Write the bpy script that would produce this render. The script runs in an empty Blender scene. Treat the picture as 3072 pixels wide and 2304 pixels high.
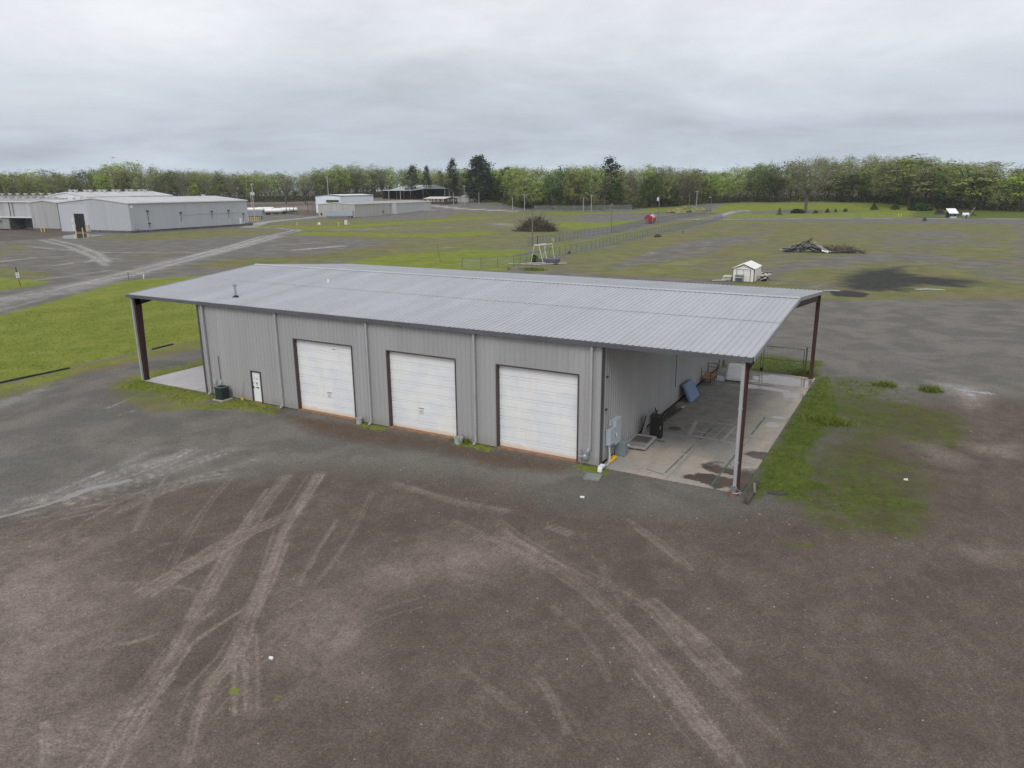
SUN_ROT = 165; SUNE = 1.15; SKYB = 1.0; SKT = (.955, 1.0, 1.075); BACKB = .35; EXPO = 0.0
import bpy, bmesh, math, random
import numpy as np
from math import sin, cos, radians, pi, atan2, hypot, sqrt
from mathutils import Vector, Matrix
random.seed(7); rng = np.random.default_rng(11)
scn = bpy.context.scene; COL = scn.collection
# ------------------------------------------------------------------ camera (solved from the building)
FPX = 2189.45; CAM = np.array([42.7508, -32.1876, 13.6241]); YAW, PIT, ROL = -0.516586, -0.261507, -0.0071733
FW = np.array([sin(YAW)*cos(PIT), cos(YAW)*cos(PIT), sin(PIT)]); RT = np.array([cos(YAW), -sin(YAW), 0.0]); UP = np.cross(RT, FW)
R2 = cos(ROL)*RT + sin(ROL)*UP; U2 = -sin(ROL)*RT + cos(ROL)*UP
# ------------------------------------------------------------------ survey helpers: photo reading -> point of the terrain
def crop(x0, y0, s): return lambda x, y: (x0 + x/s, y0 + y/s)
K1 = crop(0,450,2.765); K2 = crop(700,450,2.765); K3 = crop(1400,450,2.765); K4 = crop(2200,420,2.5367)
B1 = crop(350,850,2.765); B2 = crop(1000,950,2.765); B3 = crop(1700,1000,3.318); B4 = crop(1900,800,3.3515)
DD = crop(0,0,.72005); GL = crop(0,1200,1.5027); GM = crop(1100,1400,1.8355); GR = crop(2100,900,2.0741); LL = crop(0,750,3.3185)
S5 = crop(1000,530,4.9156); SH = crop(2160,760,13.825)
def sst(a, b, x):
    t = np.clip((x - a)/(b - a), 0, 1); return t*t*(3 - 2*t)
HAZ = [-1.3, -.62, -.50, -.40, -.33, -.29, -.22, -.12, -.03, .05, .12, .3]
HHH = [0, 0, 3, 8, 9, 8, 14, 19, 20, 15, 12, 8]
def terrain(x, y):
    dx = np.asarray(x, float) - CAM[0]; dy = np.asarray(y, float) - CAM[1]
    r = np.hypot(dx, dy); az = np.arctan2(dx, dy)
    return 4.6*sst(380, 540, r) + np.interp(az, [-1.3,-.8,-.68,-.6,-.52,-.45], [1,2,3,3,2,0])*sst(480, 640, r) + np.interp(az, HAZ, HHH)*sst(540, 740, r)
def ray(p): return FW + R2*(p[0]-1536)/FPX - U2*(p[1]-1152)/FPX
RS = np.concatenate([np.arange(10, 200, .5), np.arange(200, 1200, 1.0)])
def at(p, z=None):
    d = ray(p); hd = hypot(d[0], d[1])
    if z is None:
        t = RS/hd; zz = CAM[2] + d[2]*t; hh = terrain(CAM[0]+d[0]*t, CAM[1]+d[1]*t)
        w = np.nonzero(zz <= hh)[0]
        if len(w) == 0: t = 900/hd; return np.array([CAM[0]+d[0]*t, CAM[1]+d[1]*t, float(terrain(CAM[0]+d[0]*t, CAM[1]+d[1]*t))])
        i = w[0]
        if i > 0:
            a0, a1 = zz[i-1]-hh[i-1], zz[i]-hh[i]; t = t[i-1] + (t[i]-t[i-1])*a0/(a0-a1+1e-12)
        else: t = t[0]
        z = float(terrain(CAM[0]+d[0]*t, CAM[1]+d[1]*t))
        return np.array([CAM[0]+d[0]*t, CAM[1]+d[1]*t, z])
    t = (z - CAM[2])/d[2]; return CAM + d*t
def ht(P, p):
    d = ray(p); n = np.array(P[:2]) - CAM[:2]; t = (n@n)/(n@d[:2]); return CAM[2] + d[2]*t
def onplane(p, P0, n):
    d = ray(p); n = np.array(n, float); t = ((np.array(P0) - CAM)@n)/(d@n); return CAM + d*t
def pxcol(P):
    d = np.array(P) - CAM; return 1536 + FPX*(d@R2)/(d@FW)
# ------------------------------------------------------------------ node helpers
class NT:
    def __init__(s, name):
        s.m = bpy.data.materials.new(name); s.m.use_nodes = True; s.t = s.m.node_tree
        s.b = s.t.nodes['Principled BSDF']; s.out = s.t.nodes['Material Output']
    def n(s, ty, **k):
        n = s.t.nodes.new(ty)
        for a, v in k.items(): setattr(n, a, v)
        return n
    def set(s, sock, v):
        if hasattr(v, 'is_linked') or isinstance(v, bpy.types.NodeSocket): s.t.links.new(v, sock)
        else:
            if isinstance(v, (tuple, list)) and len(v) == 3 and sock.type == 'RGBA': v = (*v, 1)
            sock.default_value = v
    def math(s, op, a, b=0.0, c=0.0, clamp=False):
        n = s.n('ShaderNodeMath', operation=op, use_clamp=clamp); s.set(n.inputs[0], a); s.set(n.inputs[1], b)
        if op == 'MULTIPLY_ADD': s.set(n.inputs[2], c)
        return n.outputs[0]
    def mix(s, f, a, b, mode='MIX'):
        n = s.n('ShaderNodeMix', data_type='RGBA', blend_type=mode); s.set(n.inputs['Factor'], f)
        s.set(n.inputs[6], a); s.set(n.inputs[7], b); return n.outputs[2]
    def noise(s, co, scale, detail=4, rough=.55, dist=0.0):
        n = s.n('ShaderNodeTexNoise'); s.set(n.inputs['Vector'], co); n.inputs['Scale'].default_value = scale
        n.inputs['Detail'].default_value = detail; n.inputs['Roughness'].default_value = rough; n.inputs['Distortion'].default_value = dist
        return n.outputs[0]
    def ramp(s, f, lo, hi):
        n = s.n('ShaderNodeMapRange', interpolation_type='SMOOTHSTEP'); s.set(n.inputs[0], f); n.inputs[1].default_value = lo; n.inputs[2].default_value = hi
        return n.outputs[0]
    def lin(s, f, lo, hi, a, b):
        n = s.n('ShaderNodeMapRange'); s.set(n.inputs[0], f)
        for i, v in enumerate((lo, hi, a, b)): n.inputs[i+1].default_value = v
        return n.outputs[0]
    def obj(s): return s.n('ShaderNodeTexCoord').outputs['Object']
    def pos(s): return s.n('ShaderNodeNewGeometry').outputs['Position']
    def scale(s, co, v):
        n = s.n('ShaderNodeVectorMath', operation='MULTIPLY'); s.set(n.inputs[0], co); n.inputs[1].default_value = v; return n.outputs[0]
    def sep(s, co):
        n = s.n('ShaderNodeSeparateXYZ'); s.set(n.inputs[0], co); return n.outputs
    def bump(s, h, strength=.3, dist=.02):
        n = s.n('ShaderNodeBump'); n.inputs['Strength'].default_value = strength; n.inputs['Distance'].default_value = dist
        s.set(n.inputs['Height'], h); s.set(s.b.inputs['Normal'], n.outputs[0])
    def fin(s, col, rough=.7, metal=0.0, spec=.5):
        s.set(s.b.inputs['Base Color'], col); s.set(s.b.inputs['Roughness'], rough); s.set(s.b.inputs['Metallic'], metal)
        s.set(s.b.inputs['Specular IOR Level'], spec); return s.m
MC = {}
def M(name, col, rough=.6, metal=0.0, var=.12, scale=1.5, dirt=None, dirtamt=.5, streak=False, spec=.4):
    """painted / weathered surface: tint variation plus optional dirt colour, in object space"""
    if name in MC: return MC[name]
    s = NT(name); co = s.obj()
    if streak: co2 = s.scale(co, (1, 1, .08))
    else: co2 = co
    a = s.noise(co2, scale, 5, .6); b = s.noise(co, scale*9, 3)
    f = s.math('ADD', s.lin(a, .3, .7, 1-var, 1+var), s.lin(b, .3, .7, -var*.4, var*.4))
    n = s.n('ShaderNodeMix', data_type='RGBA', blend_type='MULTIPLY'); n.inputs[0].default_value = 1
    c = s.n('ShaderNodeCombineColor'); [s.set(c.inputs[i], f) for i in range(3)]
    s.set(n.inputs[6], col); s.set(n.inputs[7], c.outputs[0]); cc = n.outputs[2]
    if dirt: cc = s.mix(s.math('MULTIPLY', s.ramp(s.noise(co2, scale*1.7, 6, .65), .5, .72), dirtamt), cc, dirt)
    MC[name] = s.fin(cc, s.lin(a, .3, .7, max(rough-.08, .05), min(rough+.08, 1)), metal, spec); return MC[name]
# ------------------------------------------------------------------ mesh helpers
class MB:
    def __init__(s): s.v = []; s.f = []
    def add(s, vs, fs):
        o = len(s.v); s.v += [tuple(map(float, v)) for v in vs]; s.f += [tuple(i+o for i in f) for f in fs]; return s
    def hexa(s, p): return s.add(p, [(3,2,1,0),(4,5,6,7),(0,1,5,4),(1,2,6,5),(2,3,7,6),(3,0,4,7)])
    def box(s, x0, x1, y0, y1, z0, z1): return s.hexa([(x0,y0,z0),(x1,y0,z0),(x1,y1,z0),(x0,y1,z0),(x0,y0,z1),(x1,y0,z1),(x1,y1,z1),(x0,y1,z1)])
    def obox(s, c, size, mat):
        hx, hy, hz = [k/2 for k in size]
        ps = [(-hx,-hy,-hz),(hx,-hy,-hz),(hx,hy,-hz),(-hx,hy,-hz),(-hx,-hy,hz),(hx,-hy,hz),(hx,hy,hz),(-hx,hy,hz)]
        return s.hexa([tuple(Vector(c) + mat@Vector(p)) for p in ps])
    def tube(s, p, q, r0, r1=None, n=6, cap=True):
        r1 = r0 if r1 is None else r1; p = Vector(p); q = Vector(q); d = (q-p)
        if d.length < 1e-6: return s
        d.normalize(); u = d.orthogonal().normalized(); w = d.cross(u); vs = []
        for c, r in ((p, r0), (q, r1)):
            for k in range(n):
                a = 2*pi*k/n; vs.append(tuple(c + (u*cos(a) + w*sin(a))*r))
        fs = [(k, (k+1) % n, n+(k+1) % n, n+k) for k in range(n)]
        if cap: fs += [tuple(range(n-1, -1, -1)), tuple(range(n, 2*n))]
        return s.add(vs, fs)
    def path(s, pts, r, n=6):
        for a, b in zip(pts, pts[1:]): s.tube(a, b, r, n=n)
        return s
    def prism(s, poly, z0, z1):
        n = len(poly); vs = [(x, y, z0) for x, y in poly] + [(x, y, z1) for x, y in poly]
        return s.add(vs, [tuple(range(n-1, -1, -1)), tuple(range(n, 2*n))] + [(k, (k+1) % n, n+(k+1) % n, n+k) for k in range(n)])
    def extr(s, poly, d):      # polygon of 3D points extruded by vector d
        n = len(poly); vs = [tuple(p) for p in poly] + [tuple(Vector(p)+Vector(d)) for p in poly]
        return s.add(vs, [tuple(range(n-1, -1, -1)), tuple(range(n, 2*n))] + [(k, (k+1) % n, n+(k+1) % n, n+k) for k in range(n)])
    def quad(s, a, b, c, d): return s.add([a, b, c, d], [(0, 1, 2, 3)])
    def lathe(s, c, prof, n=16):  # (r,z) profile about vertical axis at c
        vs = []; fs = []
        for r, z in prof:
            for k in range(n): vs.append((c[0]+r*cos(2*pi*k/n), c[1]+r*sin(2*pi*k/n), c[2]+z))
        for i in range(len(prof)-1):
            for k in range(n): fs.append((i*n+k, i*n+(k+1) % n, (i+1)*n+(k+1) % n, (i+1)*n+k))
        return s.add(vs, fs)
    def build(s, name, m, parent=None, loc=None, rotz=0, smooth=False, label=None, kind=None):
        me = bpy.data.meshes.new(name); me.from_pydata(s.v, [], s.f); me.update()
        bm = bmesh.new(); bm.from_mesh(me); bmesh.ops.recalc_face_normals(bm, faces=bm.faces); bm.to_mesh(me); bm.free()
        if smooth:
            for p in me.polygons: p.use_smooth = True
        me.materials.append(m); o = bpy.data.objects.new(name, me); COL.objects.link(o)
        if parent is not None: o.parent = parent
        if loc is not None: o.location = [float(k) for k in loc]
        o.rotation_euler.z = rotz
        if label: o['label'] = label
        if kind: o['kind'] = kind
        return o
def tag(o, label, cat, group=None):
    o['label'] = label; o['category'] = cat
    if group: o['group'] = group
    return o
def thing(name, label, cat, loc=(0,0,0), rotz=0, group=None):
    o = bpy.data.objects.new(name, None); COL.objects.link(o); o.location = [float(k) for k in loc]; o.rotation_euler.z = rotz
    o.empty_display_size = .2
    return tag(o, label, cat, group)
def dup(root, loc=None, rotz=None, scale=None, label=None):
    r = root.copy(); COL.objects.link(r)
    if loc is not None: r.location = [float(k) for k in loc]
    if rotz is not None: r.rotation_euler.z = rotz
    if scale is not None: r.scale = scale
    if label: r['label'] = label
    for ch in list(root.children):
        c = ch.copy(); COL.objects.link(c); c.parent = r
        for g in ch.children:
            e = g.copy(); COL.objects.link(e); e.parent = c
    return r
def RZ(a): return Matrix.Rotation(a, 3, 'Z')
def ROT(x, y, z): return Matrix.Rotation(z, 3, 'Z')@Matrix.Rotation(y, 3, 'Y')@Matrix.Rotation(x, 3, 'X')
# ================================================================== GROUND
# zones drawn on the terrain: (layer, strength, softness m, kind, points)
Z = []
def poly(layer, st, soft, cr, pts): Z.append((layer, st, soft, 'p', [at(cr(*p))[:2] for p in pts]))
def stroke(layer, st, w, cr, pts, soft=None): Z.append((layer, st, (soft or w*.5), w, [at(cr(*p))[:2] for p in pts]))
def world(layer, st, soft, pts): Z.append((layer, st, soft, 'p', [np.array(p, float) for p in pts]))
LAY = ['green', 'olive', 'light', 'dark', 'wet', 'brown', 'soil', 'clear', 'dust_dark']
TRR = random.Random(3)
def track(cr, pts, width, n, st, lay='light'):   # one wheel path = several thin broken tread lines
    W = [at(cr(*p))[:2] for p in pts]; D = []
    for a, b in zip(W, W[1:]):
        k = max(2, int(np.hypot(*(b-a))/1.2)); D += [a+(b-a)*i/k for i in range(k)]
    D.append(W[-1]); D = np.array(D); T = np.gradient(D, axis=0); T /= np.linalg.norm(T, axis=1)[:, None]+1e-9; N = np.column_stack([-T[:,1], T[:,0]])
    for q in range(n):
        off = TRR.gauss(0, width*.5); w0 = TRR.uniform(-.25,.25)*width; ph = TRR.uniform(0,6); s0 = int(TRR.uniform(0,.35)*len(D)*(q > 1)); s1 = len(D)-int(TRR.uniform(0,.35)*len(D)*(q > 1))
        if s1-s0 < 3: continue
        P_ = D[s0:s1] + N[s0:s1]*(off + w0*np.sin(np.arange(s1-s0)*.45+ph))[:, None]; ww = TRR.uniform(.07,.2); Z.append((lay, st*TRR.uniform(.55,1), .14, ww, list(P_)))
# lawn on the left
poly('green', 1, 1.2, LL, [(-900,900),(-300,740),(0,650),(230,590),(480,510),(700,435),(900,380),(1000,345),(1300,300),(1500,285),(2100,250),(2500,330),(2300,830),(2010,890),(1725,935),(1515,985),(1380,1025),(1000,1090),(690,1175),(0,1335),(-900,1540)])
poly('olive', .85, 1.5, LL, [(-900,1545),(0,1345),(690,1180),(1380,1030),(2010,890),(2010,965),(1500,1075),(1300,1115),(900,1220),(600,1310),(300,1400),(0,1490),(-900,1750)])
poly('green', .62, 1.5, LL, [(-900,1545),(0,1340),(690,1180),(1380,1030),(2010,890),(2010,940),(1500,1050),(900,1190),(300,1360),(0,1430),(-900,1660)])
poly('soil', .5, 1.5, LL, [(560,860),(780,810),(930,830),(800,885),(640,890)])
poly('green', .74, 1.0, LL, [(1250,1300),(1500,1210),(2050,1085),(2050,1160),(1500,1295),(2060,1420),(2050,1500),(1800,1560),(1600,1440),(1150,1380)])
poly('olive', .7, 1.2, LL, [(1000,1330),(1500,1200),(2060,1400),(2120,1600),(1500,1600),(1050,1450)])
poly('green', .9, .8, LL, [(-400,290),(0,275),(250,292),(510,312),(400,352),(200,385),(0,415),(-400,480)])
poly('olive', .7, 3, LL, [(-400,180),(150,180),(520,250),(520,315),(0,285),(-400,300)])
poly('olive', .62, 3, K1, [(-100,790),(200,785),(340,800),(300,850),(0,890),(-100,890)])
poly('olive', .72, 4, K1, [(620,740),(1090,705),(1900,655),(2500,640),(2500,710),(1950,720),(1500,745),(1000,755)])
poly('soil', .42, 4, K1, [(850,720),(1500,690),(1900,660),(1700,720),(1000,750)])
poly('olive', .62, 4, K1, [(960,880),(1300,850),(1620,835),(1500,870),(1100,900)])
poly('brown', .8, 5, K1, [(-200,650),(250,660),(520,680),(700,700),(500,720),(250,745),(-200,770)])
poly('soil', .35, 4, K1, [(180,660),(500,672),(560,690),(250,690)])
# strips behind the building
poly('soil', .55, 3, K2, [(-300,960),(0,905),(600,870),(1000,840),(1300,790),(1500,800),(1100,880),(700,925),(0,950),(-300,1000)])
poly('olive', .75, 3, K2, [(-500,960),(0,900),(700,860),(1300,760),(1700,740),(2212,690),(2212,830),(1600,850),(1100,900),(700,940),(0,990)])
poly('green', .93, 2, K2, [(900,935),(1300,868),(1700,842),(2300,828),(2300,1000),(1600,1000),(1000,960)])
poly('green', .93, 1.5, K3, [(-50,825),(470,828),(520,850),(340,880),(500,870),(760,820),(800,850),(650,900),(300,1000),(-50,1000)])
poly('green', .75, 1.5, K3, [(760,830),(870,800),(1250,735),(1450,690),(1500,650),(1200,712),(900,772),(640,800)])
poly('olive', .9, 1.5, K3, [(500,800),(900,770),(1200,700),(1480,640),(1900,560),(2000,540),(2130,560),(1700,665),(1250,770),(870,830),(600,880)])
# middle field
poly('olive', .70, 6, K2, [(300,600),(700,575),(1000,568),(1300,560),(1600,525),(2212,510),(2900,505),(2900,850),(1500,800),(700,720),(500,690)])
stroke('green', .95, 16, K2, [(330,632),(600,650),(900,636),(1300,610),(1800,578),(2100,560)], 8)
stroke('green', .95, 16, K2, [(560,692),(900,695),(1300,705),(1750,712),(2000,690)], 7)
poly('green', .93, 5, K3, [(720,592),(1100,602),(1470,575),(1450,600),(1200,642),(950,660),(720,628)])
poly('green', .8, 4, K3, [(480,508),(1340,512),(1700,465),(2000,470),(1900,490),(1500,520),(800,535)])
poly('light', .5, 5, K2, [(600,660),(1500,630),(1900,640),(1500,665),(900,672)])
poly('clear', .5, 12, K2, [(150,730),(600,725),(1300,740),(1500,760),(1100,800),(600,850),(0,890),(-300,880)])
poly('soil', .4, 4, K3, [(720,640),(930,660),(900,680),(720,680)])
# right field
poly('olive', .72, 5, K3, [(560,1000),(780,872),(1260,772),(1700,672),(2130,582),(3100,600),(4600,610),(4600,1000),(3700,860),(3200,880),(2600,960),(2212,1080),(1500,1060),(900,1030)])
poly('soil', .42, 6, K3, [(1380,890),(1600,870),(1650,900),(1500,915)]); poly('soil', .4, 8, K4, [(0,630),(900,640),(800,680),(200,690)]); poly('soil', .4, 8, K4, [(200,740),(900,780),(600,800),(200,780)])
poly('olive', .66, 2, K4, [(0,960),(300,1010),(600,960),(1300,880),(2300,940),(2300,1218),(700,1218),(0,1100)])
poly('clear', .36, 16, K4, [(850,700),(1500,690),(1900,740),(1700,800),(1200,850),(700,830)])
poly('clear', .6, 8, K4, [(500,880),(1300,870),(2300,900),(2300,960),(1700,1000),(1500,930),(700,940)])
for k in range(9):   # parallel worn lanes across the lot
    x = 1450 + k*95
    stroke('clear', .8, 1.6, K3, [(x-260, 985-k*14), (x, 880-k*14), (x+330, 770-k*12)], 1.2)
poly('light', .72, 1.5, K3, [(1650,945),(1800,912),(1990,903),(1900,955),(1720,967)]); poly('light', .6, 1.5, K3, [(1500,855),(1560,848),(1545,866)]); poly('light', .7, 2, K3, [(1950,770),(2030,764),(2000,778)])
poly('dark', .42, 7, K4, [(700,1060),(900,1000),(1290,945),(1500,1020),(2000,1060),(2050,1100),(1750,1150),(1400,1150),(1000,1185),(720,1150)])
poly('dark', .86, 5.0, K4, [(760,1055),(860,1030),(960,992),(1100,975),(1290,962),(1310,1005),(1500,1040),(1700,1050),(1930,1085),(1750,1118),(1400,1110),(1330,1160),(1000,1150),(780,1120)])
poly('dark', .95, .6, K4, [(735,1150),(870,1145),(1040,1168),(1000,1200),(760,1188)])
stroke('light', .75, .3, K4, [(270,1110),(480,1050)], .2); stroke('light', .6, .3, K4, [(600,1120),(770,1075)], .2)
stroke('wet', .9, .7, K4, [(700,1142),(800,1146)]); stroke('wet', .9, 1.0, K4, [(1400,1135),(1500,1133),(1590,1140)])
# far greens and roads on the right
poly('green', .97, 6, K4, [(-900,500),(-300,520),(0,480),(1030,474),(1500,500),(2400,530),(2400,560),(1500,545),(400,532),(-200,560)])
poly('green', .96, 5, K4, [(-50,560),(500,562),(1100,545),(1500,538),(2400,545),(2400,596),(1200,592),(-50,596)])
poly('olive', .8, 4, K4, [(300,575),(860,530),(1100,535),(860,555),(500,572)])
poly('green', .9, 6, K3, [(100,420),(300,412),(480,445),(480,470),(200,445)])
stroke('clear', 1, 8, K3, [(930,722),(1300,650),(1700,572),(1950,510),(2060,465)], 2)
stroke('clear', 1, 5.5, K4, [(-400,604),(0,604),(600,598),(1200,597),(2500,602)], 2); stroke('light', .72, 4.5, K4, [(-400,604),(0,604),(600,598),(1200,597),(2500,602)], 2)
stroke('clear', 1, 7, K3, [(1950,580),(2100,545),(2212,512),(2330,500)], 2); stroke('light', .75, 5, K3, [(1950,580),(2100,545),(2212,512),(2330,500)], 2)
stroke('light', .75, 4, K3, [(1960,500),(2212,488),(2330,492)], 2); stroke('light', .8, 3, K3, [(1580,505),(1770,502)], 2); stroke('light', .62, 3, K3, [(1560,575),(1760,575),(1960,570)], 2)
# far left lots and lanes
poly('clear', 1, 5, K2, [(-200,450),(690,440),(760,540),(240,512),(-200,520)]); poly('brown', .9, 5, K2, [(-200,450),(690,440),(760,560),(600,545),(240,512),(-200,520)])
poly('light', .5, 6, K2, [(300,470),(690,455),(690,500),(450,500)])
stroke('light', .85, 6, K2, [(120,640),(250,600),(450,578),(650,560),(760,540)], 3)
stroke('light', 1, 7, K2, [(1590,455),(1900,487),(2212,502),(2330,506)], 3); stroke('light', 1, 4, K2, [(1590,497),(1880,488)], 2)
poly('clear', 1, 5, K2, [(1590,440),(2200,440),(2900,470),(2700,500),(2200,490),(1900,475)])
poly('clear', .9, 2, K2, [(1250,545),(1580,525),(1800,525),(1750,560),(1400,580),(1000,580)])
stroke('clear', 1, 8, K2, [(-400,900),(0,800),(250,720),(400,695),(530,668),(420,648),(250,645),(120,640)], 2)
for o_ in (-1.3, 1.3):
    Z.append(('light', .8, .7, 1.2, [at(K2(*p))[:2] + np.array([o_, o_*.4]) for p in [(-400,905),(0,800),(250,722),(400,696),(530,668),(420,648),(250,645),(120,640)]]))
stroke('light', .85, .7, K1, [(2300,700),(2212,724),(1900,805),(1500,905),(1100,1000),(800,1075),(450,1160)], .5)
stroke('light', .85, .9, K1, [(2300,725),(2212,748),(1850,850),(1500,930),(1100,1040),(700,1110)], .6)
poly('clear', 1, 2, K1, [(-200,1190),(400,1120),(1000,960),(1900,780),(2300,690),(2300,800),(1500,960),(1050,1080),(500,1235),(-200,1400)])
poly('light', .62, 1, LL, [(80,460),(250,415),(510,378),(380,405)]); poly('light', .6, 1, LL, [(-100,600),(200,545),(480,455),(740,382),(600,440),(300,530),(-100,640)])
stroke('light', .5, 7, K1, [(2300,715),(2212,735),(1900,815),(1500,915),(1100,1020),(800,1090),(450,1180),(0,1250),(-300,1320)], 5)
stroke('light', .7, 1.5, LL, [(1660,290),(1750,275),(1950,262)], .4)
for pts in ([(330,745),(560,800),(760,880),(880,960)],[(420,740),(640,790),(820,860),(900,930)],[(230,800),(450,822),(900,850),(1600,848)],[(450,960),(560,945),(605,935)],[(0,925),(300,890),(500,885)],[(700,930),(850,900),(1000,905)]):
    stroke('light', .72, 1.6, K1, pts, 1.5)
for pts in ([(-50,1150),(300,1080),(900,1000)],[(0,700),(300,720)],[(-50,760),(300,755)]): stroke('light', .5, 1.5, K1, pts, 1.2)
poly('wet', .95, 1, K1, [(515,712),(700,690),(890,703),(640,735),(520,738)])
stroke('light', .75, 3, K2, [(1610,818),(1800,808)], 1); stroke('light', .7, 3, K2, [(520,828),(900,797)], 1); stroke('light', .7, 3, K2, [(1650,648),(1820,642)], 2); stroke('light', .6, 2, K2, [(330,790),(700,770)], 1)
poly('light', .55, 5, K3, [(130,590),(450,610),(450,650),(250,640)])
# around the building
world('brown', 1, 6, [(5,-48),(85,-48),(85,-16),(10,-16)]); world('olive', .6, 12, [(-800,-150),(-250,-70),(-290,95),(-800,320)]); world('olive', .6, 10, [(75,40),(400,40),(400,330),(85,330)])
poly('brown', 1, 4, DD, [(-300,1130),(0,1110),(300,1050),(700,1010),(1000,1030),(1250,1090),(1500,1120),(1680,1100),(1800,1000),(1900,880),(2100,850),(2500,900),(2600,1900),(-500,1900)])
poly('soil', .68, 1.0, B2, [(-500,790),(0,850),(480,930),(1370,1092),(2030,1222),(1900,1310),(1300,1260),(800,1130),(300,1080),(-200,980)])
world('soil', .6, .5, [(0,-1.2),(8.5,-1.4),(8.5,.1),(0,.1)])
for x0, x1 in ((-.2,7.3),(13.7,16.1),(21.1,23.4),(28.4,30.2)): world('green', .72, .5, [(x0,-.7),(x1,-.8),(x1,.1),(x0,.1)])
poly('green', .66, .6, B1, [(780,990),(1030,960),(1380,1030),(1300,1090),(1000,1060),(600,1040)])
poly('green', 1, .9, GR, [(300,1250),(345,1105),(715,495),(800,470),(820,560),(870,690),(790,780),(720,900),(670,1020),(730,1110),(800,1160),(680,1240),(560,1230),(400,1200)])
poly('green', .56, 1.5, GR, [(450,1210),(700,1110),(1000,1120),(1300,1180),(1420,1310),(1000,1400),(700,1360)])
poly('olive', .50, 1.8, GR, [(400,1240),(700,1110),(1300,1160),(1500,1310),(1300,1460),(800,1420)])
poly('olive', .50, 1.6, GR, [(760,480),(1250,545),(1500,590),(1660,700),(1640,960),(1500,940),(1440,800),(1250,765),(1000,730),(760,900)])
poly('green', .56, 1.5, GR, [(780,470),(1150,500),(1250,560),(1050,650),(1180,760),(900,740)])
poly('olive', .42, 3, GR, [(330,1150),(700,480),(1500,500),(1680,720),(1650,960),(1400,1340),(1000,1450),(480,1330)]); poly('green', .33, 3, GR, [(700,480),(1300,520),(1600,700),(1500,950),(1350,1200),(900,1250),(560,1200)])
poly('green', .64, .8, GR, [(1290,770),(1370,790),(1360,900),(1300,880)]); poly('green', .62, .8, GR, [(1500,720),(1570,800),(1640,950),(1510,920)])
poly('green', .5, .8, GR, [(340,1430),(500,1480),(800,1530),(1000,1575),(1000,1610),(600,1550)]); poly('soil', .5, 1.2, GR, [(1000,720),(1250,760),(1500,760),(1550,680),(1250,640)])
poly('soil', .4, 2, GR, [(800,800),(1250,780),(1300,1100),(900,1150),(750,1000)])
poly('green', .86, .6, GR, [(120,420),(250,370),(430,345),(620,370),(770,380),(700,480),(500,455),(300,440)])
poly('wet', .58, .9, GR, [(1480,505),(1600,530),(1800,570),(1925,597),(1760,590),(1760,620),(1700,650),(1620,590)]); poly('light', .7, 1.5, GR, [(1400,500),(1700,540),(1800,600),(1780,660),(1650,680),(1540,570)])
poly('wet', .62, .5, GR, [(1640,805),(1700,815),(1690,845)]); poly('wet', .66, .4, GR, [(1865,965),(1930,968),(1950,995),(1890,985)]); poly('wet', .62, .4, GR, [(1780,1065),(1880,1070),(1860,1085)])
poly('wet', .62, .4, GR, [(590,375),(640,380),(640,395),(600,398)]); poly('wet', .62, .4, GR, [(430,385),(490,388),(460,398)]); poly('wet', .62, .5, GR, [(1190,525),(1300,535),(1250,545)])
poly('light', .6, 1.2, GR, [(1580,880),(2016,900),(2016,1000),(1700,950)]); poly('light', .6, 1.5, GR, [(1600,1540),(1800,1510),(2016,1560),(2016,1640),(1750,1640)]); poly('light', .55, .7, GR, [(720,1290),(860,1240),(940,1370),(800,1350)])
poly('light', .6, 1.2, GR, [(1300,870),(1500,900),(1700,1000),(1600,1050),(1400,1000)])
stroke('wet', 1, .5, GL, [(290,445),(340,425),(390,405),(520,378),(575,363)], .25); stroke('wet', 1, .26, GL, [(-200,580),(0,527),(150,490),(300,445)], .2); stroke('wet', .95, .25, GL, [(415,345),(470,323)], .2)
for pts in ([(-200,570),(0,505),(250,440),(500,370),(700,300),(880,215)],[(0,545),(300,470),(550,390),(830,300),(1050,225)],[(100,555),(400,480),(620,420),(900,340),(1150,270)],[(300,420),(600,300),(800,250),(880,215)],[(0,480),(250,420),(480,320),(720,215)],[(520,510),(700,430),(900,360),(1140,335)]):
    track(GL, pts, .5, 6, .62); Z.append(('light', .3, 1.4, 1.0, [at(GL(*p))[:2] for p in pts]))
TR = [[(1290,345),(1200,460),(1100,600),(1040,700),(960,830),(880,980),(800,1120)],[(1440,335),(1370,450),(1290,580),(1240,720),(1200,830),(1130,980),(1090,1080),(1040,1180),(970,1260),(900,1400),(850,1659)],[(1000,690),(800,780),(630,880)],[(1330,500),(1100,600),(850,740),(640,870)],[(800,1120),(700,1260),(600,1400),(480,1659)],[(1130,1060),(1130,1250),(1130,1400)],[(740,1250),(560,1480),(430,1659)],[(200,1450),(210,1659)]]
for pts in TR: track(GL, pts, .5, 7, .8); Z.append(('light', .42, .9, .5, [at(GL(*p))[:2] for p in pts]))
for q in range(34):   # older overlapping turns
    x0 = TRR.uniform(-100, 1500); y0 = TRR.uniform(560, 1500); a = TRR.uniform(.5, 1.25) if x0 > 500 else TRR.uniform(.05, .8); L = TRR.uniform(250, 700); c = TRR.uniform(-.0012,.0012); pts = []; x, y = x0, y0
    for i in range(7): pts.append((x, y)); x += cos(a)*L/6; y -= sin(a)*L/6; a += c*L/6
    pts = [p for p in pts if p[1] > 330]
    if len(pts) > 2: track(GL, pts, .25, 3, TRR.uniform(.35,.75), TRR.choice(('light','light','dust_dark')))
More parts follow.
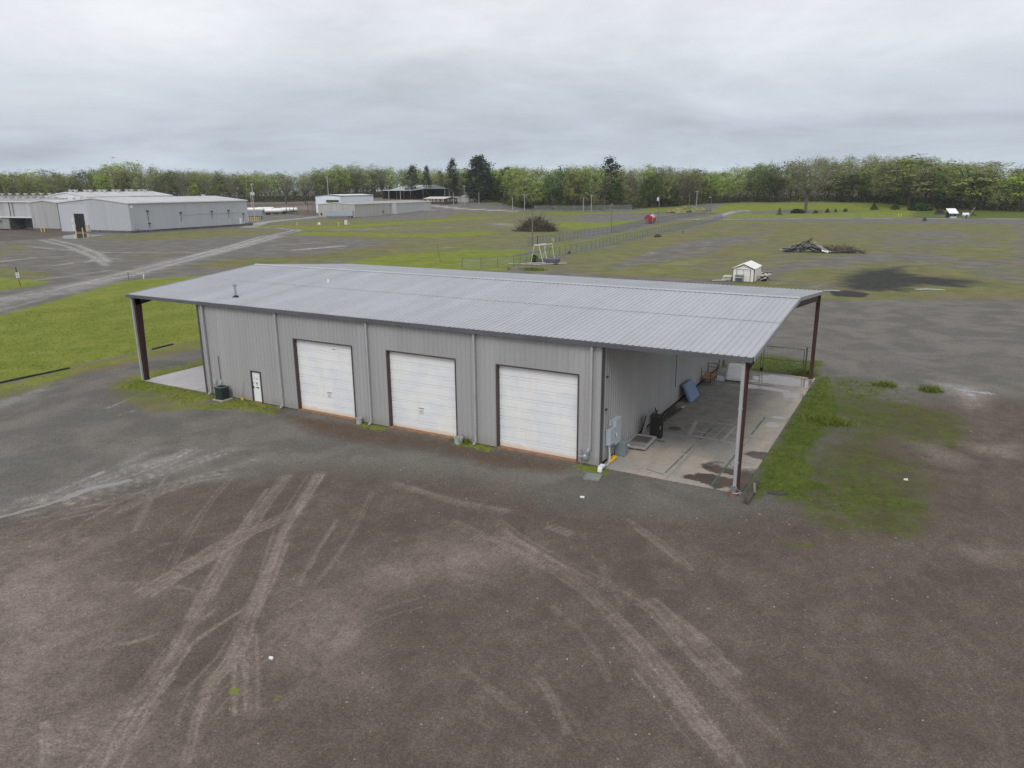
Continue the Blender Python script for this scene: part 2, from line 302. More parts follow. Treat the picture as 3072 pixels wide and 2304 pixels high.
for q in range(9):
    x0 = TRR.uniform(-100, 1700); y0 = TRR.uniform(250, 1300); a = TRR.uniform(.4, 1.0); L = TRR.uniform(250, 800); c = TRR.uniform(0,.0012); pts = []; x, y = x0, y0
    for i in range(7): pts.append((x, y)); x += cos(a)*L/6; y += sin(a)*L/6; a += c*L/6
    track(GM, pts, .25, 3, TRR.uniform(.3,.65), TRR.choice(('light','light','dust_dark')))
for pts in ([(480,310),(620,370),(850,480),(1050,570),(1230,700),(1400,870),(1500,960),(1640,1110),(1750,1250),(1880,1420),(2100,1700)],[(700,300),(830,400),(1000,500),(1150,580),(1300,650)],[(1290,640),(1440,690),(1600,790),(1750,960),(2019,1240),(2300,1500)],[(600,380),(800,460),(950,560)],[(1440,985),(1650,1230),(1800,1430),(1950,1600)],[(1550,740),(1800,960),(2019,1150)],[(150,90),(480,190),(780,250)],[(1000,330),(1120,370)]):
    track(GM, pts, .42, 6, .66); Z.append(('light', .3, .9, .5, [at(GM(*p))[:2] for p in pts]))
poly('light', .8, 5, GL, [(-200,620),(400,600),(500,900),(300,1400),(900,1659),(-300,1700)]); poly('light', .7, 3, GL, [(1290,860),(1653,840),(1653,1260),(1250,1200)]); poly('light', .7, 3, GM, [(-50,540),(500,400),(900,480),(500,620),(-50,700)])
stroke('light', .6, .25, LL, [(1080,1570),(1250,1500),(1420,1430)], .25); stroke('light', .55, .25, LL, [(1180,1640),(1350,1600)], .25)
poly('light', .5, 1.2, LL, [(0,1510),(350,1390),(700,1330),(400,1420),(0,1580)])
poly('green', .6, .3, GL, [(910,1262),(955,1265),(950,1285),(915,1285)]); poly('green', .62, .3, GL, [(1225,1340),(1260,1340),(1260,1368),(1228,1368)]); poly('green', .62, .3, GL, [(1045,1300),(1070,1300),(1070,1325),(1045,1325)])
poly('green', .6, .4, GM, [(1870,835),(1925,850),(1900,862)])
FEDGE = [(-260,609),(250,608),(700,607),(950,603),(1050,596),(1150,591),(1300,590),(1400,592),(1450,596),(1500,605),(1570,626),(1650,630),(1780,631),(1900,626),(2000,620),(2070,615),(2130,610),(2230,606),(2480,604),(2560,605),(2640,609),(2740,617),(2800,620),(2880,629),(2960,632),(3072,635),(3330,639)]
def seg_dist(X, Y, a, b):
    d = b - a; L = d@d + 1e-12; t = np.clip(((X-a[0])*d[0] + (Y-a[1])*d[1])/L, 0, 1)
    return np.hypot(X - a[0] - t*d[0], Y - a[1] - t*d[1])
def zones(X, Y):
    out = {l: np.zeros_like(X) for l in LAY}
    for layer, st, soft, kind, pts in Z:
        P = np.array(pts); isp = isinstance(kind, str); w = 0 if isp else kind
        mrg = soft + w + 1
        sel = np.nonzero((X > P[:,0].min()-mrg) & (X < P[:,0].max()+mrg) & (Y > P[:,1].min()-mrg) & (Y < P[:,1].max()+mrg))[0]
        if len(sel) == 0: continue
        x = X[sel]; y = Y[sel]; dist = np.full(len(sel), 1e9); n = len(P)
        for i in range(n if isp else n-1): dist = np.minimum(dist, seg_dist(x, y, P[i], P[(i+1) % n]))
        if isp:
            ins = np.zeros(len(sel), bool)
            for i in range(n):
                a, b = P[i], P[(i+1) % n]; c = ((a[1] > y) != (b[1] > y))
                with np.errstate(all='ignore'): ins ^= c & (x < (b[0]-a[0])*(y-a[1])/(b[1]-a[1]+1e-15) + a[0])
            v = sst(-soft, soft, np.where(ins, dist, -dist))
        else: v = 1 - sst(max(w/2 - soft/2, 0), w/2 + soft/2, dist)
        out[layer][sel] = np.maximum(out[layer][sel], v*st)
    for l in ('green', 'olive'): out[l] = out[l]*(1 - out['clear'])
    return out
def make_ground():
    ang = np.concatenate([np.arange(.95, .25, -.0021), np.arange(.25, .0202, -.0006), [.0195]])
    rs = np.concatenate([CAM[2]/np.tan(ang), np.geomspace(720, 3200, 22)]); rs = rs[rs > 9]
    az = np.concatenate([np.arange(-1.19, .165, .0032), np.arange(.22, 2*pi-1.2, .09)])
    na, nr = len(az), len(rs)
    R, A = np.meshgrid(rs, az, indexing='ij'); X = CAM[0] + R*np.sin(A); Y = CAM[1] + R*np.cos(A); X = X.ravel(); Y = Y.ravel()
    Zh = terrain(X, Y); zz = zones(X, Y)
    verts = np.column_stack([X, Y, Zh]); verts = np.vstack([verts, [CAM[0], CAM[1], 0]])
    i = np.arange(nr-1)[:, None]*na; j = np.arange(na)[None, :]; j2 = (j+1) % na
    F = np.stack([i+j, i+na+j, i+na+j2, i+j2], -1).reshape(-1, 4); c = len(verts)-1
    faces = F.tolist() + [(int(k), int((k+1) % na), c) for k in range(na)]
    me = bpy.data.meshes.new('ground'); me.from_pydata(verts.tolist(), [], faces); me.update()
    for nm, ls in (('zone_a', ('green','olive','light','dark')), ('zone_b', ('wet','brown','soil','dust_dark'))):
        at_ = me.color_attributes.new(nm, 'FLOAT_COLOR', 'POINT')
        arr = np.column_stack([np.append(zz[l], 0) for l in ls]).astype(np.float32); at_.data.foreach_set('color', arr.ravel())
    for p in me.polygons: p.use_smooth = True
    o = bpy.data.objects.new('ground', me); COL.objects.link(o); o['kind'] = 'structure'
    # ---- material
    s = NT('ground_gravel_and_grass'); P = s.pos()
    ra = s.n('ShaderNodeAttribute', attribute_name='zone_a'); rb = s.n('ShaderNodeAttribute', attribute_name='zone_b')
    sa = s.n('ShaderNodeSeparateColor'); s.set(sa.inputs[0], ra.outputs['Color']); sb = s.n('ShaderNodeSeparateColor'); s.set(sb.inputs[0], rb.outputs['Color'])
    green, olive, light, dark = sa.outputs[0], sa.outputs[1], sa.outputs[2], ra.outputs['Alpha']
    wet, brown, soil, ddark = sb.outputs[0], sb.outputs[1], sb.outputs[2], rb.outputs['Alpha']
    nb = s.noise(P, .045, 5, .6); n1 = s.noise(P, .25, 6, .62, .4); n2 = s.noise(P, 1.1, 6, .65, .3); n3 = s.noise(P, 5, 5, .65); n4 = s.noise(P, 24, 3, .7)
    vo = s.n('ShaderNodeTexVoronoi'); s.set(vo.inputs['Vector'], P); vo.inputs['Scale'].default_value = 22
    vs = s.n('ShaderNodeSeparateColor'); s.set(vs.inputs[0], vo.outputs['Color']); peb = vs.outputs[0]
    vo2 = s.n('ShaderNodeTexVoronoi'); s.set(vo2.inputs['Vector'], P); vo2.inputs['Scale'].default_value = 8.5
    vs2 = s.n('ShaderNodeSeparateColor'); s.set(vs2.inputs[0], vo2.outputs['Color'])
    def blend(attr, noise, amp, con): return s.math('MULTIPLY_ADD', s.math('SUBTRACT', s.math('MULTIPLY_ADD', s.math('SUBTRACT', noise, .5), amp, attr), .5), con, .5, clamp=True)
    mixn = s.math('MULTIPLY_ADD', n1, .5, s.math('MULTIPLY', n2, .5)); fine = s.math('MULTIPLY_ADD', n3, .5, s.math('MULTIPLY', n2, .5))
    def shade(col, f, lo, hi):
        c = s.n('ShaderNodeCombineColor'); v = s.lin(f, .25, .75, lo, hi); [s.set(c.inputs[i], v) for i in range(3)]
        return s.mix(1.0, col, c.outputs[0], 'MULTIPLY')
    grey = s.mix(s.ramp(n1, .4, .62), C_GREY1, C_GREY2); brn = s.mix(s.ramp(mixn, .38, .62), C_BRN1, C_BRN2)
    base = s.mix(blend(brown, n1, .8, 2.0), grey, brn)
    # washboard and dust patches
    dustf = s.math('MULTIPLY', s.ramp(fine, .53, .68), s.ramp(n1, .42, .6))
    dz = s.noise(s.scale(P, (1.0, .55, 1)), .75, 9, .72, 1.4); base = s.mix(s.math('MULTIPLY', s.math('MULTIPLY', s.ramp(dz, .46, .62), brown), s.lin(s.ramp(light, .1, .7), 0, 1, .24, .65)), base, C_DUST); base = s.mix(s.math('MULTIPLY', s.math('MULTIPLY', s.ramp(s.noise(P, .33, 8, .7, 1.0), .5, .64), brown), .22), base, C_BRNDK); base = s.mix(s.math('MULTIPLY', dustf, .4), base, C_DUST)
    base = s.mix(s.math('MULTIPLY', s.ramp(s.noise(P, .55, 5, .7), .58, .72), .25), base, C_GREYDK)
    lf = s.math('MULTIPLY', s.ramp(light, .05, .95), s.lin(s.math('MULTIPLY_ADD', n3, .4, s.math('MULTIPLY', s.noise(P, .8, 7, .7, .8), .6)), .36, .62, .12, 1.0), clamp=True); lf = s.math('MULTIPLY', lf, s.lin(n1, .35, .65, .6, 1.0), clamp=True)
    base = s.mix(s.math('MULTIPLY', s.ramp(ddark, .05, .9), .55), base, C_GREYDK)
    base = s.mix(s.math('MULTIPLY', lf, 1.35, clamp=True), base, s.mix(brown, C_LIGHTG, C_LIGHTB))
    base = s.mix(s.math('MULTIPLY', blend(soil, mixn, 1.0, 1.8), .85), base, s.mix(n3, C_SOIL1, C_SOIL2))
    gravelmask = base
    base = shade(base, n4, .8, 1.2); base = shade(base, peb, .84, 1.16)
    base = s.mix(s.math('MULTIPLY', s.math('MULTIPLY', s.ramp(vs.outputs[1], .93, .98), s.ramp(n1, .42, .6)), .28), base, (.30, .28, .26))
    base = s.mix(s.math('MULTIPLY', s.ramp(vs.outputs[2], .80, .97), .28), base, (.06, .055, .055))
    nf = s.noise(P, .035, 9, .68, .6); of = blend(s.math('ADD', s.math('MULTIPLY', olive, s.ramp(olive, .1, .4)), .06), s.math('MULTIPLY_ADD', nf, .45, s.math('MULTIPLY_ADD', s.noise(P, .16, 8, .72, .4), .35, s.math('MULTIPLY', mixn, .2))), 6.0, 2.0)
    of = s.math('MULTIPLY', of, s.ramp(olive, .05, .3)); olc = s.mix(s.ramp(n1, .35, .65), C_OLV1, C_OLV2); olc = s.mix(s.math('MULTIPLY', s.ramp(s.noise(P, .06, 7, .65, .5), .5, .62), .7), olc, C_OLV3); olc = s.mix(s.math('MULTIPLY', s.ramp(s.noise(P, .09, 7, .65, .5), .53, .66), .55), olc, C_GRN2)
    olc = s.mix(s.math('MULTIPLY', s.math('MULTIPLY', s.ramp(s.sep(P)[0], 30, 36), s.math('SUBTRACT', 1.0, s.ramp(s.sep(P)[1], 26, 34))), .9), olc, s.mix(s.ramp(n2, .35, .65), (.075,.07,.032), (.085,.11,.028)))
    base = s.mix(s.math('MULTIPLY', of, .86), base, shade(olc, n3, .75, 1.25))
    grc = s.mix(s.ramp(n1, .36, .64), C_GRN1, C_GRN2); grc = s.mix(s.math('MULTIPLY', s.ramp(n2, .55, .75), .5), grc, C_GRN3); grc = s.mix(s.math('MULTIPLY', s.ramp(s.noise(P, .6, 5, .7), .56, .70), .55), grc, C_GRN4)
    gf = blend(s.math('MULTIPLY', green, s.ramp(green, .12, .3)), s.math('MULTIPLY_ADD', n3, .45, s.math('MULTIPLY', s.noise(P, .7, 8, .72, .3), .55)), 4.2, 3.0); px_ = s.sep(P)[0]; grc = s.mix(s.math('MULTIPLY', s.ramp(px_, 30, 36), .72), grc, s.mix(s.ramp(n2, .35, .65), (.042,.075,.011), (.09,.13,.022)))
    gf = s.math('MULTIPLY', gf, s.ramp(green, .05, .3)); grc = s.mix(s.math('MULTIPLY', s.math('MULTIPLY', s.ramp(px_, 37.5, 42), s.math('SUBTRACT', 1.0, s.ramp(s.sep(P)[1], 26, 34))), .7), grc, s.mix(s.ramp(n2, .35, .65), (.07,.075,.025), (.095,.11,.03)))
    base = s.mix(s.math('MULTIPLY', gf, .93), base, shade(shade(grc, n3, .72, 1.28), n4, .8, 1.2))
    df = blend(dark, s.math('MULTIPLY_ADD', s.noise(P, .22, 8, .72, .5), .6, s.math('MULTIPLY', fine, .4)), 2.6, 2.2)
    base = s.mix(s.math('MULTIPLY', df, .9), base, s.mix(s.ramp(fine, .4, .6), (.019,.020,.025), (.048,.049,.058)))
    wf = blend(wet, s.math('MULTIPLY_ADD', n3, .4, s.math('MULTIPLY', s.noise(P, .6, 7, .7, .6), .6)), 2.2, 6.0)
    base = s.mix(s.math('MULTIPLY', wf, .75), base, C_WET)
    rough = s.math('SUBTRACT', .92, s.math('MULTIPLY', wf, .86))
    hb = s.math('ADD', s.math('ADD', s.math('SUBTRACT', s.math('MULTIPLY', n3, .8), s.math('MULTIPLY', light, .5)), s.math('MULTIPLY', n4, .6)), s.math('MULTIPLY', peb, .35))
    bn = s.n('ShaderNodeBump'); bn.inputs['Distance'].default_value = .045; s.set(bn.inputs['Strength'], s.math('SUBTRACT', .75, s.math('MULTIPLY', wf, .75))); s.set(bn.inputs['Height'], hb)
    s.set(s.b.inputs['Normal'], bn.outputs[0]); s.fin(base, rough, 0, s.lin(wf, 0, 1, .08, .6)); me.materials.append(s.m)
    return o
C_GREY1 = (.140,.132,.118); C_GREY2 = (.184,.173,.155); C_BRNDK = (.080,.064,.055); C_BRN1 = (.108,.085,.072); C_BRN2 = (.134,.107,.090); C_DUST = (.205,.167,.142); C_GREYDK = (.085,.081,.079)
C_LIGHTG = (.45,.44,.43); C_LIGHTB = (.31,.258,.221); C_SOIL1 = (.085,.055,.035); C_SOIL2 = (.125,.082,.056)
C_OLV1 = (.132,.147,.042); C_OLV2 = (.185,.176,.074); C_OLV3 = (.195,.145,.08); C_GRN1 = (.15,.19,.021); C_GRN2 = (.205,.23,.036); C_GRN3 = (.22,.20,.056); C_GRN4 = (.055,.10,.014); C_WET = (.13,.125,.125)
for a_, b_ in zip(range(0, len(FEDGE)-1), range(1, len(FEDGE))):
    q0, q1 = at(FEDGE[a_])[:2], at(FEDGE[b_])[:2]; o0 = CAM[:2] + (q0-CAM[:2])*1.9; o1 = CAM[:2] + (q1-CAM[:2])*1.9; Z.append(('soil', .95, 3, 'p', [q0, q1, o1, o0])); Z.append(('clear', 1, 3, 'p', [q0, q1, o1, o0]))
make_ground()
# short grass blades near the building, loose stones in the yard
def scatter_mesh(name, X, Y, blades, m, hmin, hmax, wid, kind='stuff'):
    n = len(X); Zt = terrain(X, Y); vs = []; fs = []
    for _ in range(blades):
        a = rng.uniform(0, 2*pi, n); h = rng.uniform(hmin, hmax, n); ox = rng.normal(0, wid*1.2, n); oy = rng.normal(0, wid*1.2, n); ln = rng.normal(0, .5, (2, n))*h
        p0 = np.column_stack([X+ox-np.cos(a)*wid/2, Y+oy-np.sin(a)*wid/2, Zt-.01]); p1 = np.column_stack([X+ox+np.cos(a)*wid/2, Y+oy+np.sin(a)*wid/2, Zt-.01]); p2 = np.column_stack([X+ox+ln[0], Y+oy+ln[1], Zt+h])
        o = sum(len(v) for v in vs); vs.append(np.stack([p0, p1, p2], 1).reshape(-1, 3)); fs.append((np.arange(n)[:, None]*3 + np.array([0, 1, 2])) + o)
    me = bpy.data.meshes.new(name); me.from_pydata(np.vstack(vs).tolist(), [], np.vstack(fs).tolist()); me.update(); me.materials.append(m)
    o = bpy.data.objects.new(name, me); COL.objects.link(o); o['kind'] = kind; return o
def grass_mat(name, cols):
    s = NT(name); g = s.n('ShaderNodeNewGeometry'); r = g.outputs['Random Per Island']
    c = s.mix(s.ramp(r, 0, .5), cols[0], cols[1]); c = s.mix(s.ramp(r, .5, 1), c, cols[2]); return s.fin(c, .8, 0, .2)
def grow(n, x0, x1, y0, y1, thr, lay='green'):
    X = rng.uniform(x0, x1, n); Y = rng.uniform(y0, y1, n); v = zones(X, Y)[lay]; k = v*rng.uniform(.55, 1.1, n) > thr
    k &= ~((X > -7.1) & (X < 36.6) & (Y > -.05) & (Y < 24)); return X[k], Y[k]
gm = grass_mat('grass_blades', [(.10,.145,.018), (.15,.20,.03), (.21,.23,.05)])
xs, ys = zip(grow(16000, -50, -5, -8, 40, .55), grow(5000, -8, 31, -4, 0, .42), grow(3000, 27, 40, 23, 31, .5))
X = np.concatenate(xs); Y = np.concatenate(ys)
Xr, Yr = grow(15000, 34, 48, -4, 26, .48); o = scatter_mesh('grass', Xr, Yr, 3, grass_mat('dark_grass_blades', [(.055,.09,.013), (.09,.135,.022), (.14,.175,.035)]), .02, .085, .04); o['label'] = 'ragged dark green grass strip beside the right slab'
o = scatter_mesh('grass', X, Y, 3, gm, .03, .11, .04); o['label'] = 'short green grass around the building and on the lawn'
Xc, Yc = [], []
for c, n, sp, in ((at(GR(1440,570)), 170, .3), (at(GR(1150,535)), 90, .35), (at(GR(650,465)), 320, .4), (at(K3(555,995)), 700, 1.0), (at(GR(800,760)), 200, .6), (at(B2(1080,1040)), 40, .25)):
    Xc.append(rng.normal(c[0], sp, n)); Yc.append(rng.normal(c[1], sp*.7, n))
o = scatter_mesh('weeds', np.concatenate(Xc), np.concatenate(Yc), 4, gm, .12, .5, .05); o['label'] = 'taller weed clumps growing out of the gravel'
def stones():
    n = 4500; r = rng.uniform(15, 40, n)**1.0; a = rng.uniform(-1.2, .15, n); X = CAM[0]+r*np.sin(a); Y = CAM[1]+r*np.cos(a); k = Y < -.6; X, Y = X[k], Y[k]; n = len(X)
    b = np.array([(1,0,0),(0,1,0),(-1,0,0),(0,-1,0),(0,0,.9)]); F = np.array([(0,1,4),(1,2,4),(2,3,4),(3,0,4)])
    sc = rng.gamma(3, .005, n).clip(.008, .035)[:, None]*rng.uniform(.7, 1.3, (n, 3)); V = b[None]*sc[:, None, :]
    th = rng.uniform(0, 6.28, n); c, s_ = np.cos(th)[:, None], np.sin(th)[:, None]
    V = np.stack([V[..., 0]*c - V[..., 1]*s_ + X[:, None], V[..., 0]*s_ + V[..., 1]*c + Y[:, None], V[..., 2]], -1).reshape(-1, 3)
    me = bpy.data.meshes.new('gravel'); me.from_pydata(V.tolist(), [], (F[None] + np.arange(n)[:, None, None]*5).reshape(-1, 3).tolist()); me.update()
    me.materials.append(grass_mat('loose_stones', [(.10,.09,.085), (.17,.155,.145), (.38,.36,.34)])); o = bpy.data.objects.new('gravel', me); COL.objects.link(o); o['kind'] = 'stuff'; o['label'] = 'loose stones scattered over the gravel yard'
stones()
# ================================================================== MAIN BUILDING
def wall_mat():
    s = NT('grey_wall_panel'); co = s.obj(); x, y, z = s.sep(co); a = s.noise(s.scale(co, (1,1,.08)), .8, 5, .6); b = s.noise(co, 5, 4, .65); pid = s.math('FLOOR', s.math('DIVIDE', s.math('ADD', x, y), .915)); wn = s.n('ShaderNodeTexWhiteNoise', noise_dimensions='1D'); s.set(wn.inputs['W'], pid)
    v = s.math('ADD', s.math('ADD', s.lin(a, .3, .7, .93, 1.07), s.lin(b, .3, .7, -.03, .03)), s.lin(wn.outputs[0], 0, 1, -.025, .025)); c = s.n('ShaderNodeCombineColor'); [s.set(c.inputs[i], v) for i in range(3)]
    col = s.mix(1.0, (.355,.35,.352), c.outputs[0], 'MULTIPLY'); sp = s.math('SUBTRACT', 1.0, s.ramp(s.math('ADD', z, s.lin(s.noise(s.scale(co, (1,1,.4)), 3, 5, .7), .3, .7, -.3, .3)), .05, .75))
    col = s.mix(s.math('MULTIPLY', sp, .38), col, (.24,.19,.15)); col = s.mix(s.math('MULTIPLY', s.ramp(s.noise(s.scale(co, (2.5,2.5,.10)), 1.3, 6, .7), .56, .72), .2), col, (.24,.225,.21)); return s.fin(col, .52, 0, .4)
BL, WD, EV, LLW, LRW, RZH, EZ = 29.51, 23.70, 6.30, 6.97, 6.74, 7.50, 6.455
mwall = wall_mat(); mtrim = M('charcoal_trim', (.085,.088,.095), .45, 0, .1)
mgut = M('gutter_metal', (.12,.125,.135), .4, .2, .12, .6); mred = M('red_oxide_steel', (.075,.04,.036), .6, 0, .2, 2, (.11,.05,.035), .4)
mdown = M('downspout_metal', (.40,.395,.40), .45, .1, .07); mjamb = M('brown_jamb', (.075,.052,.050), .6); msill = M('rusty_sill', (.26,.155,.095), .85, 0, .25, 3, (.14,.08,.05), .6)
mwhite = M('white_paint', (.78,.79,.80), .45, 0, .04, 2); mblack = M('black_paint', (.015,.015,.017), .45); mgalv = M('galvanised_steel', (.38,.39,.41), .4, .6, .15, 3)
mconc = M('concrete', (.40,.38,.35), .9, 0, .15, 3, (.25,.23,.2), .5); mprint = M('printed_ink', (.10,.10,.11), .7); mgreybox = M('electrical_grey', (.42,.47,.51), .45, 0, .05); mdkgreybox = M('transformer_grey', (.20,.235,.245), .5, 0, .07)
mrust = M('rust', (.16,.07,.035), .9, 0, .3, 6); mwood = M('old_wood', (.17,.12,.085), .9, 0, .3, 4, (.06,.05,.045), .6); mdark = M('dark_interior', (.02,.02,.022), .9)
def roof_mat():
    s = NT('ribbed_roof_metal'); co = s.obj(); x, y, z = s.sep(co)
    pid = s.math('FLOOR', s.math('DIVIDE', x, .915)); wn = s.n('ShaderNodeTexWhiteNoise', noise_dimensions='1D'); s.set(wn.inputs['W'], pid)
    a = s.noise(s.scale(co, (1, .3, 1)), .35, 5, .6); b = s.noise(co, 3, 4, .65)
    v = s.math('ADD', s.math('ADD', s.lin(wn.outputs[0], 0, 1, .96, 1.04), s.lin(a, .3, .7, -.07, .07)), s.lin(b, .3, .7, -.035, .035))
    edge = s.math('MULTIPLY', s.ramp(x, -1.2, -.6), s.math('SUBTRACT', 1.0, s.ramp(x, -.3, .8)))   # brighter replacement panels beside the left bay
    v = s.math('ADD', v, s.math('MULTIPLY', edge, .10))
    fr = s.math('FRACT', s.math('DIVIDE', y, 1.42)); v = s.math('SUBTRACT', v, s.math('MULTIPLY', s.math('LESS_THAN', fr, .05), .045))
    newer = s.math('MULTIPLY', s.ramp(x, 29.5, 29.52), s.ramp(y, 11.9, 11.95)); v = s.math('SUBTRACT', v, s.math('MULTIPLY', newer, .10))
    c = s.n('ShaderNodeCombineColor'); [s.set(c.inputs[i], v) for i in range(3)]
    col = s.mix(1.0, C_ROOF, c.outputs[0], 'MULTIPLY')
    col = s.mix(s.math('MULTIPLY', s.ramp(s.noise(s.scale(co, (4, .35, 1)), .5, 6, .7), .56, .72), .22), col, (.25,.235,.235))
    return s.fin(col, s.lin(a, .3, .7, .42, .58), .25, .5)
C_ROOF = (.425,.437,.468)
mroof = roof_mat()
bld = thing('metal_building', 'long grey metal workshop with three white roll-up doors and open bays at both ends', 'building')
def ribwall(mb, axis, u0, u1, plane, sgn, zt, zb=.02, ops=(), pitch=.305, dep=.028):
    """vertical ribbed cladding in the plane y=plane (axis 'x') or x=plane (axis 'y'); sgn = outward direction"""
    pr = [(0,0),(.19,0),(.215,dep),(.262,dep),(.287,0)]
    us = set([u0, u1]); k = math.floor(u0/pitch)
    while k*pitch < u1:
        for a, _ in pr:
            if u0 < k*pitch + a < u1: us.add(round(k*pitch + a, 4))
        k += 1
    for a, b, c, d in ops: us.update([a, b])
    us = sorted(us); xs_ = [a for a, _ in pr] + [pitch]; ds_ = [d for _, d in pr] + [0]
    def P(u, z):
        d = float(np.interp(u % pitch, xs_, ds_)); return (u, plane + sgn*d, z) if axis == 'x' else (plane + sgn*d, u, z)
    for a, b in zip(us, us[1:]):
        if b - a < 1e-4: continue
        m = (a+b)/2; iv = [(zb, None)]; segs = []; z = zb
        for o0, o1, oz0, oz1 in sorted(ops, key=lambda o: o[2]):
            if o0 < m < o1:
                if oz0 > z: segs.append((z, z, oz0, oz0))
                z = oz1
        segs.append((z, z, zt(a), zt(b)))
        e = 1e-5
        for s0, s1, s2, s3 in segs: mb.quad(P(a+e, s0), P(b-e, s1), P(b-e, s3), P(a+e, s2))
DOORS = [(8.81, 13.53), (16.19, 20.92), (23.56, 28.28)]; GH = 4.66; MD = (4.66, 5.53, 2.13)
zr = lambda y: EZ + (RZH-EZ)*(min(y, WD-y)+.155)/(WD/2+.155) - .10
w = MB(); ribwall(w, 'x', 0.0, BL, 0.0, -1, lambda u: EZ-.09, .05, [(a, b, 0, GH) for a, b in DOORS] + [(MD[0], MD[1], 0, MD[2])])
w.build('front_wall', mwall, bld)
w = MB(); ribwall(w, 'y', 0.0, WD, BL, 1, zr, .16); w.build('side_wall', mwall, bld)
w = MB(); ribwall(w, 'y', 0.0, WD, 0.0, -1, zr, .16); w.build('side_wall', mwall, bld)
w = MB(); ribwall(w, 'x', 0.0, BL, WD, 1, lambda u: EZ-.09, .05); w.build('rear_wall', mwall, bld)
w = MB(); w.box(.06, BL-.06, .32, WD-.06, -.05, .16); w.build('foundation', mdark, bld)
def roof_sheet(y0, z0, y1, z1, x0, x1, name, pitch=.305):
    mb = MB(); n = int(round((x1-x0)/pitch)); p = (x1-x0)/n
    prof = [(0, 0), (p-.075, 0), (p-.058, .036), (p-.024, .036), (p-.007, 0)]
    xs = [(x0 + k*p + a, h) for k in range(n) for a, h in prof] + [(x1, 0)]
    for (xa, ha), (xb, hb) in zip(xs, xs[1:]): mb.quad((xa,y0,z0+ha), (xb,y0,z0+hb), (xb,y1,z1+hb), (xa,y1,z1+ha))
    mb.quad((x0,y0,z0-.03), (x1,y0,z0-.03), (x1,y1,z1-.03), (x0,y1,z1-.03))
    mb.quad((x0,y0,z0-.03),(x0,y1,z1-.03),(x0,y1,z1),(x0,y0,z0)); mb.quad((x1,y0,z0-.03),(x1,y1,z1-.03),(x1,y1,z1),(x1,y0,z0))
    return mb.build(name, mroof, bld)
X0, X1 = -LLW-.39, BL+LRW+.39; YF, YB, YM = -.155, WD+.155, WD/2; yl = 6.1; zl = EZ + (RZH-EZ)*(yl-YF)/(YM-YF)
roof_sheet(YF, EZ, yl, zl, X0, X1, 'roof_panel'); roof_sheet(yl-.12, zl-.009+.014, YM, RZH+.012, X0, X1, 'roof_panel'); roof_sheet(YB, EZ, YM, RZH, X0, X1, 'roof_panel')
mb = MB(); sl = (RZH-EZ)/(YM-YF); mb.extr([(X0,YM-.26,RZH+.05-.26*sl),(X0,YM,RZH+.085),(X0,YM+.26,RZH+.05-.26*sl),(X0,YM+.26,RZH+.04-.26*sl),(X0,YM,RZH+.06),(X0,YM-.26,RZH+.04-.26*sl)], (X1-X0,0,0)); mb.build('ridge_cap', mroof, bld)
for s_ in (0, 1):     # gutters front and rear
    y = YF-.14 if s_ == 0 else YB+.01
    mb = MB(); mb.box(X0+.03, X1-.03, y, y+.13, EZ-.20, EZ-.19); mb.box(X0+.03, X1-.03, (y if s_ == 0 else y+.118), (y+.012 if s_ == 0 else y+.13), EZ-.19, EZ-.012); mb.box(X0+.03, X1-.03, (y+.118 if s_ == 0 else y), (y+.13 if s_ == 0 else y+.012), EZ-.19, EZ-.034)
    for xx in (X0+.03, X1-.045): mb.box(xx, xx+.015, y+.012, y+.118, EZ-.19, EZ-.02)
    k = X0+.5
    while k < X1: mb.box(k, k+.03, y+.012, y+.118, EZ-.03, EZ-.018); k += .9
    mb.build('gutter', mgut, bld)
mrk = M('rake_trim_metal', (.30,.31,.33), .4, .2, .06)
for xx, d in ((X0, -1), (X1, 1)):   # rake trim on both gable edges, two slopes
    for (ya, za, yb_, zb_) in ((YF, EZ, YM, RZH), (YM, RZH, YB, EZ)):
        x_ = xx + (.002 if d > 0 else -.042); mb = MB(); mb.extr([(x_,ya,za-.17),(x_,yb_,zb_-.17),(x_,yb_,zb_+.055),(x_,ya,za+.055)], (.04,0,0)); mb.build('rake_trim', mrk, bld)
# steel frames of the open end bays
def ibeam_col(x, y, name='column'):
    mb = MB(); s_ = 1 if y < WD/2 else -1; fw = .11; d0, d1 = .30, .50; zt = EZ-.20
    y0 = y + s_*.06
    mb.box(x-fw, x+fw, min(y0, y0+s_*.015), max(y0, y0+s_*.015), .06, zt)
    a, b = y0 + s_*d0, y0 + s_*d1
    mb.extr([(x-fw,a,.06),(x+fw,a,.06),(x+fw,b,zt),(x-fw,b,zt)], (0, s_*.015, 0))
    mb.extr([(x-.005,y0+s_*.016,.06),(x-.005,a-s_*.001,.06),(x-.005,b-s_*.001,zt),(x-.005,y0+s_*.016,zt)], (.01,0,0))
    for k in range(3): mb.box(x-fw+.004, x-.006, y0+s_*.02 if s_ > 0 else a, a if s_ > 0 else y0+s_*.02, 1.5*k+1.2, 1.5*k+1.212)
    mb.box(x-.17, x+.17, min(y0-s_*.04, y0+s_*(d0+.06)), max(y0-s_*.04, y0+s_*(d0+.06)), .062, .085)
    return mb.build(name, mred, bld)
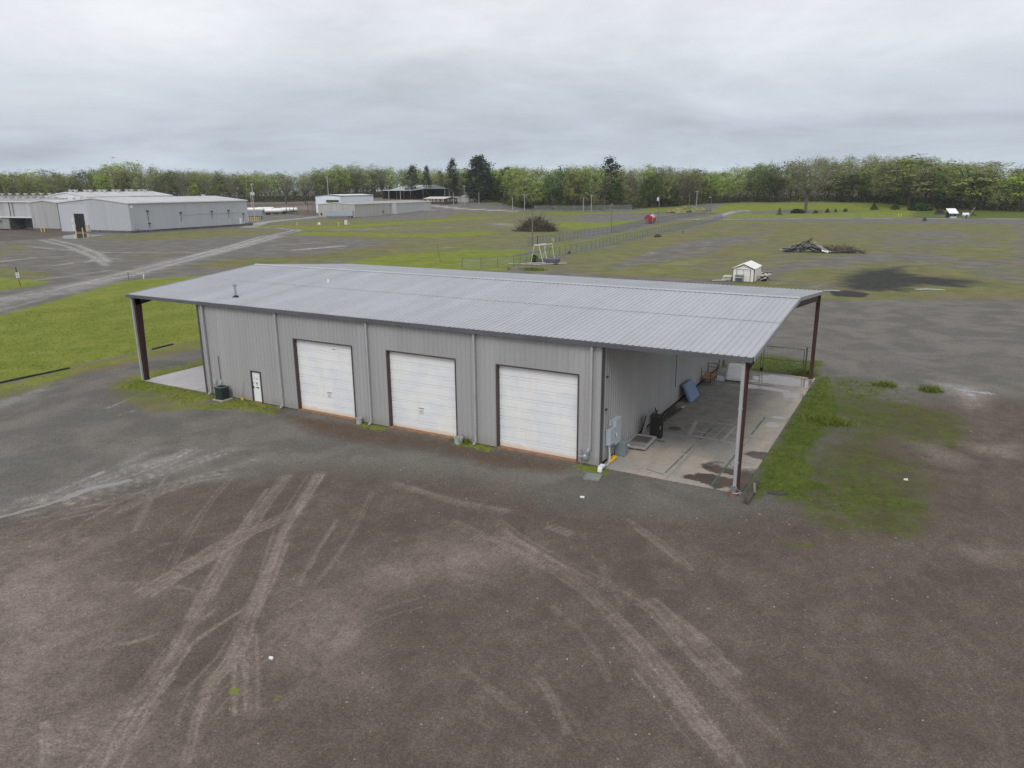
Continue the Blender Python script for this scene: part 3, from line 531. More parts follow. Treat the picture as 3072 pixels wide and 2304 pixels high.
for x in (-LLW, BL+LRW):
    for y in (0.0, WD): ibeam_col(x, y)
    for s_ in (0, 1):   # rafters
        ya, yb_ = (.05, YM-.01) if s_ == 0 else (WD-.05, YM+.01); d = 1 if s_ == 0 else -1
        za = EZ - .20; zb_ = RZH - .20; f = .10; mb = MB(); ym = ya + d*3.2
        da, db, dm = .62, .42, .42; zm = za + (zb_-za)*abs(ym-ya)/abs(yb_-ya)
        for (y0_, z0_, e0, y1_, z1_, e1) in ((ya, za, da, ym, zm, dm), (ym, zm, dm, yb_, zb_, db)):
            mb.extr([(x-f,y0_,z0_),(x+f,y0_,z0_),(x+f,y1_,z1_),(x-f,y1_,z1_)], (0,0,-.015)); mb.extr([(x-f,y0_,z0_-e0),(x+f,y0_,z0_-e0),(x+f,y1_,z1_-e1),(x-f,y1_,z1_-e1)], (0,0,-.015))
            mb.extr([(x-.005,y0_,z0_-.016),(x-.005,y1_,z1_-.016),(x-.005,y1_,z1_-e1+.001),(x-.005,y0_,z0_-e0+.001)], (.01,0,0))
        mb.build('rafter', mred, bld)
for xa, xb in ((-LLW-.3, -.05), (BL+.05, BL+LRW+.3)):
    for k in range(9):
        y = .7 + k*1.42
        for yy in (y, WD-y):
            if abs(yy-YM) < .3: continue
            zt = zr(yy)+.04; mb = MB(); mb.box(xa, xb, yy-.03, yy+.03, zt-.004, zt+.002); mb.box(xa, xb, yy-.006, yy+.004, zt-.19, zt-.004); mb.build('purlin', mred, bld)
# corner trims and downspouts
for x in (0.0, BL):
    for y in (0.0, WD):
        ox = -1 if x == 0 else 1; oy = -1 if y == 0 else 1
        mb = MB(); xa, xb = sorted((x+ox*.031, x+ox*.046)); ya, yb_ = sorted((y+oy*.046, y-oy*.26)); mb.box(xa, xb, ya, yb_, .03, EZ-.1)
        if oy > 0 or ox < 0:
            xa, xb = sorted((x+ox*.03, x-ox*.10)); ya, yb_ = sorted((y+oy*.031, y+oy*.046)); mb.box(xa, xb, ya, yb_, .03, EZ-.1)
        mb.build('corner_trim', mtrim, bld)
for x, z0 in ((.62, .10), (7.49, .1), (14.84, .1), (22.23, .1), (29.02, .9), (-LLW, .1), (BL+LRW-.02, .35)):
    y = -.145 if x in (-LLW, BL+LRW-.02) else -.17
    big = x in (-LLW, BL+LRW-.02); wv = .07 if big else .06
    mb = MB(); mb.box(x-wv, x+wv, y-.02, y+.10, z0+.12, EZ-.205)
    mb.hexa([(x-wv,y-.02,z0+.01),(x+wv,y-.02,z0+.01),(x+wv,y+.10,z0+.01),(x-wv,y+.10,z0+.01),(x-wv,y-.02,z0+.119),(x+wv,y-.02,z0+.119),(x+wv,y+.10,z0+.119),(x-wv,y+.10,z0+.119)]) if big else mb.hexa([(x-wv,y-.20,z0-.04),(x+wv,y-.20,z0-.04),(x+wv,y+.08,z0+.02),(x-wv,y+.08,z0+.02),(x-wv,y-.18,z0+.07),(x+wv,y-.18,z0+.07),(x+wv,y+.10,z0+.119),(x-wv,y+.10,z0+.119)])
    o = mb.build('downspout', mdown, bld)
    [MB().box(x-wv-.02, x+wv+.02, y-.027, y+.106, z, z+.05).build('strap', mdown, o) for z in (1.5, 4.05)]
# roll-up doors
def door_mat():
    s = NT('roll_up_door_white'); co = s.obj(); x, y, z = s.sep(co); n = s.noise(s.scale(co, (1, 1, .25)), 2.2, 5, .6); a = s.noise(co, .7, 4)
    col = s.mix(s.ramp(a, .4, .62), (.80,.80,.79), (.74,.755,.78)); col = s.mix(s.math('MULTIPLY', s.ramp(n, .5, .7), .18), col, (.60,.56,.48))
    st = s.math('MULTIPLY', s.math('SUBTRACT', 1.0, s.ramp(s.math('ADD', z, s.lin(n, .3, .7, -.06, .10)), .14, .42)), .62)
    return s.fin(s.mix(st, col, s.mix(n, (.66,.52,.36), (.60,.38,.18))), .5, 0, .4)
mdoor = door_mat()
for i, (a, b) in enumerate(DOORS):
    mb = MB(); yd = .20; n = 8; hs = (GH-.10)/n; pr = []
    for k in range(n):
        z = .10 + k*hs; pr += [(z, 0), (z+hs*.62, 0), (z+hs*.64, .03), (z+hs*.69, .03), (z+hs*.71, 0), (z+hs*.93, 0), (z+hs*.945, .035), (z+hs*.985, .035)]
    pr.append((GH+.05, 0))
    for (z0, d0), (z1, d1) in zip(pr, pr[1:]): mb.quad((a+.03, yd+d0, z0), (b-.03, yd+d0, z0), (b-.03, yd+d1, z1), (a+.03, yd+d1, z1))
    mb.box(a+.03, b-.03, yd+.05, yd+.09, .1, GH)
    d = mb.build('garage_door', mdoor, bld)
    mb = MB(); mb.box(a, a+.029, -.045, .31, .1, GH); mb.box(b-.029, b, -.045, .31, .1, GH); mb.box(a+.03, b-.03, .0, .31, GH-.029, GH); mb.box(a-.05, a-.001, -.047, -.03, .05, GH+.05); mb.box(b+.001, b+.05, -.047, -.03, .05, GH+.05); mb.box(a, b, -.049, -.03, GH+.001, GH+.05)
    mb.build('frame', mjamb, d)
    mb = MB(); mb.box(a-.02, b+.02, -.10, .34, -.05, .095); mb.build('sill', msill, d)
    if i < 2:
        cx = 11.32 if i == 0 else 18.36; mb = MB(); mb.box(cx-.22, cx+.22, yd-.012, yd-.004, 1.10, 1.52); sg = mb.build('notice', mwhite, d)
        mb = MB(); mb.box(cx-.19, cx+.19, yd-.017, yd-.013, 1.42, 1.485)
        for q in range(4): mb.box(cx-.16+.02*(q % 2), cx+.15-.03*(q % 3), yd-.017, yd-.013, 1.15+q*.06, 1.175+q*.06)
        mb.build('lettering', M('faded_ink', (.28,.28,.30), .7), d)
    if i == 0:
        mb = MB(); P_ = [(11.72,4.24),(11.92,4.30),(12.16,4.22),(11.95,4.24)]; mb.extr([(x, yd-.006, z) for x, z in P_], (0,.004,0)); mb.build('scuff', M('dark_scuff', (.22,.21,.2), .8), d)
# personnel door
a, b, h = MD; mb = MB(); mb.box(a+.05, b-.05, .02, .06, .08, h-.05); pd = mb.build('door', mwhite, bld)
mb = MB(); mb.box(a-.03, a+.049, -.055, .08, .03, h+.03); mb.box(b-.049, b+.03, -.055, .08, .03, h+.03); mb.box(a+.05, b-.05, -.055, .08, h-.049, h+.03); mb.build('frame', M('dark_door_frame', (.04,.038,.045), .5), pd)
mb = MB(); mb.box(a+.10, a+.14, -.01, .019, .95, 1.12); mb.tube((a+.12,-.03,1.02),(a+.24,-.03,1.02),.012); mb.build('handle', mblack, pd); MB().tube((a+.12,.02,1.32),(a+.12,-.03,1.32),.025).build('lock', mblack, pd)
[MB().box(x0, x1, .012, .0185, z0, z1).build('lettering', mprint, pd) for x0, x1, z0, z1 in ((4.9,4.94,1.62,1.70),(5.04,5.22,1.61,1.65),(4.98,5.17,1.30,1.37),(4.98,5.26,.98,1.07))]
[MB().box(a_,b_,.012,.0185,c_,d_).build('sticker', M('yellow_sticker', (.55,.42,.22), .6), pd) for a_,b_,c_,d_ in ((5.0,5.16,1.22,1.27),(5.03,5.12,1.15,1.18))]
mb = MB(); mb.box(a, b, -.12, .0, -.04, .075); mb.build('sill', msill, pd)
# roof vents
def on_roof(y): return EZ + (RZH-EZ)*(y-YF)/(YM-YF)
x, y = 1.95, 1.66; z = on_roof(y)
vp = MB().tube((x,y,z-.05),(x,y,z+.80),.075,n=12).build('vent_pipe', mgalv, bld, smooth=False)
MB().lathe((x,y,z), [(.22,-.03),(.20,.05),(.10,.14)], 14).build('flashing', mblack, vp); MB().lathe((x,y,z), [(.11,.78),(.135,.80),(.135,.88),(.02,.93)], 12).build('cap', mgalv, vp)
x, y = 5.03, 7.38; z = on_roof(y); MB().tube((x,y,z-.05),(x,y,z+.27),.065,n=12).build('vent_pipe', mwhite, bld)
# conduit and small fittings on the walls
def bxw(x0, x1, y0, y1, z0, z1): return MB().box(x0, x1, y0, y1, z0, z1)
mb = MB(); mb.tube((BL+.06,12.2,EZ-.2),(BL+.06,12.2,1.25),.022); mb.build('wall_conduit', mblack, bld)
for y, z in ((.59,4.59),(.56,2.9)): bxw(BL+.03, BL+.10, y-.09, y+.09, z-.03, z+.03).build('hook', mblack, bld)
# ------------------------------------------------------------------ concrete slabs
def slab_mat():
    s = NT('stained_concrete'); co = s.pos(); x, y, z = s.sep(co)
    a = s.noise(co, .22, 6, .6, .5); b = s.noise(co, 1.3, 6, .65); c = s.noise(co, 9, 4, .7); st = s.noise(s.scale(co, (1.6, .35, 1)), .9, 5, .6)
    left = s.ramp(x, 10, 20)
    col = s.mix(s.ramp(a, .38, .62), (.33,.31,.28), (.45,.38,.315)); col = s.mix(s.math('MULTIPLY', s.ramp(st, .5, .68), .5), col, (.25,.245,.235)); col = s.mix(s.math('MULTIPLY', s.ramp(b, .58, .75), .45), col, (.16,.145,.13))
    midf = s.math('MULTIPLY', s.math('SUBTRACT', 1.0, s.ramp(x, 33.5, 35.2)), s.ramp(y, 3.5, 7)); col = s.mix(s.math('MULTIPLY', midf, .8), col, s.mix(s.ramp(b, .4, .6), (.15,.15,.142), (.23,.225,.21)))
    def blob(cx, cy, rx, ry, amp=.5):
        dx = s.math('DIVIDE', s.math('SUBTRACT', x, cx), rx); dy = s.math('DIVIDE', s.math('SUBTRACT', y, cy), ry)
        r = s.math('SQRT', s.math('ADD', s.math('MULTIPLY', dx, dx), s.math('MULTIPLY', dy, dy)))
        r = s.math('ADD', r, s.lin(s.noise(co, 1.0, 6, .65), .3, .7, -amp*1.3, amp*1.3)); return s.math('SUBTRACT', 1.0, s.ramp(r, .86, 1.07))
    wets = None
    for cx, cy, rx, ry in ((35.5,2.6,1.5,.85),(35.7,.9,1.7,.9),(36.3,1.9,.6,1.6),(36.3,5.4,.8,.6),(34.6,.75,1.2,.4)):
        w_ = blob(cx, cy, rx, ry, .35); wets = w_ if wets is None else s.math('MAXIMUM', wets, w_)
    pud = None
    for cx, cy, rx, ry in ((34.8,22.0,2.6,1.5),(33.6,19.2,2.2,.5),(35.9,18.0,.75,.9),(35.9,11.0,.45,.55),(35.95,12.6,.5,.3),(33.2,20.6,1.0,.5)):
        w_ = blob(cx, cy, rx, ry, .3); pud = w_ if pud is None else s.math('MAXIMUM', pud, w_)
    wc = s.mix(s.ramp(b, .4, .6), (.085,.05,.032), (.04,.03,.025))
    colr = s.mix(s.math('MULTIPLY', wets, .88), col, wc); colr = s.mix(s.math('MULTIPLY', pud, .7), colr, (.20,.175,.165))
    sc_ = s.math('MULTIPLY', s.math('SUBTRACT', 1.0, s.ramp(s.math('ABSOLUTE', s.math('SUBTRACT', y, 3.1)), .15, .5)), s.ramp(b, .38, .55)); colr = s.mix(s.math('MULTIPLY', s.math('MULTIPLY', sc_, s.ramp(x, 33.4, 34.2)), .5), colr, (.55,.53,.50))
    lf = s.mix(s.ramp(a, .35, .65), (.42,.40,.42), (.50,.475,.49)); lf = s.mix(s.math('MULTIPLY', s.ramp(st, .55, .7), .5), lf, (.60,.60,.62))
    allc = s.mix(left, lf, colr)
    v = s.n('ShaderNodeCombineColor'); q = s.lin(c, .3, .7, .9, 1.1); [s.set(v.inputs[i], q) for i in range(3)]
    allc = s.mix(1.0, allc, v.outputs[0], 'MULTIPLY')
    rough = s.math('SUBTRACT', .85, s.math('MAXIMUM', s.math('MULTIPLY', wets, .45), s.math('MULTIPLY', pud, .80)))
    return s.fin(allc, rough, 0, .5)
mslab = slab_mat()
MB().box(BL+.06, BL+LRW+.28, -.02, WD+.08, -.1, .06).build('pavement', mslab, kind='structure')
MB().box(-LLW-.12, -.06, .02, WD+.05, -.1, .06).build('pavement', mslab, kind='structure')
# control joints, faded green lines and the pale stencil left by pallets on the right slab (flat paint, 4 mm proud)
mb = MB(); zt = .064
for p0, p1, wd in (((32.7,.45),(32.9,8.7),.10),((35.1,.12),(35.2,12.2),.12),((31.7,.75),(32.7,.45),.09)):
    d = Vector((p1[0]-p0[0], p1[1]-p0[1], 0)).normalized(); n = Vector((-d.y, d.x, 0))*wd/2; k = 14
    for i in range(k):
        if random.random() < .0: continue
        a = Vector((p0[0], p0[1], zt)).lerp(Vector((p1[0], p1[1], zt)), i/k); b = Vector((p0[0], p0[1], zt)).lerp(Vector((p1[0], p1[1], zt)), (i+1)/k); mb.quad(a-n, a+n, b+n, b-n)
def paint_mat(name, col, cov):
    s = NT(name); co = s.pos(); n = s.noise(co, 2.6, 5, .65); s.fin(s.mix(s.ramp(n, .35, .65), col, tuple(k*.75 for k in col)), .85, 0, .2)
    s.set(s.b.inputs['Alpha'], s.math('MULTIPLY', s.ramp(n, .5-cov*.3, .62-cov*.3), .60)); return s.m
o = mb.build('floor_marking', paint_mat('faded_green_paint', (.16,.27,.20), .55), kind='structure')
mb = MB(); mp = paint_mat('pale_stencil', (.66,.64,.60), 1.1)
def strip(x0, y0, x1, y1, w_):
    d = Vector((x1-x0, y1-y0, 0)).normalized(); n = Vector((-d.y, d.x, 0))*w_/2; a = Vector((x0,y0,.0645)); b = Vector((x1,y1,.0645)); mb.quad(a-n, a+n, b+n, b-n)
strip(32.0,6.9,35.1,6.6,.22); strip(32.1,6.85,31.75,9.6,.22); strip(31.7,9.6,33.9,9.9,.14); strip(33.4,6.75,33.55,9.4,.06); strip(34.0,6.8,34.05,9.6,.14); strip(34.05,9.6,35.2,9.7,.12); strip(32.2,7.75,33.3,7.6,.1); strip(35.1,6.6,35.2,8.6,.14); strip(34.1,8.3,35.0,8.25,.08); strip(34.1,7.3,35.1,7.3,.1)
for bx in (32.3, 33.55, 34.85):
    for k in range(10): strip(bx - k*.02, 6.35-k*.145, bx+(.78 if bx < 34 else .35)-k*.02, 6.30-k*.145, .055)
strip(34.6,5.0,35.2,6.5,.14); strip(33.3,5.05,35.0,4.75,.08)
mb.build('floor_marking.001', mp, kind='structure')
mb = MB(); [mb.box(BL+.07, BL+LRW+.27, y-.008, y+.008, .0605, .0632) for y in (3.9, 8.0, 12.2, 16.3, 20.4)]; mb.box(33.0,33.016,.0,WD,.0605,.0632); mb.build('pavement_joint', M('joint_dark', (.17,.16,.15), .9), kind='structure')
# ------------------------------------------------------------------ things standing round the building
t = thing('manhole_cover', 'round rusty manhole cover set in the concrete slab', 'manhole cover', (31.02,7.6,.065)); MB().lathe((0,0,0), [(0,.008),(.30,.008),(.33,.006),(.36,0)], 28).build('cover', M('cast_iron', (.11,.085,.07), .7, 0, .3, 6), t)
# air conditioner
t = thing('air_conditioner', 'dark green round-cornered air conditioner condenser on a pad by the wall', 'air conditioner', (2.35,-.62,0))
mb = MB(); mb.box(-.48,.48,-.45,.45,-.03,.075); mb.build('pad', mconc, t)
macg = M('dark_green_metal', (.028,.04,.038), .45, 0, .1); hh = []
def rrect(hw, r, n=4): return [(sx*(hw-r)+r*cos(a+k*pi/2/n), sy*(hw-r)+r*sin(a+k*pi/2/n)) for sx, sy, a in ((1,1,0),(-1,1,pi/2),(-1,-1,pi),(1,-1,3*pi/2)) for k in range(n+1)]
mb = MB(); mb.prism(rrect(.37,.12), .08, .16); mb.prism(rrect(.37,.12), .80, .90)
for k in range(14): mb.prism(rrect(.355 if k % 2 else .335,.12), .16+k*.0457, .16+(k+1)*.0457-.001)
mb.build('casing', macg, t);
mb = MB()
for r in (.10,.16,.22,.28): mb.path([(r*cos(k*pi/12), r*sin(k*pi/12), .925) for k in range(25)], .008, 4)
for k in range(8): mb.tube((0,0,.925),(.32*cos(k*pi/4),.32*sin(k*pi/4),.905),.008,n=4)
mb.build('fan_guard', mblack, t); MB().lathe((0,0,.0),[(.33,.902),(.34,.93),(.36,.93),(.365,.902)],20).build('rim', M('grey_rim', (.25,.27,.27), .5), t)
t = thing('disconnect_box', 'small grey electrical disconnect with whip on the wall above the condenser', 'electrical box', (1.10,-.03,0)); bxw(-.09,.09,-.14,-.002,.85,1.12).build('box', mgreybox, t); MB().path([(0,-.07,.85),(.05,-.09,.6),(.6,-.2,.45),(.95,-.25,.5)],.018,6).build('whip', mgreybox, t)
t = thing('junction_box', 'grey junction box with tall thin conduit on the front wall', 'electrical box', (1.66,-.03,0)); bxw(-.07,.07,-.12,-.002,.92,1.15).build('box', mgreybox, t); mb = MB(); mb.tube((0,-.05,1.15),(0,-.05,2.85),.022); mb.tube((0.03,-.06,.92),(.25,-.14,.5),.015); mb.build('conduit', M('dark_conduit', (.10,.10,.11), .5), t)
t = thing('broom', 'yellow headed broom leaning on the wall left of the white door', 'broom', (3.70,-.14,0)); MB().tube((0,0,.24),(.22,.07,1.24),.014).build('handle', mgalv, t); mb = MB(); mb.hexa([(-.13,-.04,.02),(.13,-.04,.02),(.13,.04,.02),(-.13,.04,.02),(-.04,-.03,.25),(.05,-.03,.25),(.05,.03,.25),(-.04,.03,.25)]); mb.build('bristles', M('yellow_bristle', (.62,.40,.06), .8), t)
def pot(loc, label, rx, r0=.19):
    t = thing('bucket', label, 'bucket', loc, 0, 'buckets beside the roll-up doors'); m = M('grey_plastic', (.40,.41,.41), .6, 0, .1, 3)
    MB().lathe((0,0,0), [(.0,.0),(r0*.78,.0),(r0*.88,.03),(r0,.34),(r0+.02,.34),(r0+.02,.38),(r0-.025,.38),(r0*.8,.10),(0,.10)], 18).build('body', m, t); MB().path([(r0*cos(k*pi/8), .02, .36-.16*sin(k*pi/8)) for k in range(9)], .006, 4).build('handle', mgalv, t)
pot((14.05,-.32,0), 'grey bucket at the right foot of the first roll-up door', 0); pot((21.3,-.45,0), 'larger grey bucket with a lip right of the middle roll-up door', 0, .25)
# gas meter
t = thing('gas_meter', 'grey gas meter with regulator pipes on the wall by the corner', 'gas meter', (28.80,-.24,0))
mb = MB(); mb.lathe((.06,0,.34),[(0,0),(.11,.02),(.15,.10),(.15,.24),(.11,.32),(0,.33)],12); mb.box(-.07,.19,-.10,.09,.46,.66); mb.build('meter_body', M('meter_grey', (.24,.27,.28), .5), t)
mb = MB(); mb.path([(-.20,0,-.03),(-.20,0,.88),(-.14,.02,.92),(-.02,0,.74),(.0,0,.66)],.026,8); mb.path([(.14,0,.66),(.16,0,.74),(.30,.08,.94),(.30,.16,.96)],.026,8); mb.tube((-.34,-.02,.52),(-.08,-.02,.52),.03); mb.build('pipe', mgalv, t)
mb = MB(); mb.lathe((-.20,-.03,.46),[(0,0),(.09,.02),(.09,.06),(0,.10)],12); mb.build('regulator', M('meter_grey', (.24,.27,.28), .5), t); MB().tube((.04,-.11,.60),(.04,-.135,.60),.06,n=12).build('dial', mwhite, t)
# electrical service on the side wall
def wallbox(name, label, y0, y1, z0, z1, d, m=mgreybox, cat='electrical box'):
    t = thing(name, label, cat, (BL+.035, (y0+y1)/2, 0)); h = (y1-y0)/2
    mb = MB(); mb.box(0, d, -h, h, z0, z1); mb.build('box', m, t); mb = MB(); mb.box(d+.002, d+.018, -h+.012, h-.012, z0+.012, z1-.012); c = mb.build('cover', m, t)
    mb = MB(); mb.box(d+.019, d+.05, h-.10, h-.05, (z0+z1)/2-.06, (z0+z1)/2+.06); mb.build('latch', mgalv, c); return t
t = wallbox('electrical_panel', 'shorter pale grey electrical panel nearest the building corner', .66, 1.32, .97, 1.80, .24); MB().path([(.26,.30,1.42),(.33,.34,1.46),(.33,.34,1.30)],.02).build('lever', mwhite, t)
[MB().tube((.10,y,.02),(.10,y,.97),.03).build('conduit', mgalv, t) for y in (-.22,-.02,.16)]; MB().tube((.08,-.25,1.8),(.08,-.25,2.15),.025).build('conduit', mgalv, t)
t = wallbox('electrical_panel', 'tall pale grey electrical cabinet on the shaded side wall', 1.36, 2.10, .80, 2.16, .26); MB().box(.05,.09,.40,.46,1.66,1.70).build('indicator', M('red_plastic', (.35,.05,.05), .5), t); [MB().tube((.12,y,.06),(.12,y,.80),.028).build('conduit', mgalv, t) for y in (-.22,.05)]
t = thing('wire_trough', 'small grey wiring box high beside the electrical panels', 'electrical box', (BL+.035,1.12,0)); mb = MB(); mb.box(0,.10,-.07,.07,1.88,2.2); mb.build('box', mgreybox, t); MB().box(.101,.11,-.06,.06,1.89,2.19).build('cover', mgreybox, t)
t = thing('transformer_box', 'dark grey dry transformer box standing on the slab under the panels', 'transformer', (BL+.37,2.08,.06)); mb = MB(); mb.box(-.27,.27,-.26,.26,.03,.72); mb.build('casing', mdkgreybox, t); mb = MB(); mb.hexa([(-.30,-.29,.722),(.30,-.29,.722),(.30,.29,.722),(-.30,.29,.722),(-.27,-.26,.77),(.27,-.26,.77),(.27,.26,.77),(-.27,.26,.77)]); mb.build('lid', mdkgreybox, t); [MB().box(a_,a_+.07,-.24,.24,0,.029).build('foot', mblack, t) for a_ in (-.25,.18)]; MB().tube((.272,.15,.55),(.36,.19,.50),.03).build('knob', mwhite, t)
t = thing('yellow_rope', 'bright yellow coiled hose lying on the slab beside the wall', 'hose', (BL+.27,1.05,.06)); mb = MB(); pts = []
for k in range(90): a = k*.42; pts.append((.09*cos(a)+.02*sin(k*.9), -.42+k*.0095+.11*sin(a), .05+.035*sin(k*1.3)+.03*(k % 3)))
mb.path(pts, .034, 6); mb.build('coil', M('yellow_hose', (.80,.50,.01), .5, 0, .1, 6), t)
t = thing('white_drain_pipe', 'white plastic drain elbow and grey hose at the building corner', 'pipe', (BL+.26,-.45,0)); mb = MB(); mb.box(-.11,.11,-.11,.30,.16,.27); mb.box(-.10,.10,-.18,-.03,-.02,.159); mb.build('elbow', mwhite, t); MB().path([(.05,.30,.2),(.10,.6,.12),(.05,1.0,.16),(.0,1.15,.45),(-.08,1.25,.9)],.05,8).build('hose', mgreybox, t)
t = thing('splash_block', 'flat grey-green concrete slab lying in grass at the building corner', 'concrete slab', (29.75,-1.38,.0), .15); mb = MB(); mb.box(-.40,.40,-.40,.40,-.03,.05); mb.box(-.40,-.34,-.40,.40,.051,.07); mb.box(.34,.40,-.40,.40,.051,.07); mb.build('block', M('mossy_concrete', (.22,.235,.22), .9, 0, .2, 4), t)
# pallet-like metal frame with a panel on it
t = thing('steel_door_frame', 'grey panelled door leaf lying flat on blocks on the slab', 'door leaf', (30.18,4.1,.06), .05)
mb = MB(); mb.box(-.62,.62,-1.08,1.08,.10,.16); mb.build('leaf', M('weathered_grey', (.27,.265,.26), .8, 0, .25, 3, (.10,.095,.09), .6), t); mb = MB(); mb.box(-.62,.62,-1.08,-.98,.161,.20); mb.box(-.62,.62,.98,1.08,.161,.20); mb.box(.52,.62,-.979,.979,.161,.20); mb.box(-.62,-.52,-.979,.979,.161,.20); mb.build('rim', M('pale_aluminium', (.40,.395,.385), .6, .1, .12, 4), t)
mb = MB(); mb.hexa([(-.45,-.18,.162),(.42,-.18,.162),(.42,.85,.162),(-.45,.85,.162),(-.42,-.12,.22),(.40,-.12,.22),(.40,.80,.20),(-.42,.80,.20)]); mb.build('panel', M('dark_grey_panel', (.10,.10,.10), .7, 0, .3, 5), t); mb = MB(); [mb.box(x-.05,x+.05,y-.08,y+.08,0,.099) for x in (-.5,.5) for y in (-.95,.95)]; mb.build('block', mwood, t)
t = thing('black_cabinet', 'tall black metal cabinet standing on the slab away from the wall', 'cabinet', (30.55,5.72,.06), .18)
mb = MB(); mb.box(-.33,.33,-.30,.30,.04,1.22); mb.build('body', M('black_metal', (.012,.012,.013), .55, 0, .2), t); mb = MB(); mb.box(-.345,.345,-.315,.315,1.221,1.25); mb.build('top', M('black_top', (.045,.043,.042), .7), t); mb = MB(); mb.box(-.31,.31,-.316,-.302,.10,1.18); d_ = mb.build('door', M('black_metal', (.012,.012,.013), .55), t); MB().box(.22,.25,-.34,-.317,.55,.75).build('handle', mgalv, d_); mb = MB(); [mb.box(x-.04,x+.04,y-.04,y+.04,0,.039) for x in (-.27,.27) for y in (-.25,.25)]; mb.build('foot', mblack, t)
t = thing('cable_loop', 'loose loop of black cable on the slab beside the cabinet', 'cable', (30.9,5.05,.075)); MB().path([(.14*cos(a/3)+.01*a, .11*sin(a/3), .0+.004*(a % 3)) for a in range(28)],.012,5).build('cable', mblack, t)
t = thing('leaning_board', 'pale grey board with dark edge leaning on the wall behind the black cabinet', 'board', (29.62,6.1,.06)); mb = MB(); mb.obox((.16,0,.56),(.03,.62,1.1), ROT(0,.2,0)); mb.build('sheet', M('pale_board', (.42,.43,.45), .6), t); mb = MB(); mb.obox((.14,-.325,.56),(.05,.03,1.12), ROT(0,.2,0)); mb.build('edge', mblack, t)
t = thing('scrap_engine_part', 'dark twisted metal scrap leaning on the wall behind the black cabinet', 'scrap metal', (29.85,7.6,.06)); mb = MB()
for k in range(16):
    a = random.uniform(0, 6.28); p = Vector((random.uniform(-.15,.2), random.uniform(-.3,.3), random.uniform(.45,1.0))); mb.tube(p, p+Vector((cos(a)*.1, sin(a)*.3, random.uniform(-.3,.2))), .03, n=5)
mb.path([(-.1,.25,0),(0,.2,.6),(.0,-.1,1.1),(.05,-.3,.9),(.1,-.25,0)],.025); mb.build('bars', M('black_scrap', (.03,.028,.027), .7, 0, .3, 6), t)
t = thing('timber_skid', 'low dark timbers lying against the wall base past the cabinet', 'timber', (29.95,10.0,.06)); mb = MB(); mb.obox((0,0,.09),(.16,3.0,.16), RZ(.06)); mb.obox((.24,.4,.07),(.12,2.2,.12), RZ(-.08)); mb.build('beam', M('dark_timber', (.055,.048,.042), .9, 0, .3, 4), t); MB().tube((.3,1.35,.12),(.36,1.75,.14),.07,n=8).build('pipe_end', mgalv, t)
t = thing('corrugated_sheets', 'stack of blue corrugated metal sheets leaning on the side wall', 'metal sheets', (29.65,14.1,.06))
for q in range(3):
    mb = MB(); n = 14; a0 = -.95; pts = [(.028*(1 if k % 4 in (1,2) else 0), k*(1.9/n)) for k in range(n+1)]
    for (d0, y0), (d1, y1) in zip(pts, pts[1:]):
        def W(d, y, s_): # y runs down the sheet stack; sheets lean from wall foot outward
            return (.62-s_*.55 + d*.8 + q*.045, -.95+y + q*.06, s_*1.12 + d*.5 + .02)
        mb.quad(W(d0,y0,0), W(d1,y1,0), W(d1,y1,1), W(d0,y0,1))
    mb.build('sheet', M('blue_steel', (.13,.20,.33), .5, .1, .12, 2, (.10,.14,.2), .4), t)
t = thing('scaffold_cart', 'rusty steel frame cart with a plywood shelf by the side wall', 'cart', (29.98,18.95,.06)); mb = MB()
for x in (-.32,.34):
    for y in (-.85,.85): mb.tube((x,y,0),(x,y,1.25 if (y > 0 or x < 0) else .95),.028)
for y in (-.85,.85): mb.tube((-.32,y,.95),(.34,y,.95),.02); mb.tube((-.32,y,.2),(.34,y,.2),.02)
mb.tube((-.32,.85,1.22),(.34,.85,1.22),.02)
for x in (-.32,.34): mb.tube((x,-.85,.42),(x,.85,.42),.022); mb.tube((x,-.85,.2),(x,.85,.2),.016)
mb.build('frame', M('brown_rust', (.075,.042,.03), .85, 0, .3, 5), t); bxw(-.33,.35,-.84,.84,.445,.475).build('shelf', M('plywood', (.36,.19,.09), .8, 0, .25, 3), t)
t = thing('foam_slab', 'small pale square panel lying between the cart and white lid', 'panel', (30.52,20.25,.06), .1); bxw(-.33,.33,-.45,.45,.0,.14).build('body', M('pale_blue_white', (.58,.61,.66), .5), t); bxw(-.31,.31,-.43,.43,.141,.16).build('top', M('pale_blue_white', (.58,.61,.66), .5), t)
t = thing('white_tub_lid', 'big glossy white plastic lid with rounded corners on the slab', 'lid', (31.55,20.95,.06), .12)
mb = MB(); pr = rrect(.70,.22); pl_ = lambda k, z: [(x*k*.95, y*k*1.15, z) for x, y in pr]
rings = [pl_(1.0,.06), pl_(1.0,.14), pl_(.94,.24), pl_(.80,.30)]; vs = [p for r in rings for p in r]; n = len(pr); mb.add(vs, [(i*n+k, i*n+(k+1) % n, (i+1)*n+(k+1) % n, (i+1)*n+k) for i in range(3) for k in range(n)] + [tuple(range(3*n, 4*n))]); mb.build('shell', M('gloss_white', (.80,.81,.83), .3, 0, .04), t, smooth=False); t.rotation_euler.x = .42; t.location.z = .46; t.location.y = 20.8; t.scale = (1.2, 1.15, 1.2); mb = MB(); mb.prism([(x*.93,y*1.12) for x, y in pr], 0, .058); mb.build('rim', mblack, t)
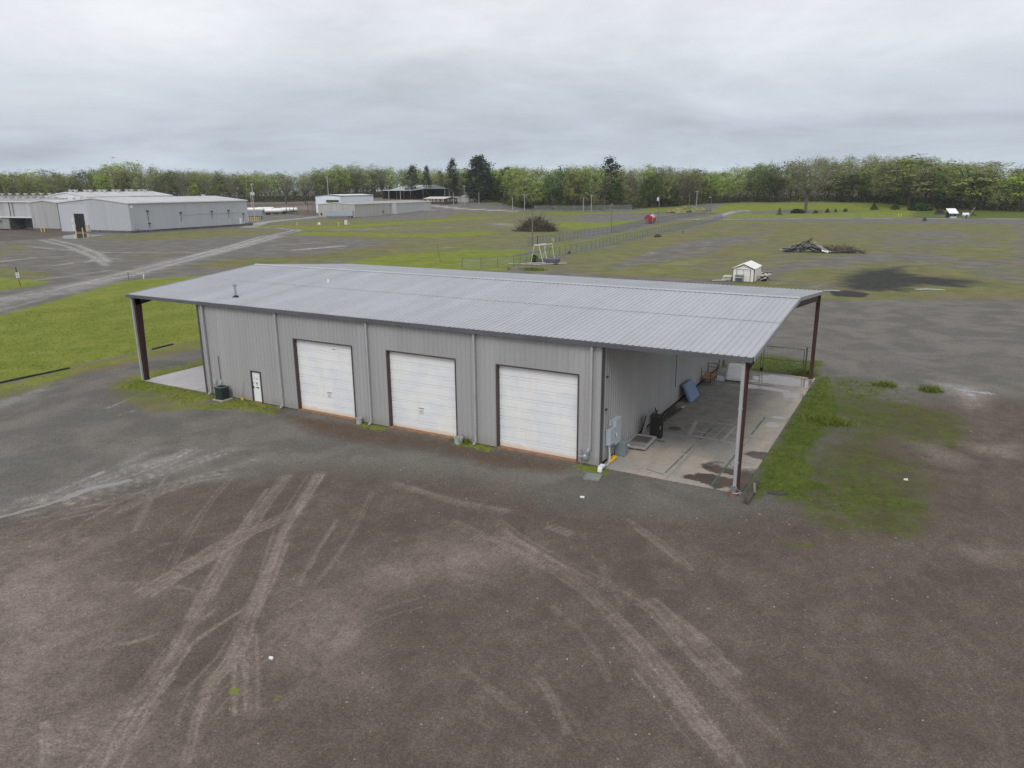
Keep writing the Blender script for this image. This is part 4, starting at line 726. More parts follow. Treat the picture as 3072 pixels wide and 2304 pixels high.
# timber by the column and pipe base
t = thing('railroad_tie', 'weathered dark timber lying by the front right column', 'timber', (36.95,.22,0), .03); mb = MB(); mb.obox((0,0,.11),(.24,2.5,.2), ROT(0,.06,0)); mb.build('beam', M('tie_wood', (.085,.07,.06), .9, 0, .4, 5, (.03,.028,.027), .6), t); mb = MB(); mb.obox((.06,.3,.225),(.10,1.1,.05), ROT(0,0,.2)); mb.build('splinter', M('pale_split_wood', (.22,.19,.16), .9, 0, .3, 6), t)
t = thing('drain_boot', 'short white pipe with clay collar at the foot of the front right column', 'pipe', (BL+LRW-.02,-.30,0)); MB().lathe((0,0,0),[(.13,.10),(.13,.32),(.16,.33),(.16,.40),(.12,.40),(.11,.15)],14).build('pipe', mgalv, t); MB().lathe((0,0,0),[(.22,-.02),(.2,.09),(.10,.10)],14).build('collar', M('clay_red', (.22,.09,.06), .9), t); MB().path([(.17*cos(k/2.2)+.12, .17*sin(k/2.2), .06+.01*k) for k in range(22)],.02,5).build('wire', mgalv, t)
t = thing('rubber_mat', 'flat dark scrap mat on the grass right of the timber', 'mat', (37.95,.85,.02), .2); mb = MB(); mb.prism([(-.42,-.18),(.1,-.22),(.45,-.05),(.4,.15),(-.1,.2),(-.4,.08)], -.01, .03); mb.build('sheet', M('grey_rubber', (.06,.06,.062), .8), t)
for i, (p, lb, sz) in enumerate(((at(B3(155,1634)), 'small white litter scrap on the gravel before the slab', .10), (at(DD(586,1423)), 'tiny white litter scrap in the foreground gravel', .07), (at(GR(1280,1120)), 'white paper scrap on bare ground right of the grass', .10))):
    t = thing('litter', lb, 'litter', p); mb = MB(); mb.hexa([(-sz,-sz*.6,0),(sz,-sz*.5,0),(sz*.9,sz*.6,.01),(-sz*.8,sz*.5,.0),(-sz*.8,-sz*.5,.08),(sz*.7,-sz*.6,.05),(sz*.8,sz*.5,.07),(-sz,sz*.4,.05)]); mb.build('scrap', mwhite, t)
# chain-link gate behind the right bay
mwire = M('chain_wire', (.30,.33,.32), .5, .4, .1); mpost = M('fence_post', (.13,.145,.14), .5, .3, .12)
def wiremesh(mb, A, B, h, sp, wd, z0=.05):
    A = np.array(A, float); B = np.array(B, float); L = np.hypot(*(B-A)[:2]); n = int((L+h)/sp); u = (B-A)/L; nn = np.array([-u[1], u[0], 0])*wd*.5
    for sgn in (1, -1):
        for k in range(-int(h/sp), int(L/sp)+1):
            s0 = k*sp; s1 = s0+h; a, b = max(s0, 0), min(s1, L)
            if b <= a: continue
            za, zb = (a-s0), (b-s0)
            if sgn < 0: za, zb = h-za, h-zb
            p = A+u*a; q = A+u*b; p = (p[0], p[1], p[2]+z0+za); q = (q[0], q[1], q[2]+z0+zb)
            w_ = wd*.7; o = nn*.6*sgn
            mb.add([(p[0]+o[0],p[1]+o[1],p[2]-w_),(q[0]+o[0],q[1]+o[1],q[2]-w_),(q[0]+o[0],q[1]+o[1],q[2]+w_),(p[0]+o[0],p[1]+o[1],p[2]+w_),(p[0]+o[0]+nn[0],p[1]+o[1]+nn[1],p[2]),(q[0]+o[0]+nn[0],q[1]+o[1]+nn[1],q[2])], [(0,1,2,3),(0,4,5,1),(3,2,5,4)])
t = thing('chain_link_gate', 'double chain link gate with dark frame behind the right open bay', 'gate', (29.7,24.3,0))
for xa, xb in ((.10,2.82),(2.98,5.85)):
    mb = MB(); mb.tube((xa,0,.10),(xa,0,2.0),.03); mb.tube((xb,0,.10),(xb,0,2.0),.03)
    for z in (.10,1.05,2.0): mb.tube((xa,0,z),(xb,0,z),.026)
    lf = mb.build('gate_leaf', mpost, t); mb = MB(); wiremesh(mb, (xa,0,0), (xb,0,0), 1.88, .075, .004, .11); mb.build('wire_mesh', mwire, lf)
for x in (-.02,6.02): MB().tube((x,0,-.1),(x,0,2.2),.055,n=10).build('post', mpost, t)
bxw(2.80,2.98,-.05,.05,.05,.30).build('drop_rod', mblack, t)
# ================================================================== THE LONG WAREHOUSE ON THE LEFT
mwh = M('warehouse_siding', (.43,.445,.475), .55, 0, .05, .12, (.30,.31,.33), .3, streak=True); mwh2 = M('older_siding', (.385,.38,.385), .6, 0, .08, .2, (.22,.22,.22), .45, streak=True)
mwh3 = M('light_panel', (.47,.49,.53), .55, 0, .04, .12); mwroof = M('warehouse_roof', (.52,.52,.53), .5, .1, .08, .1, (.36,.35,.34), .5); mwtrim = M('pale_trim', (.60,.61,.62), .5); mfound = M('foundation_concrete', (.10,.095,.09), .9, 0, .4, .8, (.35,.34,.31), .5)
myel = M('safety_yellow', (.68,.52,.14), .6, 0, .1, 3); mlamp = M('dark_fixture', (.05,.055,.06), .5); mwroof2 = M('old_gravel_roof', (.30,.28,.27), .8, 0, .2, .15, (.5,.49,.47), .5)
WA = radians(6); WO = at(K1(1095,690)); UX = np.array([cos(WA), sin(WA), 0]); UY = np.array([-sin(WA), cos(WA), 0])
def flat_wall(mb, p, q, z0, za, zb=None, rib=.9, dep=.05):   # vertical ribbed sheet between local points p,q with sloping top
    zb = za if zb is None else zb; p = Vector((p[0], p[1], 0)); q = Vector((q[0], q[1], 0)); d = q-p; L = d.length; d.normalize(); n = Vector((d.y, -d.x, 0)); k = max(1, int(L/rib)); s_ = L/k
    us = sorted([i*s_ for i in range(k+1)] + [i*s_+s_*.75 for i in range(k)] + [i*s_+s_*.82 for i in range(k)])
    def h(i, u): f = (u/s_) % 1; return dep if .7 < f < .8 else 0
    for a, b in zip(us, us[1:]):
        A = p + d*a + n*h(0, a); B = p + d*b + n*h(0, b); mb.quad((A.x,A.y,z0), (B.x,B.y,z0), (B.x,B.y,za+(zb-za)*b/L), (A.x,A.y,za+(zb-za)*a/L))
def gable_hall(name, label, loc, rot, W, L, eL, eR, rx, rz, mats, z0=.0, over=.25, cat='building', ridge_y=True, found=True):
    """hall with gable front on local y=0 from x=-W..0, depth L, ridge at x=rx"""
    t = thing(name, label, cat, loc, rot); mw, mr, mt = mats
    mb = MB(); flat_wall(mb, (-W,0), (rx,0), z0, eL, rz); flat_wall(mb, (rx,0), (0,0), z0, rz, eR); mb.build('gable_wall', mw, t)
    mb = MB(); flat_wall(mb, (0,0), (0,L), z0, eR); mb.build('side_wall', mw, t); mb = MB(); flat_wall(mb, (-W,L), (-W,0), z0, eL); mb.build('side_wall', mw, t)
    mb = MB(); flat_wall(mb, (rx,L), (-W,L), z0, rz, eL); flat_wall(mb, (0,L), (rx,L), z0, eR, rz); mb.build('rear_wall', mw, t)
    for xa, za, xb, zb in ((-W-over, eL-over*.08, rx, rz), (0+over, eR-over*.08, rx, rz)):
        mb = MB(); mb.extr([(xa,-over,za+.06),(xb,-over,zb+.06),(xb,-over,zb+.20),(xa,-over,za+.20)], (0,L+2*over,0))
        n = int(L/1.2)
        for k in range(n+1): y = -over+.05+k*(L+2*over-.1)/n; mb.extr([(xa,y,za+.201),(xb,y,zb+.201),(xb,y,zb+.26),(xa,y,za+.26)], (0,.06,0))
        mb.build('roof', mr, t)
        mb = MB(); mb.extr([(xa,-over-.05,za-.12),(xb,-over-.05,zb-.12),(xb,-over-.05,zb+.24),(xa,-over-.05,za+.24)], (0,.045,0)); mb.build('rake_trim', mt, t)
        s_ = 1 if xa > rx else -1; x0, x1 = sorted((xa+s_*.003, xa+s_*.16)); mb = MB(); mb.box(x0, x1, -over, L+over, za-.14, za+.15); mb.build('gutter', mt, t)
    if found: MB().box(-W+.03, -.03, .03, L-.03, -1.2, z0+.02).build('foundation', mfound, t); 
    return t
A = gable_hall('warehouse', 'largest grey metal warehouse with black door opening and wall lamps', WO, WA, 35.0, 55, 9.95, 9.75, -16.6, 11.45, (mwh, mwroof, mwtrim), .75)
bxw(-26.95-.25, -22.0, -.09, .06, .3, 6.3).build('door_opening', mdark, A);  # solid near-black slab; the doorway's inner darkness is put into its colour
mb = MB(); mb.box(-34.7,-27.21,-.075,-.058,.1,9.3); mb.box(-21.99,-19.9,-.075,-.058,.1,9.3); mb.box(-27.21,-21.99,-.075,-.058,6.3,9.3); mb.build('light_panel', mwh3, A)
mb = MB(); mb.box(-27.35,-27.2,-.16,-.076,.3,6.4); mb.box(-22.0,-21.85,-.16,-.076,.3,6.4); mb.box(-27.2,-22.0,-.16,-.095,6.3,6.4); mb.build('door_frame', mwtrim, A)
bxw(-28.7,-27.6,-.17,-.077,3.2,4.9).build('notice_board', mwtrim, A); bxw(-28.8,-27.7,-.17,-.077,.3,2.5).build('door', mwtrim, A)
mb = MB(); mb.box(-21.7,-20.2,-.5,-.08,.3,2.5); mb.build('tan_box', M('tan_box', (.45,.40,.30), .8), A); bxw(-35.05,-34.72,-.11,-.078,.5,9.9).build('corner_trim', mtrim, A)
for y, z, dn in ((7.2,7.1,3.3),(21.3,6.1,3.2),(36.0,6.1,2.8),(44.5,6.2,2.9),(52.3,4.7,2.9),(7.3,2.95,1.6)):
    mb = MB(); mb.hexa([(.06,y-.4,z-.15),(.65,y-.35,z-.25),(.65,y+.35,z-.25),(.06,y+.4,z-.15),(.06,y-.4,z+.25),(.5,y-.3,z+.2),(.5,y+.3,z+.2),(.06,y+.4,z+.25)]); mb.box(.06,.14,y-.05,y+.05,z-dn,z-.26); mb.build('wall_lamp', mlamp, A)
mb = MB(); mb.box(.06,.12,21.4,52,5.2,5.26); mb.build('conduit', M('grey_conduit', (.28,.29,.31), .5), A); bxw(.06,.14,50.0,50.95,.9,3.1).build('door', mwhite, A); bxw(.06,.12,.6,1.5,8.2,9.1).build('number_plate', mwhite, A)
for y in (.9,1.9,2.8): bxw(.06,.35,y-.3,y+.3,1.2,2.0).build('meter_box', mgreybox, A); MB().tube((.2,y-.1,2.0),(.2,y-.1,3.0),.04).build('conduit', mgalv, A)
MB().box(-.2,1.6,53,55.6,-.8,1.0).build('loading_step', mfound, A)
def roof_vents(t, pts, nm='roof_vent'):
    for x, y, z in pts: mb = MB(); mb.box(x-.35,x+.35,y-.35,y+.35,z,z+.55); mb.box(x-.6,x+.6,y-.6,y+.6,z+.55,z+.85); mb.build(nm, mwtrim, t)
roof_vents(A, [(-19.5,52,11.3)])
B = gable_hall('warehouse_wing', 'lower weathered grey gabled wing left of the black door opening', WO + UX*(-35.3) + UY*.4, WA, 15.2, 32, 10.0, 9.95, -7.6, 10.75, (mwh2, mwroof, mwtrim), .95)
C = thing('warehouse_annex', 'old flat roofed grey annex with dark loading bay at the far left', 'building', WO + UX*(-50.8) + UY*8, WA)
mb = MB(); flat_wall(mb, (-75,0), (0,0), .6, 10.1); mb.build('front_wall', mwh2, C); MB().box(-75,-.05,.05,6.6,.0,10.0).build('body', mwh2, C)
mb = MB(); mb.extr([(-75,-.4,10.12),(.2,-.4,10.12),(.2,6.9,11.2),(-75,6.9,11.2)], (0,0,.15)); mb.build('roof', mwroof2, C); mb = MB(); mb.box(-75,.2,-.5,-.41,9.95,10.35); mb.build('fascia', mwtrim, C); mb = MB(); mb.box(-23,-22.6,-.12,-.06,.6,10); mb.box(-21,-20.7,-.12,-.06,3.6,10); mb.build('downspout', mlamp, C)
mb = MB(); mb.box(-75,-15.6,-5.5,-.1,.3,4.4); mb.build('loading_bay', M('stained_grey', (.28,.28,.26), .8, 0, .2, .4, (.12,.12,.1), .6, streak=True), C); mb = MB(); mb.box(-75,.0,-6.0,-.1,4.42,4.62); mb.box(-75,-20,-6.6,-5.52,3.5,3.7); mb.build('awning', mwtrim, C)
bxw(-15.5,-.3,-.3,-.08,.6,4.3).build('dark_opening_panel', M('dark_grey_opening', (.13,.135,.145), .7, 0, .1), C)  # solid slab; the dark of the opening under the awning is painted in
mb = MB(); mb.box(-15.6,-15.0,-5.8,-.2,-.3,4.4); mb.build('pier', mfound, C)
D_ = gable_hall('warehouse_hall', 'taller white gabled hall rising behind the front warehouse roofs', WO + UX*(-39.0) + UY*15, WA, 23, 39, 11.9, 11.8, -11.4, 13.4, (M('white_siding', (.62,.65,.67), .5, 0, .05, .2), mwroof, mwtrim), .3)
roof_vents(D_, [(-11.4+dx, 3+k*6.2, 13.5) for k in range(6) for dx in (-1.2, 1.6)]); roof_vents(B, [(-9+k*2.6, 10+k, 10.8) for k in range(3)])
E_ = gable_hall('warehouse_block', 'long low warehouse with row of ridge vents behind the annex', WO + UX*(-62.4) + UY*60, WA + pi/2, 44, 90, 10.8, 10.8, -22, 12.2, (mwh2, mwroof2, mwtrim), .3)
roof_vents(E_, [(-22, 4+k*5.2, 12.3) for k in range(12)]); roof_vents(C, [(-70+k*4.4, 5.6, 11.1) for k in range(16)])
def bollard(p, h, r=.11, label='', group='yellow bollards', lean=0):
    t = tag(MB().tube((0,0,-.3),(lean,0,h),r,n=8).build('bollard', myel, None, p), label, 'bollard', group); return t
for (x, y, y2), lb in zip(((345,680,640),(370,680,630),(632,700,640),(690,700,645)), ('left yellow bollard before the low gabled wing','right yellow bollard before the low gabled wing','tall yellow bollard left of the black door opening','yellow bollard right of the black door opening')):
    P = at(K1(x, y)); bollard(P, max(ht(P, K1(x, y2))-P[2], 1.2), .16, lb, 'bollards at the warehouse')
# ------------------------------------------------------------------ grey notched building, white building, trailer
GO = at(K2(1010,560)); GA = radians(8); gm3 = (M('dull_siding', (.42,.41,.39), .65, 0, .07, .2, (.20,.195,.19), .45, streak=True), M('dull_roof', (.42,.40,.38), .7, 0, .1, .2), mwtrim)
G1 = gable_hall('storage_building', 'long dull grey metal building with a notch behind the trailer', GO, GA, 22, 35.5, 6.5, 6.5, -11, 7.2, gm3, .1)
G1['label'] = 'dull grey metal building with streaked walls behind the trailer'
G2 = gable_hall('storage_building', 'lighter grey metal building joined behind the streaked one', GO + np.array([cos(GA)*3.2 - sin(GA)*35.9, sin(GA)*3.2 + cos(GA)*35.9, 0]), GA, 25, 41, 6.4, 6.4, -12.5, 7.2, (M('light_dull_siding', (.47,.475,.485), .6, 0, .06, .3, (.3,.3,.3), .3, streak=True), gm3[1], mwtrim), .1)
bxw(.06,.25,26.5,27.3,1.6,2.6).build('vent', mlamp, G1); mb = MB(); mb.box(-20.5,-19.7,-.4,-.07,1.0,2.2); mb.build('meter_box', mlamp, G1)
WOO = at(K2(690,525)); t = gable_hall('white_building', 'white metal building with dark broken doorway behind the grey one', WOO + np.array([16*cos(GA), 16*sin(GA), 0]), GA, 16, 34, 9.3, 9.3, -8, 9.9, (M('white_metal', (.70,.74,.80), .5, 0, .04, .2), M('bright_roof', (.66,.67,.68), .45, .1, .05, .2), mlamp), .1)
mb = MB(); mb.box(-13.4,-10.6,-.12,-.06,.1,2.6); mb.prism([(-13.8,-.13),(-10.2,-.13),(-10.2,-.07),(-13.8,-.07)], 2.5, 4.6); mb.build('doorway', mdark, t); bxw(-8.5,-.8,-.9,-.06,6.0,7.2).build('canopy', M('dark_olive', (.06,.07,.055), .8), t); bxw(-7.6,-1.4,-.10,-.062,.1,5.9).build('roll_up_door', M('pale_door', (.62,.64,.66), .5), t)  # doorway is a solid slab, its unlit inside painted near-black
mb = MB(); mb.tube((-20,-2,0),(-20,-2,7.1),.12); mb.hexa([(-20.5,-2.6,7.0),(-16.1,-1,7.2),(-16.1,1,7.2),(-20.5,-1,7.0),(-20.5,-2.6,7.25),(-16.1,-1,7.45),(-16.1,1,7.45),(-20.5,-1,7.25)]); mb.build('canopy_post', mlamp, t)
def trailer(name, label, P, rot, L, col, wheels, back=True):
    t = thing(name, label, 'trailer', P, rot, None); m = M('trailer_'+col[0], col[1], .5, .1, .06, .5, (.25,.26,.27), .3)
    mb = MB(); mb.box(0, L, 0, 2.5, 1.05, 3.6); 
    for k in range(int(L/.6)): mb.box(.1+k*.6,.16+k*.6,-.03,-.002,1.1,3.55)
    mb.build('body', m, t); MB().box(.3,L-.3,.7,1.8,.8,1.049).build('chassis', mblack, t)
    for x in wheels:
        for y in (.0, 2.05): w_ = MB().tube((x,y,.5),(x,y+.45,.5),.5,n=14).build('wheel', M('tyre', (.02,.02,.02), .9), t); MB().tube((x,y-.02,.5),(x,y-.005,.5),.24,n=10).build('rim', mwhite, w_)
    bxw(1.2,1.35,.4,.55,0,.8).build('landing_leg', mgalv, t); bxw(1.2,1.35,1.95,2.1,0,.8).build('landing_leg', mgalv, t); return t
P = at(K2(762,566)); Q = at(K2(990,566)); trailer('semi_trailer', 'pale blue grey box trailer parked before the dull grey building', P, atan2(Q[1]-P[1], Q[0]-P[0]), hypot(*(Q-P)[:2]), ('pale', (.37,.41,.46)), (hypot(*(Q-P)[:2])-1.3, hypot(*(Q-P)[:2])-2.6))
P = at(K2(70,570)); Q = at(K2(244,568)); L_ = hypot(*(Q-P)[:2]); trailer('semi_trailer', 'grey box trailer half hidden behind the warehouse corner', P, atan2(Q[1]-P[1], Q[0]-P[0]), L_, ('grey', (.27,.29,.33)), (L_-1.0,))
# parked tank trailers
mtank = M('tank_white', (.74,.74,.73), .4, .1, .06, .6, (.35,.38,.35), .35); mtgreen = M('tank_green_grime', (.12,.19,.15), .7, 0, .3, 2)
def tanker(P, rot, L, label, green):
    t = thing('tank_trailer', label, 'tank trailer', P, rot, 'tank trailers parked in a row'); r = 1.05; mb = MB(); n = 18; rings = [(0, .35), (.15, .75), (.4, .97), (.7, 1), (L-.7, 1), (L-.4, .97), (L-.15, .75), (L, .35)]; vs = []
    for x, k in rings: vs += [(x, r*k*cos(2*pi*i/n), 2.15 + r*k*sin(2*pi*i/n)) for i in range(n)]
    mb.add(vs, [(i*n+k, i*n+(k+1) % n, (i+1)*n+(k+1) % n, (i+1)*n+k) for i in range(len(rings)-1) for k in range(n)] + [tuple(range(n)), tuple(range((len(rings)-1)*n, len(rings)*n))]); mb.build('tank', mtank, t, smooth=True)
    if green: mb = MB(); mb.tube((L-2.4,0,2.15),(L-1.9,0,2.15),r*1.015,n=18); mb.tube((L-.5,0,2.15),(L-.3,0,2.15),r*.985,n=18); mb.build('grimy_band', mtgreen, t)
    MB().box(.4,L-.4,-.5,.5,.75,1.15).build('chassis', mblack, t); MB().tube((L*.45,0,3.1),(L*.45,0,3.45),.35,n=10).build('hatch', mgalv, t)
    for x in (1.0, 2.2):
        for y in (-1.15,.75): MB().tube((x,y,.48),(x,y+.4,.48),.48,n=12).build('wheel', M('tyre', (.02,.02,.02), .9), t)
    for y in (-.8,.65): MB().box(L-1.6,L-1.4,y,y+.15,.0,1.2).build('landing_leg', mgalv, t)
for (x, y), g, lb in zip(((110,527),(195,523),(262,538),(330,531),(392,527)), (0,0,0,1,1), ('leftmost white tank trailer behind the grey box trailer','second white tank trailer behind the end of the box trailer','nearest white tank trailer with round white end in the row','white tank trailer with green grime in the middle of the row','grimy tank trailer at the right of the row')):
    tanker(at(K2(x, y)), radians(38), 9.5, lb, g)
t = thing('anhydrous_tank', 'small white round tank on wheels right of the tank trailers', 'tank', at(K2(445,520)), radians(-20)); mb = MB(); mb.lathe((0,0,1.6), [(0,-1.2),(.7,-1.0),(1.15,-.5),(1.25,0),(1.15,.5),(.7,1.0),(0,1.2)], 14); mb.build('tank', mtank, t, smooth=True); MB().box(-1.3,1.6,-.5,.5,.35,.55).build('frame', mgalv, t); [MB().tube((x,-.7,.4),(x,.7,.4),.4,n=12).build('wheel', mblack, t) for x in (-.7,.8)]
# ------------------------------------------------------------------ open steel shed and brown office
SO = at(S5(1325,333)); ds = radians(172); U_ = np.array([cos(ds), sin(ds)]); V_ = np.array([cos(ds-pi/2), sin(ds-pi/2)])
t = thing('open_shed', 'open sided dark steel shed with pale grey gabled roof', 'building', SO, ds-pi/2); r_ = hypot(*(SO-CAM)[:2]); k_ = r_/FPX   # metres per native px
Ws = 385/4.9156*k_/.72; Ls = 410/4.9156*k_/.70; he = ht(SO, S5(1330,178))-SO[2]; hr = he+2.6
# local axes: x = V_ (to the right back), y = U_ (to the left back)
mred2 = M('far_red_oxide', (.11,.06,.05), .7, 0, .2); mshed = M('shed_dark_siding', (.05,.045,.05), .8, 0, .2, .3)
for x, y in [(0, k*Ls/4) for k in range(5)] + [(Ws, k*Ls/4) for k in range(5)]: MB().box(x-.25,x+.25,y-.25,y+.25,-1,he).build('column', mred2, t)
mb = MB(); mb.extr([(-.6,-.5,he),(Ws/2,-.5,hr),(Ws/2,-.5,hr+.2),(-.6,-.5,he+.2)],(0,Ls+1,0)); mb.build('roof', M('shed_roof', (.44,.47,.49), .5, .1, .06, .2), t); mb = MB(); mb.extr([(Ws+.6,-.5,he),(Ws/2,-.5,hr),(Ws/2,-.5,hr+.2),(Ws+.6,-.5,he+.2)],(0,Ls+1,0)); mb.build('roof', MC['shed_roof'], t)
mb = MB(); flat_wall(mb, (.3,Ls), (Ws,Ls), 0, he); flat_wall(mb, (Ws,0), (Ws,Ls), 0, he); mb.build('siding', mshed, t); mb = MB(); mb.extr([(0,-.3,he-.1),(Ws/2,-.3,hr-.1),(Ws,-.3,he-.1)],(0,.2,0)); mb.build('gable', M('shed_gable', (.36,.40,.42), .6), t)
mb = MB(); mb.extr([(-13,-.5,he-1.3),(-.3,-.5,he-.3),(-.3,-.5,he-.1),(-13,-.5,he-1.1)],(0,Ls,0)); mb.build('lean_to_roof', MC['shed_roof'], t); mb = MB(); [mb.box(-13,-12.6,y-.2,y+.2,-1,he-1.3) for y in np.linspace(0,Ls-1,5)]; mb.build('column', mred2, t); mb = MB(); flat_wall(mb, (-13,Ls-.7), (-.3,Ls-.7), 0, he-1.3, he-.4); [mb.box(-12.9,-.4,Ls-.9,Ls-.75,z,z+.25) for z in (2,4,6)]; mb.build('siding', mshed, t)
P = at(S5(1345,398)); Q = at(S5(1650,412)); L_ = hypot(*(Q-P)[:2]); rot = atan2(Q[1]-P[1], Q[0]-P[0]); h_ = ht(P, S5(1345,328))-P[2]
t = thing('brick_office', 'low brown brick office with white windows before the open shed', 'building', P, rot); mbr = M('brown_brick', (.085,.05,.042), .9, 0, .25, 2, (.13,.09,.075), .5); wdp = 13.0
MB().box(0,L_,0,wdp,-1,h_).build('wall', mbr, t); mb = MB(); mb.extr([(-.6,-.7,h_),(L_+.6,-.7,h_),(L_+.6,wdp/2,h_+1.2),(-.6,wdp/2,h_+1.2)],(0,0,.22)); mb.extr([(-.6,wdp+.7,h_),(L_+.6,wdp+.7,h_),(L_+.6,wdp/2+.01,h_+1.2),(-.6,wdp/2+.01,h_+1.2)],(0,0,.22)); mb.build('roof', M('tan_roof', (.52,.50,.44), .7, 0, .1, .5), t)
for x in (.06,.27,.42,.62,.83): f_ = MB().box(L_*x,L_*x+1.7,-.12,-.01,1.4,3.0).build('window', mwhite, t); MB().box(L_*x+.2,L_*x+1.5,-.15,-.121,1.6,2.8).build('pane', M('window_glass', (.10,.12,.14), .15), f_)
bxw(L_*.15,L_*.15+1.4,-.12,-.01,.2,2.9).build('door', M('cream_door', (.55,.50,.38), .6), t)
for y in (.2,.42,.6,.8): f_ = MB().box(L_+.01,L_+.12,wdp*y,wdp*y+1.2,1.5,3.0).build('window', mwhite, t); MB().box(L_+.121,L_+.14,wdp*y+.2,wdp*y+1.0,1.7,2.8).build('pane', MC['window_glass'], f_)
P = at(S5(1875,378)); t = gable_hall('small_shed', 'small pale grey shed right of the brown office', P + np.array([5.5,2,0]), .5, 5.5, 7, 3.9, 3.9, -2.75, 4.7, (mwh2, mwroof, mwtrim), .1)
P = at(S5(1785,372)); Q = at(S5(1868,375)); mb = MB(); flat_wall(mb, (0,0), tuple((Q-P)[:2]), 0, 3.6); [mb.box(x*(Q-P)[0]-.1, x*(Q-P)[0]+.1, x*(Q-P)[1]+.02, x*(Q-P)[1]+.2, 0, 3.7) for x in (0,.5,1)]; tag(mb.build('panel_fence', mwh2, None, P), 'grey sheet metal fence between brown office and small shed', 'fence')
# ------------------------------------------------------------------ utility poles
mpole = M('pole_wood', (.17,.15,.13), .9, 0, .2, 1); mpale = M('pole_pale', (.40,.38,.35), .85, 0, .15, 1); mcan = M('transformer_can', (.52,.56,.60), .5)
def pole(base, top, label, pale=False, arm=0, can=0, r=.17, lamp=0):
    P = at(base); h = max(ht(P, top)-P[2], 3); lx = 0
    # lean so the top matches the photograph's own lean
    dpx = (top[0] - base[0]); t = thing('utility_pole', label, 'utility pole', P, 0, 'utility poles across the site'); m = mpale if pale else mpole
    MB().tube((0,0,-.5),(lx,0,h),r*1.25,r*.8,n=8).build('pole', m, t); rot = RZ(0.45)
    if arm: mb = MB(); mb.obox((0,0,h-.6),(arm,.16,.18),rot); [mb.tube(tuple(Vector((0,0,h-.5))+rot@Vector((x,0,0))), tuple(Vector((0,0,h-.15))+rot@Vector((x,0,0))), .07) for x in (-arm*.45,-arm*.2,arm*.2,arm*.45)]; mb.build('crossarm', m, t)
    for k in range(can): o = rot@Vector(((-.55 if k == 0 else .55),0,0)); z = h*(.68 if can > 1 else .80); mb = MB(); mb.lathe((o.x,o.y,z),[(0,0),(.42,.02),(.44,.1),(.44,1.15),(.38,1.25),(0,1.3)],12); mb.tube((o.x,o.y,z+1.25),(o.x,o.y,z+1.6),.08); mb.build('transformer', mcan, t, smooth=False)
    if lamp: mb = MB(); mb.path([(0,0,h-.9),tuple(rot@Vector((-.9,0,h-.5)))],.05); mb.obox(tuple(rot@Vector((-1.1,0,h-.5))),(.6,.3,.2),rot); mb.build('lamp', mwtrim, t)
    return t
pole(K2(180,585), K2(170,275), 'pole carrying a pair of white transformers beside the warehouse corner', True, 1.6, 2, .2)
pole(K2(158,520), K2(152,360), 'shorter pale pole just left of the twin transformer pole', True)
pole(K2(715,400), K2(705,282), 'pale pole behind the white building', True); pole(K2(797,505), K2(795,215), 'tall lamp pole in front of the white building', True, 0, 0, .2, 1); pole(K2(664,525), K2(660,430), 'short dark pole left of the white building')
pole(K2(1290,412), K2(1290,292), 'pole with a crossarm left of the open shed', True, 2.2); pole(K2(1388,418), K2(1385,268), 'pole with crossarm and transformer before the open shed', True, 2.4, 1)
pole(K2(1755,402), K2(1755,310), 'lamp pole at the right end of the open shed', True, 0, 0, .17, 1); pole(K2(1795,402), K2(1795,335), 'thin pale pole behind the brown office', True); pole(K2(1827,456), K2(1827,352), 'pale pole at the right corner of the brown office', True)
pole(K2(1918,457), K2(1918,296), 'tall pale pole by the road right of the brown office', True, 1.6); pole(K2(1932,440), K2(1932,352), 'pale pole close behind the tall roadside pole', True); pole(K2(2038,447), K2(2038,346), 'pale pole at the foot of the big dark pine', True)
pole(K3(337,437), K3(337,367), 'short pale pole on the green rise', True); pole(K3(381,497), K3(381,388), 'pale pole left of the lamp pole beyond the field', True); pole(K3(480,502), K3(485,362), 'pale lamp pole at the edge of the field', True, 0, 0, .17, 1)
t_ = pole(K3(545,797), K3(545,478), 'dark pole by the near end of the gravel lane', False, 0, 0, .15); pole(K3(1200,685), K3(1207,440), 'dark pole halfway along the lane fence', False, .8, 0, .15); pole(K3(1590,612), K3(1602,375), 'dark pole with white transformer by the red tank', False, 0, 1, .16)
pole(K3(1840,552), K3(1848,362), 'dark pole beside the grassy earth mound', False, .0, 0, .15); pole(K3(1905,466), K3(1915,337), 'pale pole with crossarm at the far end of the lane', True, 2.2); pole(K3(2023,518), K3(2028,385), 'dark lamp pole near the lane end', False, 0, 0, .15, 1)
pole(K3(967,510), K3(967,392), 'pale pole along the far fence', True); pole(K3(1033,510), K3(1042,370), 'pale pole with bent arms along the far fence', True, 1.6, 0, .17); pole(K3(1549,606), K3(1549,515), 'white pole standing beside the red tank', True, 0, 0, .1)
